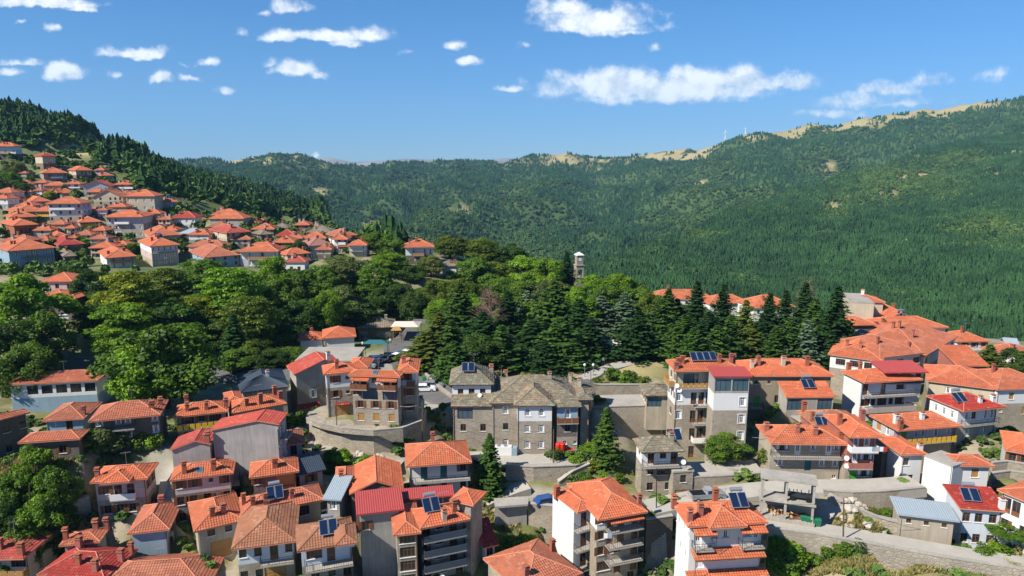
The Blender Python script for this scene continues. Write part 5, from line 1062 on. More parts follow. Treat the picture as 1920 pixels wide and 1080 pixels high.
# ---------------------------------------------------------------- tree meshes
def cards(name, C_, N_, S_, tint, mat, up=.5, asp=.7, seed=0):
    """leaf faces: centres C, normals N, sizes S; every leaf a bent quad"""
    rs = np.random.RandomState(seed); n = len(C_); Nn = N_ / (np.linalg.norm(N_, axis=1, keepdims=True) + 1e-9)
    A = np.cross(Nn, rs.normal(size=(n, 3))); A /= np.linalg.norm(A, axis=1, keepdims=True) + 1e-9; Bv = np.cross(Nn, A)
    s = S_[:, None]; a = A * s * .5; b_ = Bv * s * .5 * asp
    v = np.stack([C_ - a, C_ - b_ * 1.0, C_ + a, C_ + b_ * 1.0], 1).reshape(-1, 3)
    me = bpy.data.meshes.new(name); me.vertices.add(4 * n); me.vertices.foreach_set('co', v.astype(np.float32).reshape(-1))
    me.loops.add(4 * n); me.loops.foreach_set('vertex_index', np.arange(4 * n, dtype=np.int32)); me.polygons.add(n); me.polygons.foreach_set('loop_start', np.arange(n, dtype=np.int32) * 4)
    me.update(calc_edges=True); at_ = me.attributes.new('tint', 'FLOAT', 'POINT'); at_.data.foreach_set('value', np.repeat(tint, 4).astype(np.float32)); me.materials.append(MATS[mat]); return me
def broadleaf(seed, nc=70, per=130, leaf=.055, flat=.85, clr=(.15, .30), hollow=.55):
    """unit tree: height 1, crown radius ~.42"""
    rs = np.random.RandomState(seed); C_ = []; N_ = []; T_ = []; cl = []
    for i in range(nc):
        d = rs.normal(size=3); d /= np.linalg.norm(d); r = rs.uniform(hollow, 1) ** .7
        c = np.array([d[0] * .36 * r, d[1] * .36 * r, .53 + d[2] * .38 * r]); cr = rs.uniform(clr[0], clr[1]) * .42
        wob = 1 + .25 * math.sin(3 * math.atan2(c[1], c[0]) + seed); c[:2] *= wob * (1 - .25 * max(0, d[2])); cl.append((c, cr)); tn = rs.uniform(0, 1)
        m_ = per; q = rs.normal(size=(m_, 3)); q /= np.linalg.norm(q, axis=1, keepdims=True); q[:, 2] = np.where(q[:, 2] < -.5, -q[:, 2], q[:, 2])
        rad = cr * rs.uniform(.55, 1.08, size=(m_, 1)); C_.append(c + q * rad * np.array([1, 1, flat])); nn = q + rs.normal(size=(m_, 3)) * .55; nn[:, 2] += .35; N_.append(nn); T_.append(np.clip(tn + rs.normal(size=m_) * .2, 0, 1))
    C_ = np.vstack(C_); N_ = np.vstack(N_); T_ = np.concatenate(T_); crown = cards('crown', C_, N_, np.full(len(C_), leaf) * rs.uniform(.6, 1.3, len(C_)), T_, 'leaf', seed=seed)
    tb = MB().mat('bark'); tb.tube((0, 0, -.08), (.01, 0, .30), .028, .02, 8); tb.tube((.01, 0, .3), (0, .01, .62), .02, .008, 7)
    for k in range(0, nc, max(1, nc // 12)): c, cr = cl[k]; z0 = min(.5, max(.22, c[2] - .25)); tb.tube((.008, 0, z0), tuple(c), .010, .003, 5, False)
    return crown, tb.mesh('trunk')
def conifer(seed, lv=26, br=9, rad=.20, leaf=.045, droop=.35, gap=.0, base=.08, dens=9):
    rs = np.random.RandomState(seed); C_ = []; N_ = []; T_ = []; S_ = []
    tb = MB().mat('bark'); tb.tube((0, 0, -.08), (0, 0, .97), .016, .003, 7)
    for i in range(lv):
        t_ = i / (lv - 1); z = base + (1 - base - .02) * t_; R0 = rad * (1 - t_) ** .8 * (.72 + .5 * rs.rand()) + .012; nb = max(4, int(br * (1 - .5 * t_))); ph = rs.rand() * 6.28
        for j in range(nb):
            if rs.rand() < gap: continue
            a = ph + 6.283 * j / nb + rs.normal() * .15; Rb = R0 * rs.uniform(.5, 1.2); dx, dy = math.cos(a), math.sin(a); tn = rs.rand()
            m_ = max(3, int(dens * Rb / rad) + 2); s_ = np.linspace(.12, 1, m_)
            zz = z - droop * Rb * s_ + .35 * Rb * s_ ** 3; side = rs.normal(size=m_) * .10 * Rb * (1.1 - s_ * .6) * 2
            x = dx * Rb * s_ - dy * side; y = dy * Rb * s_ + dx * side
            C_.append(np.stack([x, y, zz + rs.normal(size=m_) * .004], 1)); nn = np.stack([dx * .35 + rs.normal(size=m_) * .3, dy * .35 + rs.normal(size=m_) * .3, 1 + rs.normal(size=m_) * .25], 1)
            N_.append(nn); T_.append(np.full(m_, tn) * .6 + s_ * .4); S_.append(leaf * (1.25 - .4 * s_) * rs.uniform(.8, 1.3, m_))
            if j % 3 == 0 and i < lv - 4: tb.tube((0, 0, z), (dx * Rb * .85, dy * Rb * .85, z - droop * Rb * .75), .004, .001, 3, False)
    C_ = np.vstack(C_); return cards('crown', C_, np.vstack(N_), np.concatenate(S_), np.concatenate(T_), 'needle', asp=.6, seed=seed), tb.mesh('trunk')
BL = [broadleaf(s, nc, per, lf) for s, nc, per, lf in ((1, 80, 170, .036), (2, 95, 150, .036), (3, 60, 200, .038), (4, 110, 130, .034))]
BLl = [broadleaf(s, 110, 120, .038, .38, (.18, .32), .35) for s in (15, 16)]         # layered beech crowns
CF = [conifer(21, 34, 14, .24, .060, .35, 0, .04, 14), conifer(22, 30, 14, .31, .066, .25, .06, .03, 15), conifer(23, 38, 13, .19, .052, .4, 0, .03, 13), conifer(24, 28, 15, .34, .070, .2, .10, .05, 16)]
SH = [broadleaf(s, 26, 70, .085, .8, (.3, .5), .2) for s in (31, 32)]
DEAD = []
def dead(seed):
    rs = np.random.RandomState(seed); tb = MB().mat('brownwall'); tb.tube((0, 0, -.1), (0, 0, .95), .015, .003, 6)
    for i in range(140):
        z = rs.uniform(.35, .93); a = rs.rand() * 6.28; L = (1 - z) * .45 + .05; q = Vector((math.cos(a) * L, math.sin(a) * L, z + L * .5)); tb.tube((0, 0, z), q, .004, .001, 3, False)
        for k in range(3): f = rs.uniform(.4, 1); m_ = Vector((0, 0, z)).lerp(q, f); tb.tube(m_, m_ + Vector(rs.normal(size=3)) * .04, .0022, .0008, 3, False)
    return tb.mesh('crown')
DEADM = dead(5)
COLR = dict(bright=(.15, .27, .025), yel=(.22, .27, .024), olive=(.115, .165, .028), dark=(.058, .115, .026), green=(.10, .185, .028), grey=(.115, .155, .065), blue=(.10, .16, .13), spruce=(.022, .058, .020), fir=(.045, .098, .024), cedar=(.060, .125, .028), pine=(.085, .115, .028), brown=(.17, .11, .04), pale=(.16, .19, .075))
def tree(px, py, Y, r, kind, col, label, group='trees of the park', zoff=0, cat='tree', name=None):
    top = at(px, py, Y); gz = g(top.x, top.y) + zoff; H = max(2.0, top.z - gz); rs = random.Random(int(px * 7 + py))
    lib = {'b': BL, 'l': BLl, 'c': CF[:1] + CF[2:3], 'w': [CF[1], CF[3]], 's': SH, 'n': [CF[2]]}[kind]; cr, tr = lib[rs.randrange(len(lib))]
    nm = name or {'b': 'broadleaf_tree', 'l': 'beech_tree', 'c': 'conifer_tree', 'w': 'conifer_tree', 's': 'shrub', 'n': 'conifer_tree'}[kind]
    root = thing(nm, label, cat, (top.x, top.y, gz), rs.uniform(0, 6.28), group)
    base_r = {'b': .42, 'l': .45, 'c': .2, 'w': .28, 's': .42, 'n': .17}[kind]; sxy = r / base_r; root.scale = (1, 1, 1)
    for (m_, n_) in ((cr, 'crown'), (tr, 'trunk')):
        o = link(n_, m_, root); o.scale = (sxy, sxy, H * (1.0 if kind not in 'bl' else 1.02))
        c = COLR[col]; j = rs.uniform(.88, 1.12); o.color = (c[0] * j, c[1] * j * rs.uniform(.95, 1.05), c[2] * j, 1)
    return root
# ---------------------------------------------------------------- park and garden trees
TR = [
 (22,508,150,10,'b','bright','large bright green tree at the left edge beside the cream-and-pink house'),
 (75,575,143,6,'b','green','green tree right of the large one at the left edge, before the shaded house'),
 (8,600,138,8,'b','dark','dark tree at the left edge under the large bright tree'),
 (45,640,132,6,'b','green','tree with sunlit side between the park road and the left edge'),
 (130,495,200,6,'b','dark','dark round tree between the slate hut and the pink house'),
 (168,502,178,6.5,'b','fir','tall dark green tree left of the yellow-green beech'),
 (182,560,160,6,'b','dark','shaded tree low beside the yellow-green beech, by the parked cars'),
 (238,497,162,9.5,'l','yel','great yellow-green beech with layered branches'),
 (228,560,150,9,'l','bright','lower spreading layered tree under the yellow-green beech'),
 (312,495,178,8,'l','olive','yellow-brown beech tinged with autumn, right of the great beech'),
 (320,560,160,8,'b','dark','dark inner tree between the beech and the big plane tree'),
 (376,483,205,8,'b','green','round green tree touching the broad pyramid roof'),
 (368,550,172,8,'l','yel','low yellowish tree in the middle of the left grove'),
 (432,490,176,9.5,'l','bright','wide bright green beech in the middle of the left grove'),
 (470,545,160,8,'l','olive','olive-green tree lower right of the wide bright beech'),
 (508,476,198,6.5,'b','bright','bright round-topped tree rising by the gabled porch house'),
 (505,520,185,7,'b','green','green tree directly under the bright round-topped one'),
 (300,598,127,10.5,'b','green','huge green plane tree standing alone in front of the park road'),
 (262,640,124,7,'b','bright','left lobe tree of the huge plane, above the wide stone house'),
 (436,588,150,4.5,'c','spruce','narrow dark spruce before the left grove, above the metal roof'),
 (500,590,165,7,'b','dark','dark tree right of the narrow spruce'),
 (556,500,198,7,'b','green','dull olive tree with bare twigs, below the porch house'),
 (560,560,180,7,'b','dark','dark tree above the white plaza-entrance house'),
 (612,540,182,5,'b','bright','small vivid light-green tree above the plaza-entrance house'),
 (600,495,205,7,'b','green','mid-green tree behind the small vivid one'),
 (645,478,215,8.5,'b','grey','large grey-green tree below the cream cube house'),
 (640,530,195,7,'b','grey','lower grey-green tree left of the plaza cafe'),
 (665,560,192,7,'b','dark','dark tree directly behind the plaza cafe'),
 (698,490,212,7.5,'b','green','green tree between grey-green tree and lone white house'),
 (708,434,250,7,'b','green','round tree on the skyline, left of a pair'),
 (738,445,245,6,'b','green','round tree on the skyline, right of a pair'),
 (728,472,228,7,'b','bright','bright green tree under the skyline pair'),
 (735,530,205,8,'b','dark','dark tree behind the beige canopy of the cafe'),
 (776,545,200,6,'b','dark','dark tree above the white car on the plaza road'),
 (775,495,222,5,'b','dark','dark tree just beneath the lone white house'),
 (808,478,232,5.5,'b','pale','pale grey-green tree right of the lone white house'),
 (818,520,205,6,'b','olive','yellowish tree below the pale grey-green one'),
 (843,440,262,8,'b','olive','rounded olive tree at the centre skyline, left one'),
 (900,446,262,10,'b','olive','wide rounded olive-brown tree at the centre skyline'),
 (955,456,258,9,'b','dark','dark green tree sloping right of the wide olive one'),
 (890,478,232,9.5,'b','green','broad green tree in the middle of the central grove'),
 (862,520,205,7,'b','olive','yellow-green tree at the left of the central grove'),
 (828,560,185,6,'b','bright','light green tree beside the plaza road, above the grey-green loose tree'),
 (985,474,238,9,'b','bright','bright maple-like tree left of the bell tower'),
 (1025,480,232,7,'b','bright','bright tree closest left of the bell tower cypress'),
 (940,520,212,7,'b','green','green tree behind the dead brown top'),
 (985,525,205,8,'b','green','medium green tree below the bright maple-like one'),
 (1035,520,205,7,'b','grey','grey-green tree below the bell tower cypress'),
 (1063,471,238,5,'c','spruce','dark pointed conifer immediately left of the bell tower'),
 (1118,513,222,8,'b','bright','bright green round tree right of the bell tower, left part'),
 (1158,511,222,8,'b','bright','bright green round tree right of the bell tower, right part'),
 (1200,535,205,7,'b','green','green tree at the right end of the central grove'),
 (1225,545,195,6,'b','olive','olive tree before the long orange roof, left of conifers'),
 (798,620,150,6.5,'n','pine','loose grey-green conifer at the plaza road bend'),
 (822,585,158,5.5,'c','pine','conifer second from left in the front park row'),
 (862,532,175,7,'w','fir','broad fir left of the dead brown-topped tree'),
 (845,600,152,6,'w','fir','low spreading fir over the plaza road bank'),
 (905,585,160,7,'w','spruce','dark spruce under the dead brown crown'),
 (952,545,172,6,'c','spruce','tall dark spruce right of the dead crown'),
 (900,625,148,6,'b','dark','dark rounded tree above the slate tower house'),
 (940,610,150,6,'w','fir','dark fir above the mansion roof, left of the path'),
 (988,545,178,4.5,'c','blue','slender grey-blue spruce in the centre row'),
 (1040,528,172,8,'w','fir','massive grey-green fir in the centre row'),
 (1085,560,168,5.5,'c','spruce','tall spruce right of the massive fir'),
 (1050,595,155,7.5,'w','fir','lower broad fir with sunlit tips above the mansion'),
 (1000,600,160,6,'c','spruce','very dark spruce between the two centre firs'),
 (1105,600,160,5,'c','spruce','dark spruce at the left edge of the yellow lawn'),
 (1128,555,190,5.5,'c','blue','blue spruce left of two near the yellow lawn'),
 (1172,548,190,5.5,'c','blue','blue spruce right of two near the yellow lawn'),
 (1150,575,200,4,'c','blue','small blue spruce between the two tall blue spruces'),
 (1198,583,160,6.5,'w','spruce','lone conical spruce standing on the yellow lawn'),
 (1240,560,170,6,'w','fir','green fir right of the lone lawn spruce'),
 (1255,540,178,6,'w','fir','fir above the hotel roof, left end of the right row'),
 (1285,590,155,6,'w','fir','low fir directly behind the hotel solar panels'),
 (1308,525,178,5.5,'c','spruce','pointed spruce cutting into the long orange roof'),
 (1330,585,160,6,'w','spruce','dense spruce behind the hotel roof ridge'),
 (1358,532,176,6,'w','spruce','spruce at the right end of the long orange roof'),
 (1372,590,158,6,'w','fir','fir behind the hotel right chimneys'),
 (1400,562,172,6,'w','pine','brownish fir left of the tilted orange roofs'),
 (1412,605,158,5.5,'w','pine','lower brownish fir over the olive stone house'),
 (1445,548,176,5,'c','spruce','pointed spruce in front of the tilted orange roofs'),
 (1455,612,155,4,'c','fir','small light spruce above the olive stone house chimneys'),
 (1475,544,174,5,'c','spruce','pointed spruce right of the tilted orange roofs'),
 (1482,595,158,4.5,'c','fir','fir between small spruces above the olive stone house'),
 (1512,528,172,5.5,'c','spruce','tall spruce carrying a dead orange tip beside it'),
 (1530,560,165,5,'c','fir','fir right of the dead orange tip'),
 (1516,600,156,4,'c','blue','small bluish spruce low in the right row'),
 (1548,590,160,4.5,'c','spruce','shaded spruce left of the tallest right-hand conifer'),
 (1573,538,162,6,'c','spruce','tallest right-hand conifer at the end of the row'),
 (1592,600,160,4.5,'c','spruce','short spruce at the foot of the tallest right-hand conifer'),
 (1560,620,156,4.5,'c','spruce','spruce low before the tallest right-hand conifer'),
 (1858,646,147,3.2,'c','pine','small grey-green spruce beside the red-walled annex'),
 (1908,650,150,5,'b','dark','dark bushy tree at the right picture edge above the long cream house'),
 (918,812,101,2.9,'c','fir','dense single conifer between the white balcony house and the mansion'),
 (1137,764,106,2.5,'n','cedar','light green cedar with pale trunk before the terrace wall'),
 (1360,811,104,3.7,'b','green','round dark green tree in front of the hotel'),
 (1122,835,108,3,'b','bright','bright green tree at the cedar foot, by the stair wall'),
 (591,856,103,3.0,'c','fir','small green conifer beside the utility pole above the stone cottage roof'),
 (60,832,92,3.4,'b','bright','tall bright tree of the lower-left thicket'),
 (98,866,90,3.0,'b','green','green tree at the right of the lower-left thicket'),
 (30,874,90,3.7,'b','green','sunlit leafy tree in the middle of the lower-left thicket'),
 (60,925,87,3.4,'b','bright','lower sunlit tree of the lower-left thicket'),
 (10,930,86,3.2,'b','dark','leafy tree at the left edge of the lower-left thicket'),
 (95,935,88,3,'b','dark','dark tree by the wooden post of the lower-left thicket'),
 (32,985,84,3,'b','green','lowest leafy tree of the lower-left thicket'),
 (1908,1012,82,3.6,'b','green','leafy green tree at the right edge beneath the lower road'),
 (400,600,165,7,'b','dark','dark inner tree behind the huge plane, right side'),
 (365,620,158,6,'b','green','green tree close behind the huge plane crown'),
 (470,635,150,5,'b','olive','olive tree right of the narrow dark spruce'),
 (185,600,165,6,'l','bright','bright low layered tree right of the parked cars'),
 (535,610,176,6,'b','dark','shaded tree left of the plaza-entrance house'),
 (585,585,190,6,'b','dark','shaded tree behind the plaza-entrance house'),
 (640,575,198,6,'b','green','tree beside the cafe slate roof, left'),
 (200,540,172,6.5,'b','green','green tree at the left flank of the great beech'),
 (275,570,165,7,'b','olive','olive tree beneath the great beech crown'),
 (405,545,182,7,'b','green','green tree between the two beeches of the left grove'),
 (680,520,215,8,'b','dark','dark tree filling behind the grey-green pair'),
 (750,500,232,6,'b','green','green tree left below the lone white house'),
 (800,540,214,6,'b','dark','dark tree at the plaza road head'),
 (925,490,240,8,'b','olive','olive-green tree behind the bright maple-like one'),
 (1080,540,190,7,'b','bright','green tree under the bell tower'),
 (1110,560,195,6,'b','grey','grey-green tree behind the left blue spruce'),
 (1140,530,208,6,'b','green','green tree below the bright pair right of the bell tower'),
 (880,552,186,8,'b','bright','green tree at the left of the dead brown crown'),
 (985,552,180,7.5,'b','green','dark tree filling the centre grove'),
 (1010,560,190,5,'c','fir','pointed fir tip amid the centre broadleaf trees'),
 (850,640,143,5,'w','fir','fir leaning over the grassy bank by the slate tower house'),
 (1020,640,150,5,'w','spruce','low dark fir in the shade above the mansion ridge'),
 (1075,635,152,5,'w','fir','low fir left of the park steps'),
 (1270,560,180,5.5,'w','spruce','dark fir behind the first fir of the right row'),
 (1430,590,168,5,'w','spruce','dark fir between the brownish fir and pointed spruce'),
 (1345,610,152,5,'w','fir','low fir right behind the hotel ridge'),
 (1300,615,150,4.5,'w','fir','lowest fir peeking over the hotel solar roof'),
 (445,650,146,5,'b','green','green tree added to darken the park road, left one above the metal roof'),  # this tree and the next ones are added to darken the park road
 (505,655,148,5,'b','dark','dark tree added to darken the park road, middle one above the metal roof'),
 (550,650,152,4.5,'b','green','green tree added to darken the park road beside the white plaza-entrance house'),
 (115,418,300,4,'b','dark','dark tree before the tall four-floor house on the hillside'),
 (125,412,302,3.5,'b','green','pale green tree beside the tall four-floor house on the hillside'),
 (40,340,350,6,'b','dark','dark tree among the upper left hillside houses'),
 (15,320,360,7,'b','green','green tree near the topmost white hillside house'),
 (28,300,392,6,'b','pale','greyish bare-looking tree beside the cream block on the hillside'),
 (95,355,345,4,'b','yel','yellow-green shrub tree below the stone hillside house'),
 (165,446,268,3.5,'b','bright','small green tree above the cream hillside house'),
 (150,440,272,3.5,'b','green','small tree by the bare bank under the ochre balcony house'),
 (245,455,262,3,'b','green','small tree left of the long plain orange roof'),
 (345,452,262,3.5,'b','dark','dark small tree right of the long plain orange roof'),
 (140,367,342,3,'b','green','bush-like tree right of the low dark terrace house'),
 (560,448,252,4,'b','dark','small dark tree behind the blue-glazed house'),
 (635,478,238,5,'b','dark','dark tree right of the blue-glazed house'),
]
for (px, py, Y, r, kd, cl, lb) in TR:
    tree(px, py, Y, r, kd, cl, lb, 'garden trees' if Y < 130 else ('hillside village trees' if Y > 255 and px < 600 else 'trees of the park'))
def deadtree(px, py, Y, lab, sc, col):
    top = at(px, py, Y); gz = g(top.x, top.y); root = thing('dead_tree', lab, 'tree', (top.x, top.y, gz)); o = link('crown', dead(px), root); o.scale = (sc, sc, top.z - gz)
deadtree(918, 535, 168, 'dead pinkish-brown bare crown amid the central conifers', 15, 0)
deadtree(1516, 520, 176, 'dead orange-brown tip above the right conifer row', 12, 0)
# shrubs
SHR = [(640,852,105,2.2,'bright','leafy shrub below the lane, left of the white balcony house'),(622,846,106,1.8,'green','shrub at the lane bend by the green bins'),(690,860,104,2.2,'bright','bushy shrub between lane and brown-gabled house'),(665,868,102,1.8,'pale','pale shrub under the lane wall'),(725,868,103,1.6,'olive','small shrub beside the white balcony house corner'),
 (175,838,100,3.2,'green','spreading shrub behind the cross-gable house, left part'),(205,832,101,3.4,'grey','spreading shrub behind the cross-gable house, right part'),(150,845,99,2.4,'dark','dark shrub next to the toppled brown roof piece'),(265,830,103,2.4,'green','round shrub beside the wide dark stone house'),(290,834,103,1.8,'bright','small bright shrub at the alley corner'),
 (1041,882,106,1.4,'dark','round dark green topiary bush beneath the retaining wall'),(1080,890,105,1.6,'bright','bright bush beside the stair wall'),(1110,885,105,1.4,'yel','yellow-orange flowering bush near the cedar'),(1135,896,103,1.2,'bright','low garden bush left of the slate-roofed white house'),(1160,898,103,1.2,'green','low garden bush nearest the slate-roofed white house'),(1095,900,103,1.2,'green','low plant clump on the garden terrace'),
 (905,968,90,2.2,'green','ivy clump hanging on the sunken yard bank, left'),(930,965,90,2.2,'bright','ivy clump hanging on the sunken yard bank, middle'),(958,962,90,2.0,'green','ivy clump hanging on the sunken yard bank, right'),(985,955,91,1.8,'bright','ivy clump climbing beside the grey retaining wall'),(940,975,88,2.0,'green','lower ivy clump in the sunken yard'),
 (1475,990,84,2.4,'bright','green thicket under the lower road, left'),(1500,1000,83,2.2,'bright','green thicket under the lower road, beside the villa shadow'),(1530,1003,83.5,1.8,'green','low bush below the four green bins'),(1555,1010,83,1.5,'green','low bush below the road wall'),(1465,1010,82,2.6,'green','dense bush nearest the villa roof'),
 (1610,1040,82,1.4,'dark','small dark bush on the dry slope, left'),(1635,1043,82,1.4,'green','small bush on the dry slope, middle'),(1665,1045,82,1.6,'green','small bush on the dry slope, right'),(1780,1045,83,1.3,'green','bush at the foot of the road wall'),(1580,1035,82,1.5,'green','bush beside the pole base on the dry slope'),(1870,1060,81,2,'bright','bush cluster at the lower right corner'),(1840,1070,80,1.6,'green','bush at the bottom edge, right'),
 (1500,770,112,2.0,'bright','climbing shrub beside the hotel gap'),(1487,785,110,1.8,'green','lower climbing shrub beside the hotel gap'),(1565,742,124,1.6,'bright','bright shrub between the porch and the white apartment house'),(1440,850,102,1.8,'olive','dry shrub next to the beige balcony house corner'),
 (520,738,118,1.6,'green','shrub by the narrow gable house awning'),(548,745,116,1.4,'bright','potted vine under the narrow gable house awning'),(1000,700,140,1.6,'dark','dark bush on the park bank above the mansion'),(1150,690,142,2.2,'green','bush on the sunny park bank'),(1180,693,140,2.4,'green','broad bush on the sunny park bank'),(1205,697,138,2.0,'olive','olive bush on the sunny park bank near the pavilion'),(1120,694,140,1.5,'olive','bush beside the park steps'),(1090,708,132,1.3,'olive','bush left of the park steps'),
 (985,697,142,1.6,'yel','yellowish bush on the park bank'),(1640,958,90,1.2,'olive','weed patch on the bank between the walls'),(1665,952,91,1.2,'green','weed clump near the stone shed'),(1875,862,101,1.0,'green','flower-bed plant above the blank block'),(1900,860,101,1.0,'bright','flower-bed plant near the pyramid-roofed cottage'),(95,800,108,1.8,'green','shrub left of the blue-walled small house'),(70,790,112,2.0,'bright','shrub under the long restaurant'),(190,738,122,1.6,'dark','small conical shrub at the restaurant corner')]
for (px, py, Y, r, cl, lb) in SHR:
    top = at(px, py, Y); gz = g(top.x, top.y); rs = random.Random(px); cr, tr = SH[px % 2]; H = r * 1.7
    root = thing('shrub', lb, 'shrub', (top.x, top.y, gz - H * .14), rs.uniform(0, 6), 'garden shrubs'); c = COLR[cl]
    for (m_, n_) in ((cr, 'foliage'), (tr, 'stem')): o = link(n_, m_, root); o.scale = (r / .42, r / .42, H); o.color = (*c, 1)

# ---------------------------------------------------------------- forests (scattered)
def far_tree_mesh(kind, seed):
    rs = np.random.RandomState(seed); mb = MB()
    if kind == 'c':
        mb.mat('far_needle'); L = 5
        for i in range(L):
            z = .10 + .86 * i / L; zt = min(1.0, z + .86 / L * 1.75); r = .23 * (1 - i / L) ** .85 * rs.uniform(.85, 1.15) + .02; n = 8; ph = rs.rand(); vs_ = []
            for k in range(n): a = 6.283 * (k + ph) / n; rr = r * (1.15 if k % 2 else .62) * rs.uniform(.85, 1.15); vs_.append((math.cos(a) * rr, math.sin(a) * rr, z - (.02 if k % 2 else -.02)))
            vs_.append((0, 0, zt)); mb.add(vs_, [(k, (k + 1) % n, n) for k in range(n)])
    else:
        mb.mat('far_leaf')
        for i in range(46):
            d = rs.normal(size=3); d /= np.linalg.norm(d); d[2] = abs(d[2]) * 1.0 - .25; c = Vector((d[0] * .36, d[1] * .36, .52 + d[2] * .40)); nn = Vector(d) + Vector(rs.normal(size=3)) * .35; nn.normalize()
            a = nn.orthogonal().normalized() * rs.uniform(.13, .24); b_ = nn.cross(a); mb.add([c - a - b_ * .6, c + a - b_, c + a * .7 + b_, c - a * .8 + b_ * .8 + nn * .06], [(0, 1, 2, 3)])
    return mb.mesh('template')
def template(name, metas, mat=None):
    tc_ = bpy.data.collections.new(name)
    for i, me in enumerate(metas):
        if mat:
            me = me.copy(); me.materials.clear(); me.materials.append(MATS[mat])
        o = bpy.data.objects.new(name + '_source', me); tc_.objects.link(o)
    return tc_
def scatter(name, pts, scl, coll, seed=0):
    me = bpy.data.meshes.new(name); me.vertices.add(len(pts)); me.vertices.foreach_set('co', pts.astype(np.float32).reshape(-1)); a = me.attributes.new('scl', 'FLOAT_VECTOR', 'POINT'); a.data.foreach_set('vector', scl.astype(np.float32).reshape(-1))
    o = bpy.data.objects.new(name, me); COL.objects.link(o); o['kind'] = 'stuff'
    ng = bpy.data.node_groups.new(name + '_nodes', 'GeometryNodeTree'); ng.interface.new_socket('Geometry', in_out='INPUT', socket_type='NodeSocketGeometry'); ng.interface.new_socket('Geometry', in_out='OUTPUT', socket_type='NodeSocketGeometry')
    N_ = ng.nodes; L_ = ng.links; gi = N_.new('NodeGroupInput'); go = N_.new('NodeGroupOutput'); ip = N_.new('GeometryNodeInstanceOnPoints'); ci = N_.new('GeometryNodeCollectionInfo'); ci.inputs[0].default_value = coll; ci.inputs[1].default_value = True; ci.inputs[2].default_value = True
    L_.new(gi.outputs[0], ip.inputs['Points']); L_.new(ci.outputs[0], ip.inputs['Instance']); ip.inputs['Pick Instance'].default_value = True
    na = N_.new('GeometryNodeInputNamedAttribute'); na.data_type = 'FLOAT_VECTOR'; na.inputs[0].default_value = 'scl'; L_.new(na.outputs[0], ip.inputs['Scale'])
    rv = N_.new('FunctionNodeRandomValue'); rv.data_type = 'FLOAT_VECTOR'; rv.inputs[0].default_value = (0, 0, 0); rv.inputs[1].default_value = (.06, .06, 6.283); L_.new(rv.outputs[0], ip.inputs['Rotation'])
    L_.new(ip.outputs[0], go.inputs[0]); md = o.modifiers.new('scatter', 'NODES'); md.node_group = ng; return o
con = template('conifer', [far_tree_mesh('c', s) for s in (1, 2, 3)]); bro = template('broadleaf', [far_tree_mesh('b', s) for s in (4, 5)])
def sample(X, Y, Z, bare, n, seed, dens=None, pxr=(-260, 2200)):
    rs = np.random.RandomState(seed); e1 = np.stack([X[1:, :-1] - X[:-1, :-1], Y[1:, :-1] - Y[:-1, :-1]], -1); e2 = np.stack([X[:-1, 1:] - X[:-1, :-1], Y[:-1, 1:] - Y[:-1, :-1]], -1)
    ar = np.abs(e1[..., 0] * e2[..., 1] - e1[..., 1] * e2[..., 0]); wt = ar / (1 + (np.maximum(Y[:-1, :-1], 500) / 1500) ** 1.3)
    pr = np.clip(1 - bare[:-1, :-1] * 1.15, .0, 1); wt = wt * pr * (1 if dens is None else dens[:-1, :-1]); pxm = 960 + F * X[:-1, :-1] / Y[:-1, :-1]; wt = wt * ((pxm > pxr[0]) & (pxm < pxr[1])); p_ = (wt / wt.sum()).reshape(-1)
    idx = rs.choice(len(p_), n, p=p_); i, j = np.divmod(idx, X.shape[1] - 1); a, b_ = rs.rand(n), rs.rand(n)
    def bl(M): return (M[i, j] * (1 - a) * (1 - b_) + M[i + 1, j] * a * (1 - b_) + M[i, j + 1] * (1 - a) * b_ + M[i + 1, j + 1] * a * b_)
    return np.stack([bl(X), bl(Y), bl(Z)], 1), rs
def forest(name, M, n, hmin, hmax, coll, seed, dens=None, wide=1.0, far=True):
    P, rs = sample(M[0], M[1], M[2], M[5], n, seed, dens); h = rs.uniform(hmin, hmax, n) * (1 + .25 * (fbm(P[:, 0] / 80, P[:, 1] / 80, 3, seed) - .5)); h = h * np.clip(.85 + P[:, 1] / 9000, 1, 1.25)
    P[:, 2] -= h * .08; s = np.stack([h * wide, h * wide, h], 1) * 1.0; s[:, :2] *= rs.uniform(.8, 1.35, (n, 1)); return scatter(name, P, s, coll)
dB = fbm(MBt[0] / 200, MBt[1] / 260, 4, 40)
forest('mountain_forest', MBt, 85000, 8, 14, con, 1, np.clip(.35 + 1.3 * (dB > .42), .3, 1))
forest('mountain_shrubland', MBt, 26000, 5, 9, bro, 2, np.clip(np.clip((.46 - dB) * 14, 0, 1) + .05, 0, 1), 1.2)
dA = fbm(MAt[0] / 160, MAt[1] / 200, 4, 50); shA = ell(MAt[3], MAt[4], [(1700,345,150,46),(1850,440,110,46),(1640,375,90,34),(1800,305,90,20),(1560,400,50,20),(1300,450,60,14)])
forest('spur_forest', MAt, 78000, 7, 12.5, con, 3, np.clip(1 - shA * .9, .1, 1))
forest('spur_shrubland', MAt, 22000, 4, 8, bro, 4, np.clip(shA * 2.2 + np.clip((.40 - dA) * 14, 0, .8) + .02, 0, 1.8), 1.2)
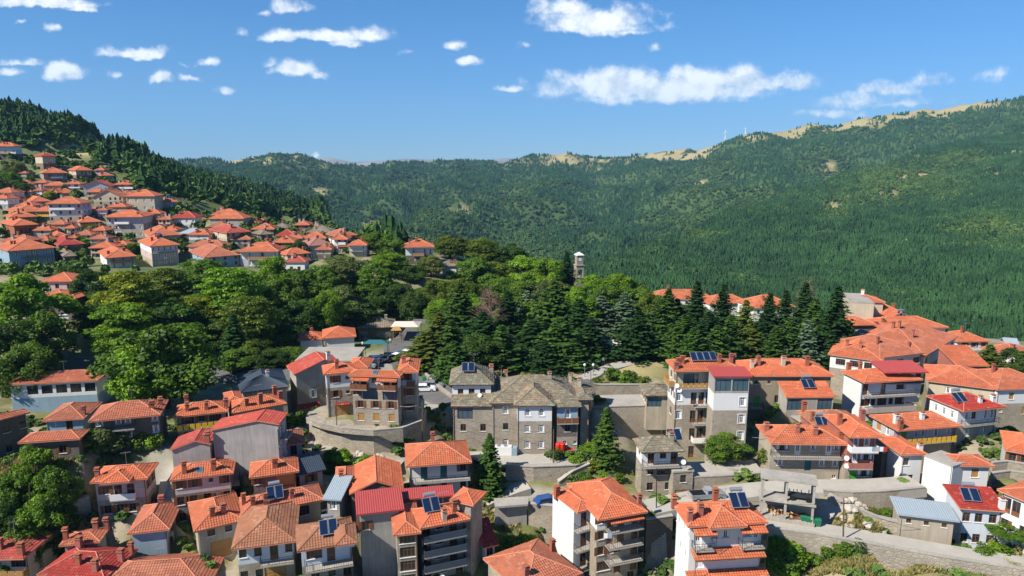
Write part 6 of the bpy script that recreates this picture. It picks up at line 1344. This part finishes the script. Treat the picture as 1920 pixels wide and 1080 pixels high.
# wooded near hill behind the village
msk = (YY > 300); villE = ell(PXg, PYg, [(0,440,330,150),(200,430,300,75),(420,440,160,45),(600,455,110,32),(90,330,110,55),(180,350,80,40),(280,390,60,35)])
hb = np.clip(dryE * 1.25 + (villE > .12) * 2 + (~msk) * 2 + (PXg > 700) * (YY < 420) * 0, 0, 1); MH = (XX, YY, ZZ, PXg, PYg, hb)
c2 = template('hill_conifer', [far_tree_mesh('c', s) for s in (7, 8, 9)], 'hill_needle')
def hill_sc(name, n, h0, h1, coll, seed, wd):
    P, rs = sample(XX, YY, ZZ, hb, n, seed, (PXg < 760) * 1.0 * (PYg < 520), (-300, 760)); h = rs.uniform(h0, h1, n); P[:, 2] -= h * .08; s = np.stack([h * wd * rs.uniform(.8, 1.3, n)] * 2 + [h], 1); return scatter(name, P, s, coll)
hill_sc('hill_forest', 3800, 8, 15, c2, 5, 1.25); hill_sc('hill_thicket', 5200, 5, 10, bro, 6, 1.2)
hb = np.clip((villE < .10) * 2 + (YY < 215) * 2, 0, 1); hill_sc('village_shrubs', 1500, 2.0, 5.0, bro, 8, 1.1)
hb = np.clip((dryE < .12) * 2 + (YY < 300) * 2, 0, 1); hill_sc('clearing_shrubs', 500, 1.2, 3.5, bro, 9, 1.2)
hb = np.clip((YY < 60) * 2 + (YY > 125) * 2 + pale * 2 + (dryE > .3) * .7, 0, 1); hill_sc('garden_weeds', 1, 1, 2, bro, 10, 1) if 0 else None
P_, rs_ = sample(XX, YY, ZZ, hb, 2600, 10, (PXg < 2100) * (PXg > -100) * (PYg < 1120) * (PYg > 740) * (fbm(XX / 7, YY / 7, 3, 77) > .5), (-200, 2100)); h_ = rs_.uniform(.35, 1.3, len(P_)) ** 1.3; scatter('garden_weeds', P_, np.stack([h_ * rs_.uniform(1.0, 1.8, len(P_))] * 2 + [h_], 1), bro)
# grass and weeds on the near dry slopes
rs = np.random.RandomState(3); nG = 26000; wt = (dryE + green * .5) * (YY < 115) * (YY > 60) * (pale < .3); wt = wt[:-1, :-1] * (PXg[:-1, :-1] > -100) * (PXg[:-1, :-1] < 2050); p_ = (wt / wt.sum()).reshape(-1); idx = rs.choice(len(p_), nG, p=p_); i, j = np.divmod(idx, XX.shape[1] - 1)
a, b_ = rs.rand(nG), rs.rand(nG); bl = lambda M: M[i, j] * (1 - a) * (1 - b_) + M[i + 1, j] * a * (1 - b_) + M[i, j + 1] * (1 - a) * b_ + M[i + 1, j + 1] * a * b_
plain('drygrass', (.42, .34, .14), .9, .05); plain('greengrass', (.10, .15, .03), .9, .05)
def tuft(mat, s):
    r = random.Random(s); mb = MB().mat(mat)
    for k in range(9): a_ = r.uniform(0, 6.28); x, y = math.cos(a_), math.sin(a_); h = r.uniform(.5, 1); q = r.uniform(.1, .5); mb.add([(-y * .07, x * .07, 0), (y * .07, -x * .07, 0), (x * q, y * q, h)], [(0, 1, 2)])
    return mb.mesh('tuft')
tf = template('tuft', [tuft('drygrass', 1), tuft('drygrass', 2), tuft('greengrass', 3)]); P = np.stack([bl(XX), bl(YY), bl(ZZ)], 1); sc_ = rs.uniform(.25, .75, nG); scatter('grass', P, np.stack([sc_ * 1.4, sc_ * 1.4, sc_], 1), tf)

# ---------------------------------------------------------------- rocks on the bank
def rock(px, py, z, s, lab):
    r = random.Random(px * 3 + py); mb = MB().mat('rock'); n, m_ = 8, 5; mb.ball((0, 0, 0), s, 7, 4, .8); mb.v = [(x * r.uniform(.75, 1.25), y * r.uniform(.75, 1.25), z_ * r.uniform(.75, 1.2)) for x, y, z_ in mb.v]
    p = atz(px, py, z); o = build(mb, 'boulder'); o.location = (p.x, p.y, g(p.x, p.y) + s * .15); o['label'] = lab; o['category'] = 'boulder'; o['group'] = 'boulders of the rocky bank'
rr = random.Random(4)
for i in range(60): rock(1556 + rr.random() * 130, 940 + rr.random() * 56, 12, rr.choice([.25, .35, .45, .6, .8]), 'pale grey boulder on the rocky bank right of the concrete frame')
for i in range(8): rock(1000 + rr.random() * 60 - 330, 855 + rr.random() * 8, 11, rr.uniform(.3, .7), 'pale boulder along the lane below the guesthouse terrace')

# ---------------------------------------------------------------- bell tower, turbine
def tower():
    b = at(1085, 530, 250); A = Vector((b.x, b.y, g(b.x, b.y))); top = at(1085, 472, 250).z; H = top - A.z; s = 1.45
    root = thing('bell_tower', 'slim stone bell tower with arched belfry rising above the park trees', 'bell tower', A, R(14)); mb = MB().mat('stone'); mb.box(-s, s, -s, s, 0, H - 9.4); build(mb, 'shaft', root)
    mb = MB().mat('beige'); mb.box(-s - .15, s + .15, -s - .15, s + .15, H - 9.4, H - 9.15); mb.box(-s - .2, s + .2, -s - .2, s + .2, H - 5.0, H - 4.7); build(mb, 'cornice', root)
    for x in (-1, 1):
        for y in (-1, 1): mb = MB().mat('stone'); mb.box(x * s - (.55 if x > 0 else 0), x * s + (.55 if x < 0 else 0), y * s - (.55 if y > 0 else 0), y * s + (.55 if y < 0 else 0), H - 9.14, H - 5.01); build(mb, 'pier', root)
    for k in range(4):
        mb = MB().mat('stone'); ca, sa = math.cos(k * math.pi / 2), math.sin(k * math.pi / 2); mb.T = lambda p, ca=ca, sa=sa: (p[0] * ca - p[1] * sa, p[0] * sa + p[1] * ca, p[2]); w_ = s - .55; n = 8; vs_ = []
        for q in range(n + 1): t_ = math.pi * q / n; vs_.append((-w_ * math.cos(t_), -s + .01, H - 7.2 + w_ * math.sin(t_)))
        top_ = [(v[0], v[1], H - 5.02) for v in vs_]; mb.add(vs_ + top_ + [(v[0], v[1] + .4, v[2]) for v in vs_], [(i, i + 1, n + 2 + i, n + 1 + i) for i in range(n)] + [(i, 2 * n + 2 + i, 2 * n + 3 + i, i + 1) for i in range(n)]); build(mb, 'arch', root)
    mb = MB().mat('metal_dark'); mb.tube((0, 0, H - 8.2), (0, 0, H - 7.3), .55, .2, 10); mb.tube((0, 0, H - 7.3), (0, 0, H - 5.5), .04, n=4); build(mb, 'bell', root)
    u = s * .82; mb = MB().mat('stone'); mb.box(-u, u, -u, u, H - 4.69, H - 1.3); build(mb, 'clock_stage', root); mb = MB().mat('sillwhite'); mb.tube((0, -u - .06, H - 2.7), (0, -u - .005, H - 2.7), .62, n=16); build(mb, 'clock_face', root)
    mb = MB().mat('sillwhite'); mb.box(-s, s, -s, s, H - 1.29, H - 1.05); mb.add([(-s, -s, H - 1.05), (s, -s, H - 1.05), (s, s, H - 1.05), (-s, s, H - 1.05), (0, 0, H)], [(0, 1, 4), (1, 2, 4), (2, 3, 4), (3, 0, 4)]); build(mb, 'roof', root)
tower()
def turbine(px, py, Y, hp, lab):
    q = at(px, py + hp * .4, Y); h = hp * Y / F * .62; root = thing('wind_turbine', lab, 'wind turbine', (q.x, q.y, q.z - h * .4)); mb = MB().mat('sillwhite'); mb.tube((0, 0, -15), (0, 0, h), 2.2, 1.2, 8); build(mb, 'mast', root); mb = MB().mat('sillwhite'); mb.box(-1.5, 1.5, -3, 4, h - 1.4, h + 1.4); build(mb, 'nacelle', root)
    for k in range(3): a = R(95 + 120 * k); mb = MB().mat('sillwhite'); mb.tube((0, -3.2, h), (math.cos(a) * h * .6, -3.2, h + math.sin(a) * h * .6), 1.5, .5, 5); build(mb, 'blade', root)
turbine(1360, 248, 3260, 13, 'small white wind turbine on the bare mountain ridge'); turbine(1398, 241, 3200, 6, 'very distant tiny white wind turbine behind the ridge trees')

# ---------------------------------------------------------------- vehicles
def car(px, py, Y, yaw, col, lab, kind='car'):
    p = at(px, py, Y); gz = g(p.x, p.y) + .25 if Y > 120 else p.z; root = thing('parked_car' if kind == 'car' else 'pickup_truck', lab, 'car' if kind == 'car' else 'pickup truck', (p.x, p.y, gz), R(yaw), 'parked cars' if kind == 'car' else None)
    L, W_ = (2.15, .87) if kind == 'car' else (2.6, .9)
    if kind == 'car': prof = [(-L, .35), (-L, .85), (-1.85, 1.02), (-1.55, 1.42), (.35, 1.45), (1.05, .98), (1.95, .86), (L, .7), (L, .35)]
    else: prof = [(-L, .5), (-L, 1.15), (-.35, 1.15), (-.3, 1.12), (-.2, 1.72), (.75, 1.72), (1.35, 1.2), (2.35, 1.08), (L, .95), (L, .5)]
    mb = MB().mat(col); n = len(prof); vs_ = []
    for sgn in (-1, 1):
        for (x, z) in prof: vs_.append((x, sgn * (W_ - (.14 if z > 1.25 else 0)), z))
    mb.add(vs_, [tuple(range(n)), tuple(range(2 * n - 1, n - 1, -1))] + [(i, i + n, (i + 1) % n + n, (i + 1) % n) for i in range(n)]); build(mb, 'body', root)
    mb = MB().mat('pane'); zt = 1.40 if kind == 'car' else 1.66; zb = 1.03 if kind == 'car' else 1.22; xs = (-1.5, .35, .88, -1.72) if kind == 'car' else (-.16, .72, 1.2, -.24)
    for sgn in (-1, 1): mb.add([(xs[0], sgn * (W_ - .125), zt), (xs[1], sgn * (W_ - .125), zt), (xs[2], sgn * (W_ + .004), zb), (xs[3], sgn * (W_ + .004), zb)], [(0, 1, 2, 3)])
    mb.add([(xs[1] + .08, -W_ + .2, zt), (xs[1] + .08, W_ - .2, zt), (xs[2] + .1, W_ - .08, zb + .03), (xs[2] + .1, -W_ + .08, zb + .03)], [(0, 1, 2, 3)]); mb.v[-4:] = [(x, y, z + .035) for x, y, z in mb.v[-4:]]; build(mb, 'glazing', root)
    if kind != 'car': mb = MB().mat('dark'); mb.box(-L + .12, -.42, -W_ + .1, W_ - .1, 1.151, 1.16); build(mb, 'cargo_bed', root)
    for x in (-1.35, 1.35) if kind == 'car' else (-1.65, 1.75):
        for sgn in (-1, 1): mb = MB().mat('tyre'); mb.tube((x, sgn * (W_ - .2), .34), (x, sgn * (W_ + .02), .34), .34, n=12); mb.mat('metal_grey'); mb.tube((x, sgn * (W_ + .021), .34), (x, sgn * (W_ + .03), .34), .2, n=8); build(mb, 'wheel', root)
    for sgn in (-1, 1): mb = MB().mat('sillwhite'); mb.box(L - .02, L + .015, sgn * .62 - .16, sgn * .62 + .16, .62, .76); build(mb, 'headlight', root); mb = MB().mat('redpaint'); mb.box(-L - .015, -L + .02, sgn * .68 - .1, sgn * .68 + .1, .7, .9); build(mb, 'tail_light', root)
p_ = atz(1325, 934, 11.55); car(1325, 936, p_.y, 8, 'carsilver', 'silver-grey pickup truck parked on the pale road behind the villa roof', 'truck')
p_ = atz(1028, 946, 9.0); car(1028, 946, p_.y, 20, 'carblue', 'dark blue car nosing out behind the blank-walled block'); p_ = atz(797, 733, 14.3); car(797, 735, p_.y, 5, 'carwhite', 'white car beside the guesthouse, on the plaza road'); p_ = atz(812, 733, 14.3); car(812, 731, p_.y + 2.5, 0, 'carsilver', 'silver car just behind the white one by the guesthouse')
for (px, py, yaw, cl, lb) in [(792,620,70,'carwhite','white car alone on the upper plaza road by the trees'),(745,658,60,'carwhite','white car in the plaza row, second from its top end'),(764,651,60,'carwhite','white car nearest the tree in the plaza row'),(753,654,60,'carblue','dark blue car between two white ones in the plaza row'),(733,663,58,'cardark','black car in the plaza row beside the white one'),(718,666,55,'cardark','black car in the middle of the plaza row'),(705,668,10,'carblue','bright blue car at the left of the plaza row'),(693,674,5,'cardark','dark car near the white building corner'),(686,679,0,'carsilver','grey car with round windows seen over the guesthouse roof'),(106,620,10,'carsilver','silver car parked under the shaded house, left'),(128,617,15,'carwhite','white car parked under the shaded house, right one'),(92,624,10,'cardark','dark car parked at the left of the silver one'),(90,612,5,'carsilver','grey car behind the silver one, under the trees')]:
    p_ = atz(px, py + 4, 15.2 if px > 200 else 17.3); car(px, py + 4, p_.y, yaw, cl, lb)
p_ = atz(1590, 715, 15); car(1574, 735, 126, 20, 'redpaint', 'red car squeezed between the olive house and the white apartment house')

# ---------------------------------------------------------------- poles, wires, lamps, bins, people, small things
def pole(px, ptop, pbot, z, lab, mat='woodpole', r=.13, arm=True, cat='utility pole', nm='utility_pole', Y=None):
    b = atz(px, pbot, z) if Y is None else at(px, pbot, Y); t_ = at(px, ptop, b.y); root = thing(nm, lab, cat, b, 0, cat + 's'); H = t_.z - b.z; mb = MB().mat(mat); mb.tube((0, 0, -1), (t_.x - b.x, 0, H), r, r * .6, 8); build(mb, 'shaft', root)
    if arm:
        mb = MB().mat('metal_dark'); mb.box(-.9, .9, -.05, .05, H - .7, H - .6)
        for x in (-.8, 0, .8): mb.tube((x, 0, H - .6), (x, 0, H - .42), .05, n=5)
        build(mb, 'crossarm', root)
    return Vector((t_.x, b.y, t_.z - .5))
P1 = pole(792, 752, 842, 11.3, 'brown wooden pole beside the stone terrace end, with a white cable'); P2 = pole(631, 742, 840, 11.3, 'thin wooden pole by the two green bins', r=.1)
P3 = pole(1582, 935, 1020, 10.5, 'wooden pole standing on the lower road wall'); P4 = pole(1231, 878, 955, 11, 'dark pole in front of the slate-roofed white house', 'metal_dark', .09, False); P5 = pole(1038, 805, 893, 9.8, 'brown pole before the white-bay mansion', arm=False)
P6 = pole(587, 815, 900, 9.5, 'pale slim pole next to the small green conifer', 'metal_grey', .08, False); P7 = pole(55, 905, 985, 10.5, 'wooden pole within the lower-left thicket', r=.1, arm=False); P8 = pole(1108, 665, 720, 14, 'tall thin mast behind the long park wall', 'metal_dark', .07, False)
P9 = pole(940, 692, 724, 14, 'short pale post right of the slate tower house', 'metal_grey', .12, False); P10 = pole(514, 655, 692, 14, 'grey lamp post at the edge of the left grove', 'metal_grey', .1, False, 'street lamp', 'street_lamp'); P11 = pole(60, 725, 760, 12.5, 'pole with dish before the long restaurant', 'metal_grey', .1, False)
P12 = pole(600, 835, 985, 9, 'tall pole rising at the pale shed', 'woodpole', .1, False, Y=92) if 0 else None
def wire(a, b, sag, lab, r=.022, mat='metal_dark'):
    mb = MB().mat(mat); pr = None
    for k in range(17): t_ = k / 16; q = a.lerp(b, t_) - Vector((0, 0, sag * 4 * t_ * (1 - t_))); (mb.tube(pr, q, r, n=3, cap=False) if pr else None); pr = q
    o = build(mb, 'cable'); o['label'] = lab; o['category'] = 'cable'; o['group'] = 'overhead cables'
wire(P1, at(848, 741, 113), .5, 'thick white cable from the terrace-end pole to the slate tower house', .05, 'metal_grey'); wire(P1, at(747, 761, 111.9), .3, 'thick white cable from the terrace-end pole to the guesthouse', .05, 'metal_grey')
wire(P1, P5, 1.2, 'cable from the terrace-end pole to the mansion pole'); wire(P2, P1, 1.0, 'cable between the green-bin pole and the terrace-end pole'); wire(P5, P4, 1.5, 'cable from the mansion pole to the dark pole'); wire(P4, P3, 2.0, 'cable from the dark pole to the lower road pole'); wire(P3, at(1800, 1000, 84), 1.0, 'cable from the lower road pole to the timbered house'); wire(P6, P2, .8, 'cable from the slim pale pole to the green-bin pole'); wire(P7, at(277, 912, 91), .6, 'cable from the thicket pole to the cross-gable house'); wire(at(1411, 820, 107), at(1447, 808, 98), .4, 'white cable between the hotel and the beige balcony house', .04, 'metal_grey')
wire(P5 - Vector((0, 0, 2)), at(850, 800, 110), .7, 'lower cable from the mansion pole across the stone facade')
for (px, pt, pb, lb) in [(1096,684,706,'globe lamp left of two on the park bank'),(1112,684,704,'globe lamp right of two on the park bank'),(855,694,712,'globe lamp beside the slate tower house'),(803,612,640,'globe lamp on the plaza road')]:
    b = atz(px, pb, 13.9); t_ = at(px, pt, b.y); root = thing('street_lamp', lb, 'street lamp', b, 0, 'globe street lamps'); H = t_.z - b.z; mb = MB().mat('metal_grey'); mb.tube((0, 0, -.5), (0, 0, H - .3), .08, .05, 6); build(mb, 'shaft', root); mb = MB().mat('carwhite'); mb.ball((0, 0, H), .3, 8, 6); build(mb, 'lamp_shade', root)
def bin_(px, py, z, lab, mat='green'):
    p = atz(px, py, z); root = thing('waste_bin', lab, 'waste bin', p, R(-8), 'green waste bins'); root.scale = (.6, .6, .85); mb = MB().mat(mat); mb.add([(-.5, -.4, .1), (.5, -.4, .1), (.5, .4, .1), (-.5, .4, .1), (-.6, -.5, 1.15), (.6, -.5, 1.15), (.6, .5, 1.15), (-.6, .5, 1.15)], [(0,3,2,1),(4,5,6,7),(0,1,5,4),(1,2,6,5),(2,3,7,6),(3,0,4,7)]); build(mb, 'body', root)
    mb = MB().mat(mat); mb.add([(-.64, -.54, 1.16), (.64, -.54, 1.16), (.64, .54, 1.3), (-.64, .54, 1.3), (-.6, 0, 1.42), (.6, 0, 1.42)], [(0, 1, 5, 4), (4, 5, 2, 3), (0, 4, 3), (1, 2, 5), (3, 2, 1, 0)]); build(mb, 'lid', root)
    for x in (-.45, .45): mb = MB().mat('tyre'); mb.tube((x - .05, -.35, .1), (x + .05, -.35, .1), .1, n=8); build(mb, 'wheel', root)
for i, (px, py) in enumerate([(1506,982),(1515,984),(1523,986),(1533,987)]): bin_(px, py, 11.15, ['green bin leftmost of four below the concrete frame', 'green bin second from left below the concrete frame', 'green bin third from left below the concrete frame', 'green bin rightmost of four below the concrete frame'][i])
bin_(635, 841, 11.3, 'green bin left of two at the lane'); bin_(643, 841, 11.3, 'green bin right of two at the lane'); bin_(796, 715, 14.1, 'grey bin with bright green lid on the plaza road near the guesthouse', 'green')
def cylinder_tank(px, py, z, lab, h=2.0, r=.5):
    p = atz(px, py, z); root = thing('water_tank', lab, 'tank', p); mb = MB().mat('redpaint'); mb.tube((0, 0, .15), (0, 0, h), r, n=14); build(mb, 'body', root); mb = MB().mat('metal_dark')
    for k in range(3): a = k * 2.1; mb.tube((math.cos(a) * r * .7, math.sin(a) * r * .7, 0), (math.cos(a) * r * .7, math.sin(a) * r * .7, .16), .05, n=4)
    build(mb, 'foot', root); mb = MB().mat('redpaint'); mb.ball((0, 0, h), r * .98, 12, 6, .35); build(mb, 'dome', root)
cylinder_tank(1047, 853, 11.97, 'red upright tank, left of two before the mansion'); cylinder_tank(1054, 853, 11.97, 'red upright tank, right of two before the mansion')
mb = MB().mat('redpaint'); mb.box(-.7, .7, -.45, .45, 0, .8); mb.tube((-.4, 0, .8), (-.4, 0, 1.2), .15, n=6); o = build(mb, 'machine'); o.location = atz(1067, 852, 11.97); o['label'] = 'low red machine right of the red tanks'; o['category'] = 'machine'
root = thing('heat_pump', 'white-and-blue cabinet unit on the yard left of the white bay', 'air unit', atz(949, 852, 11.97)); mb = MB().mat('sillwhite'); mb.box(-1.8, .9, -.5, .5, 0, 1.5); build(mb, 'body', root); mb = MB().mat('bluewall'); mb.box(.92, 1.8, -.5, .5, 0, 1.3); build(mb, 'panel', root); mb = MB().mat('metal_grey')
for x in (-1.2, -.1): mb.tube((x, 0, 1.5), (x, 0, 1.56), .38, n=12)
build(mb, 'fan', root)
def person(px, py, z, cols, lab, yaw=0):
    p = atz(px, py, z); root = thing('person', lab, 'person', p, R(yaw), 'people on the park lawn' if px > 1000 else 'people on the plaza'); r = random.Random(px)
    me = bpy.data.meshes.new('body'); st = r.uniform(.08, .2)
    J = [((0,0,.95),.15),((0,0,1.2),.16),((0,0,1.42),.15),((0,0,1.52),.06),((0,-.01,1.66),.105),((-.1,0,.9),.1),((-.1,-st,.5),.07),((-.1,st*.2,.08),.05),((-.1,-.12,.04),.04),((.1,0,.9),.1),((.1,st,.5),.07),((.1,st*1.3,.08),.05),((.1,st,.04),.04),((-.2,0,1.4),.06),((-.27,0,1.12),.045),((-.24,-.1,.86),.035),((.2,0,1.4),.06),((.27,0,1.12),.045),((.25,-.1,.86),.035)]
    E = [(0,1),(1,2),(2,3),(3,4),(0,5),(5,6),(6,7),(7,8),(0,9),(9,10),(10,11),(11,12),(2,13),(13,14),(14,15),(2,16),(16,17),(17,18)]
    me.from_pydata([j[0] for j in J], E, []); me.update(); o = bpy.data.objects.new('body', me); COL.objects.link(o); o.parent = root; sk = o.modifiers.new('skin', 'SKIN')
    for i, (_, rad) in enumerate(J): me.skin_vertices[0].data[i].radius = (rad, rad * .8)
    me.skin_vertices[0].data[0].use_root = True; o.modifiers.new('sub', 'SUBSURF').levels = 1
    dg = bpy.context.evaluated_depsgraph_get(); me2 = bpy.data.meshes.new_from_object(o.evaluated_get(dg)); o.modifiers.clear(); o.data = me2; me2.materials.clear()
    for c in (cols[0], cols[1], 'skin'): me2.materials.append(MATS[c])
    for f in me2.polygons: zc = f.center.z; f.material_index = 2 if zc > 1.5 or (abs(f.center.x) > .22 and zc < 1.2) else (1 if zc < .95 else 0); f.use_smooth = True
    mb = MB().mat('dark'); mb.ball((0, .02, 1.7), .115, 8, 6); build(mb, 'hair', root)
for a in [(1123,675,13.2,('redwall','dark'),'person in dark clothes, leftmost of the group on the lawn path'),(1128,673,13.2,('dark','carblue'),'person in black top beside the leftmost one on the lawn path'),(1134,674,13.2,('carblue','dark'),'person in blue top, middle of the lawn group'),(1139,673,13.2,('dark','dark'),'person all in black, right of the blue-topped one'),(1131,683,13.3,('bluewall','carblue'),'person in light blue walking apart below the lawn group'),
          (680,652,14.2,('cloth','dark'),'person in pale top standing before the plaza cars'),(732,646,14.3,('cloth','wood'),'person in white top near the cafe terrace'),(751,632,14.5,('yellowpaint','dark'),'person in yellow top on the plaza'),(744,630,14.5,('dark','dark'),'person in dark clothes next to the yellow-topped one')]: person(*a)
def canopy(px, py, z, w_, d_, mat, lab):
    p = atz(px, py, z); root = thing('canopy', lab, 'canopy', (p.x, p.y, g(p.x, p.y)), 0); h = z - g(p.x, p.y); mb = MB().mat(mat); mb.add([(-w_, -d_, h - .4), (w_, -d_, h - .4), (w_, d_, h - .4), (-w_, d_, h - .4), (-w_ * .5, 0, h + .4), (w_ * .5, 0, h + .4)], [(0, 1, 5, 4), (2, 3, 4, 5), (1, 2, 5), (3, 0, 4)]); build(mb, 'roof', root)
    for x in (-1, 1):
        for y in (-1, 1): mb = MB().mat('metal_dark'); mb.tube((x * w_ * .95, y * d_ * .95, 0), (x * w_ * .95, y * d_ * .95, h - .42), .06, n=5); build(mb, 'post', root)
canopy(762, 605, 18.2, 3.6, 3.2, 'canvas', 'beige canvas canopy right of the plaza cafe'); canopy(744, 615, 17.8, 1.4, 1.2, 'woodlight', 'orange-brown parasol canopy at the cafe corner'); canopy(705, 640, 17.5, 3, 1.0, 'teal', 'teal awning canopy in the shaded cafe terrace'); canopy(1150, 640, 16.5, 3.5, 2.5, 'canvas', 'pale canopy of the shaded park kiosk behind the blue spruces')
for i, (px, lb) in enumerate([(1140, 'clipped dark hedge ball left of three beyond the lawn'), (1150, 'clipped dark hedge ball middle of three beyond the lawn'), (1160, 'clipped dark hedge ball right of three beyond the lawn')]):
    q = atz(px, 642, 13.5); root = thing('shrub', lb, 'shrub', q, 0, 'hedge balls'); o = link('foliage', SH[0][0], root); o.scale = (2.2, 2.2, 1.8); o.color = (*COLR['dark'], 1)
def laundry(px, py, Y, n, lab):
    a = at(px, py, Y)
    for i in range(n):
        mb = MB().mat(['cloth', 'bluewall', 'pink', 'cloth', 'redpaint'][i % 5]); mb.box(-.25, .25, -.02, .02, -.7, 0); o = build(mb, 'garment'); o.location = a + Vector((i * .55, 0, 0)); o['label'] = lab; o['category'] = 'laundry'; o['group'] = 'laundry hung at ' + str(px // 500) + ' balcony' if 0 else 'drying laundry'
laundry(1632, 838, 94.3, 5, 'piece of laundry hanging on the brick-red house balcony'); laundry(1136, 1000, 82, 2, 'white sheet drying on the blank-walled block balcony'); laundry(218, 434, 290.2, 4, 'washing hung on the glazed-balcony hillside house')
# steep steps beside the bank wall
root = thing('staircase', 'steep shaded stone staircase between the blank-walled block and the villa', 'staircase', atz(1238, 1075, 2.5)); b0 = atz(1238, 1075, 2.5); b1 = atz(1232, 975, 10)
for i in range(24):
    t_ = i / 23; q = (b1 - b0) * t_; mb = MB().mat('concrete'); mb.box(q.x - 1.1, q.x + 1.1, q.y - .3, q.y + .5, q.z - 1.5, q.z); build(mb, 'step', root)
# ---------------------------------------------------------------- air
hz = MB(); X0, X1, Y0, Y1, Z0, Z1 = -12000, 12000, -400, 14000, -420, 1100
hz.v = []; hz.mats = []; m = bpy.data.materials.new('haze'); m.use_nodes = True; t = NT(m.node_tree); t.n.clear(); o_ = t.new('ShaderNodeOutputMaterial'); pv = t.new('ShaderNodeVolumePrincipled'); pv.inputs['Color'].default_value = (.34, .68, 1.0, 1); pv.inputs['Density'].default_value = 0.000055; pv.inputs['Anisotropy'].default_value = .0
t.link(pv.outputs[0], o_.inputs['Volume']); MATS['haze'] = m; hz.mat('haze'); hz.box(X0, X1, Y0, Y1, Z0, Z1)
if HAZE: build(hz, 'haze', kind='stuff')
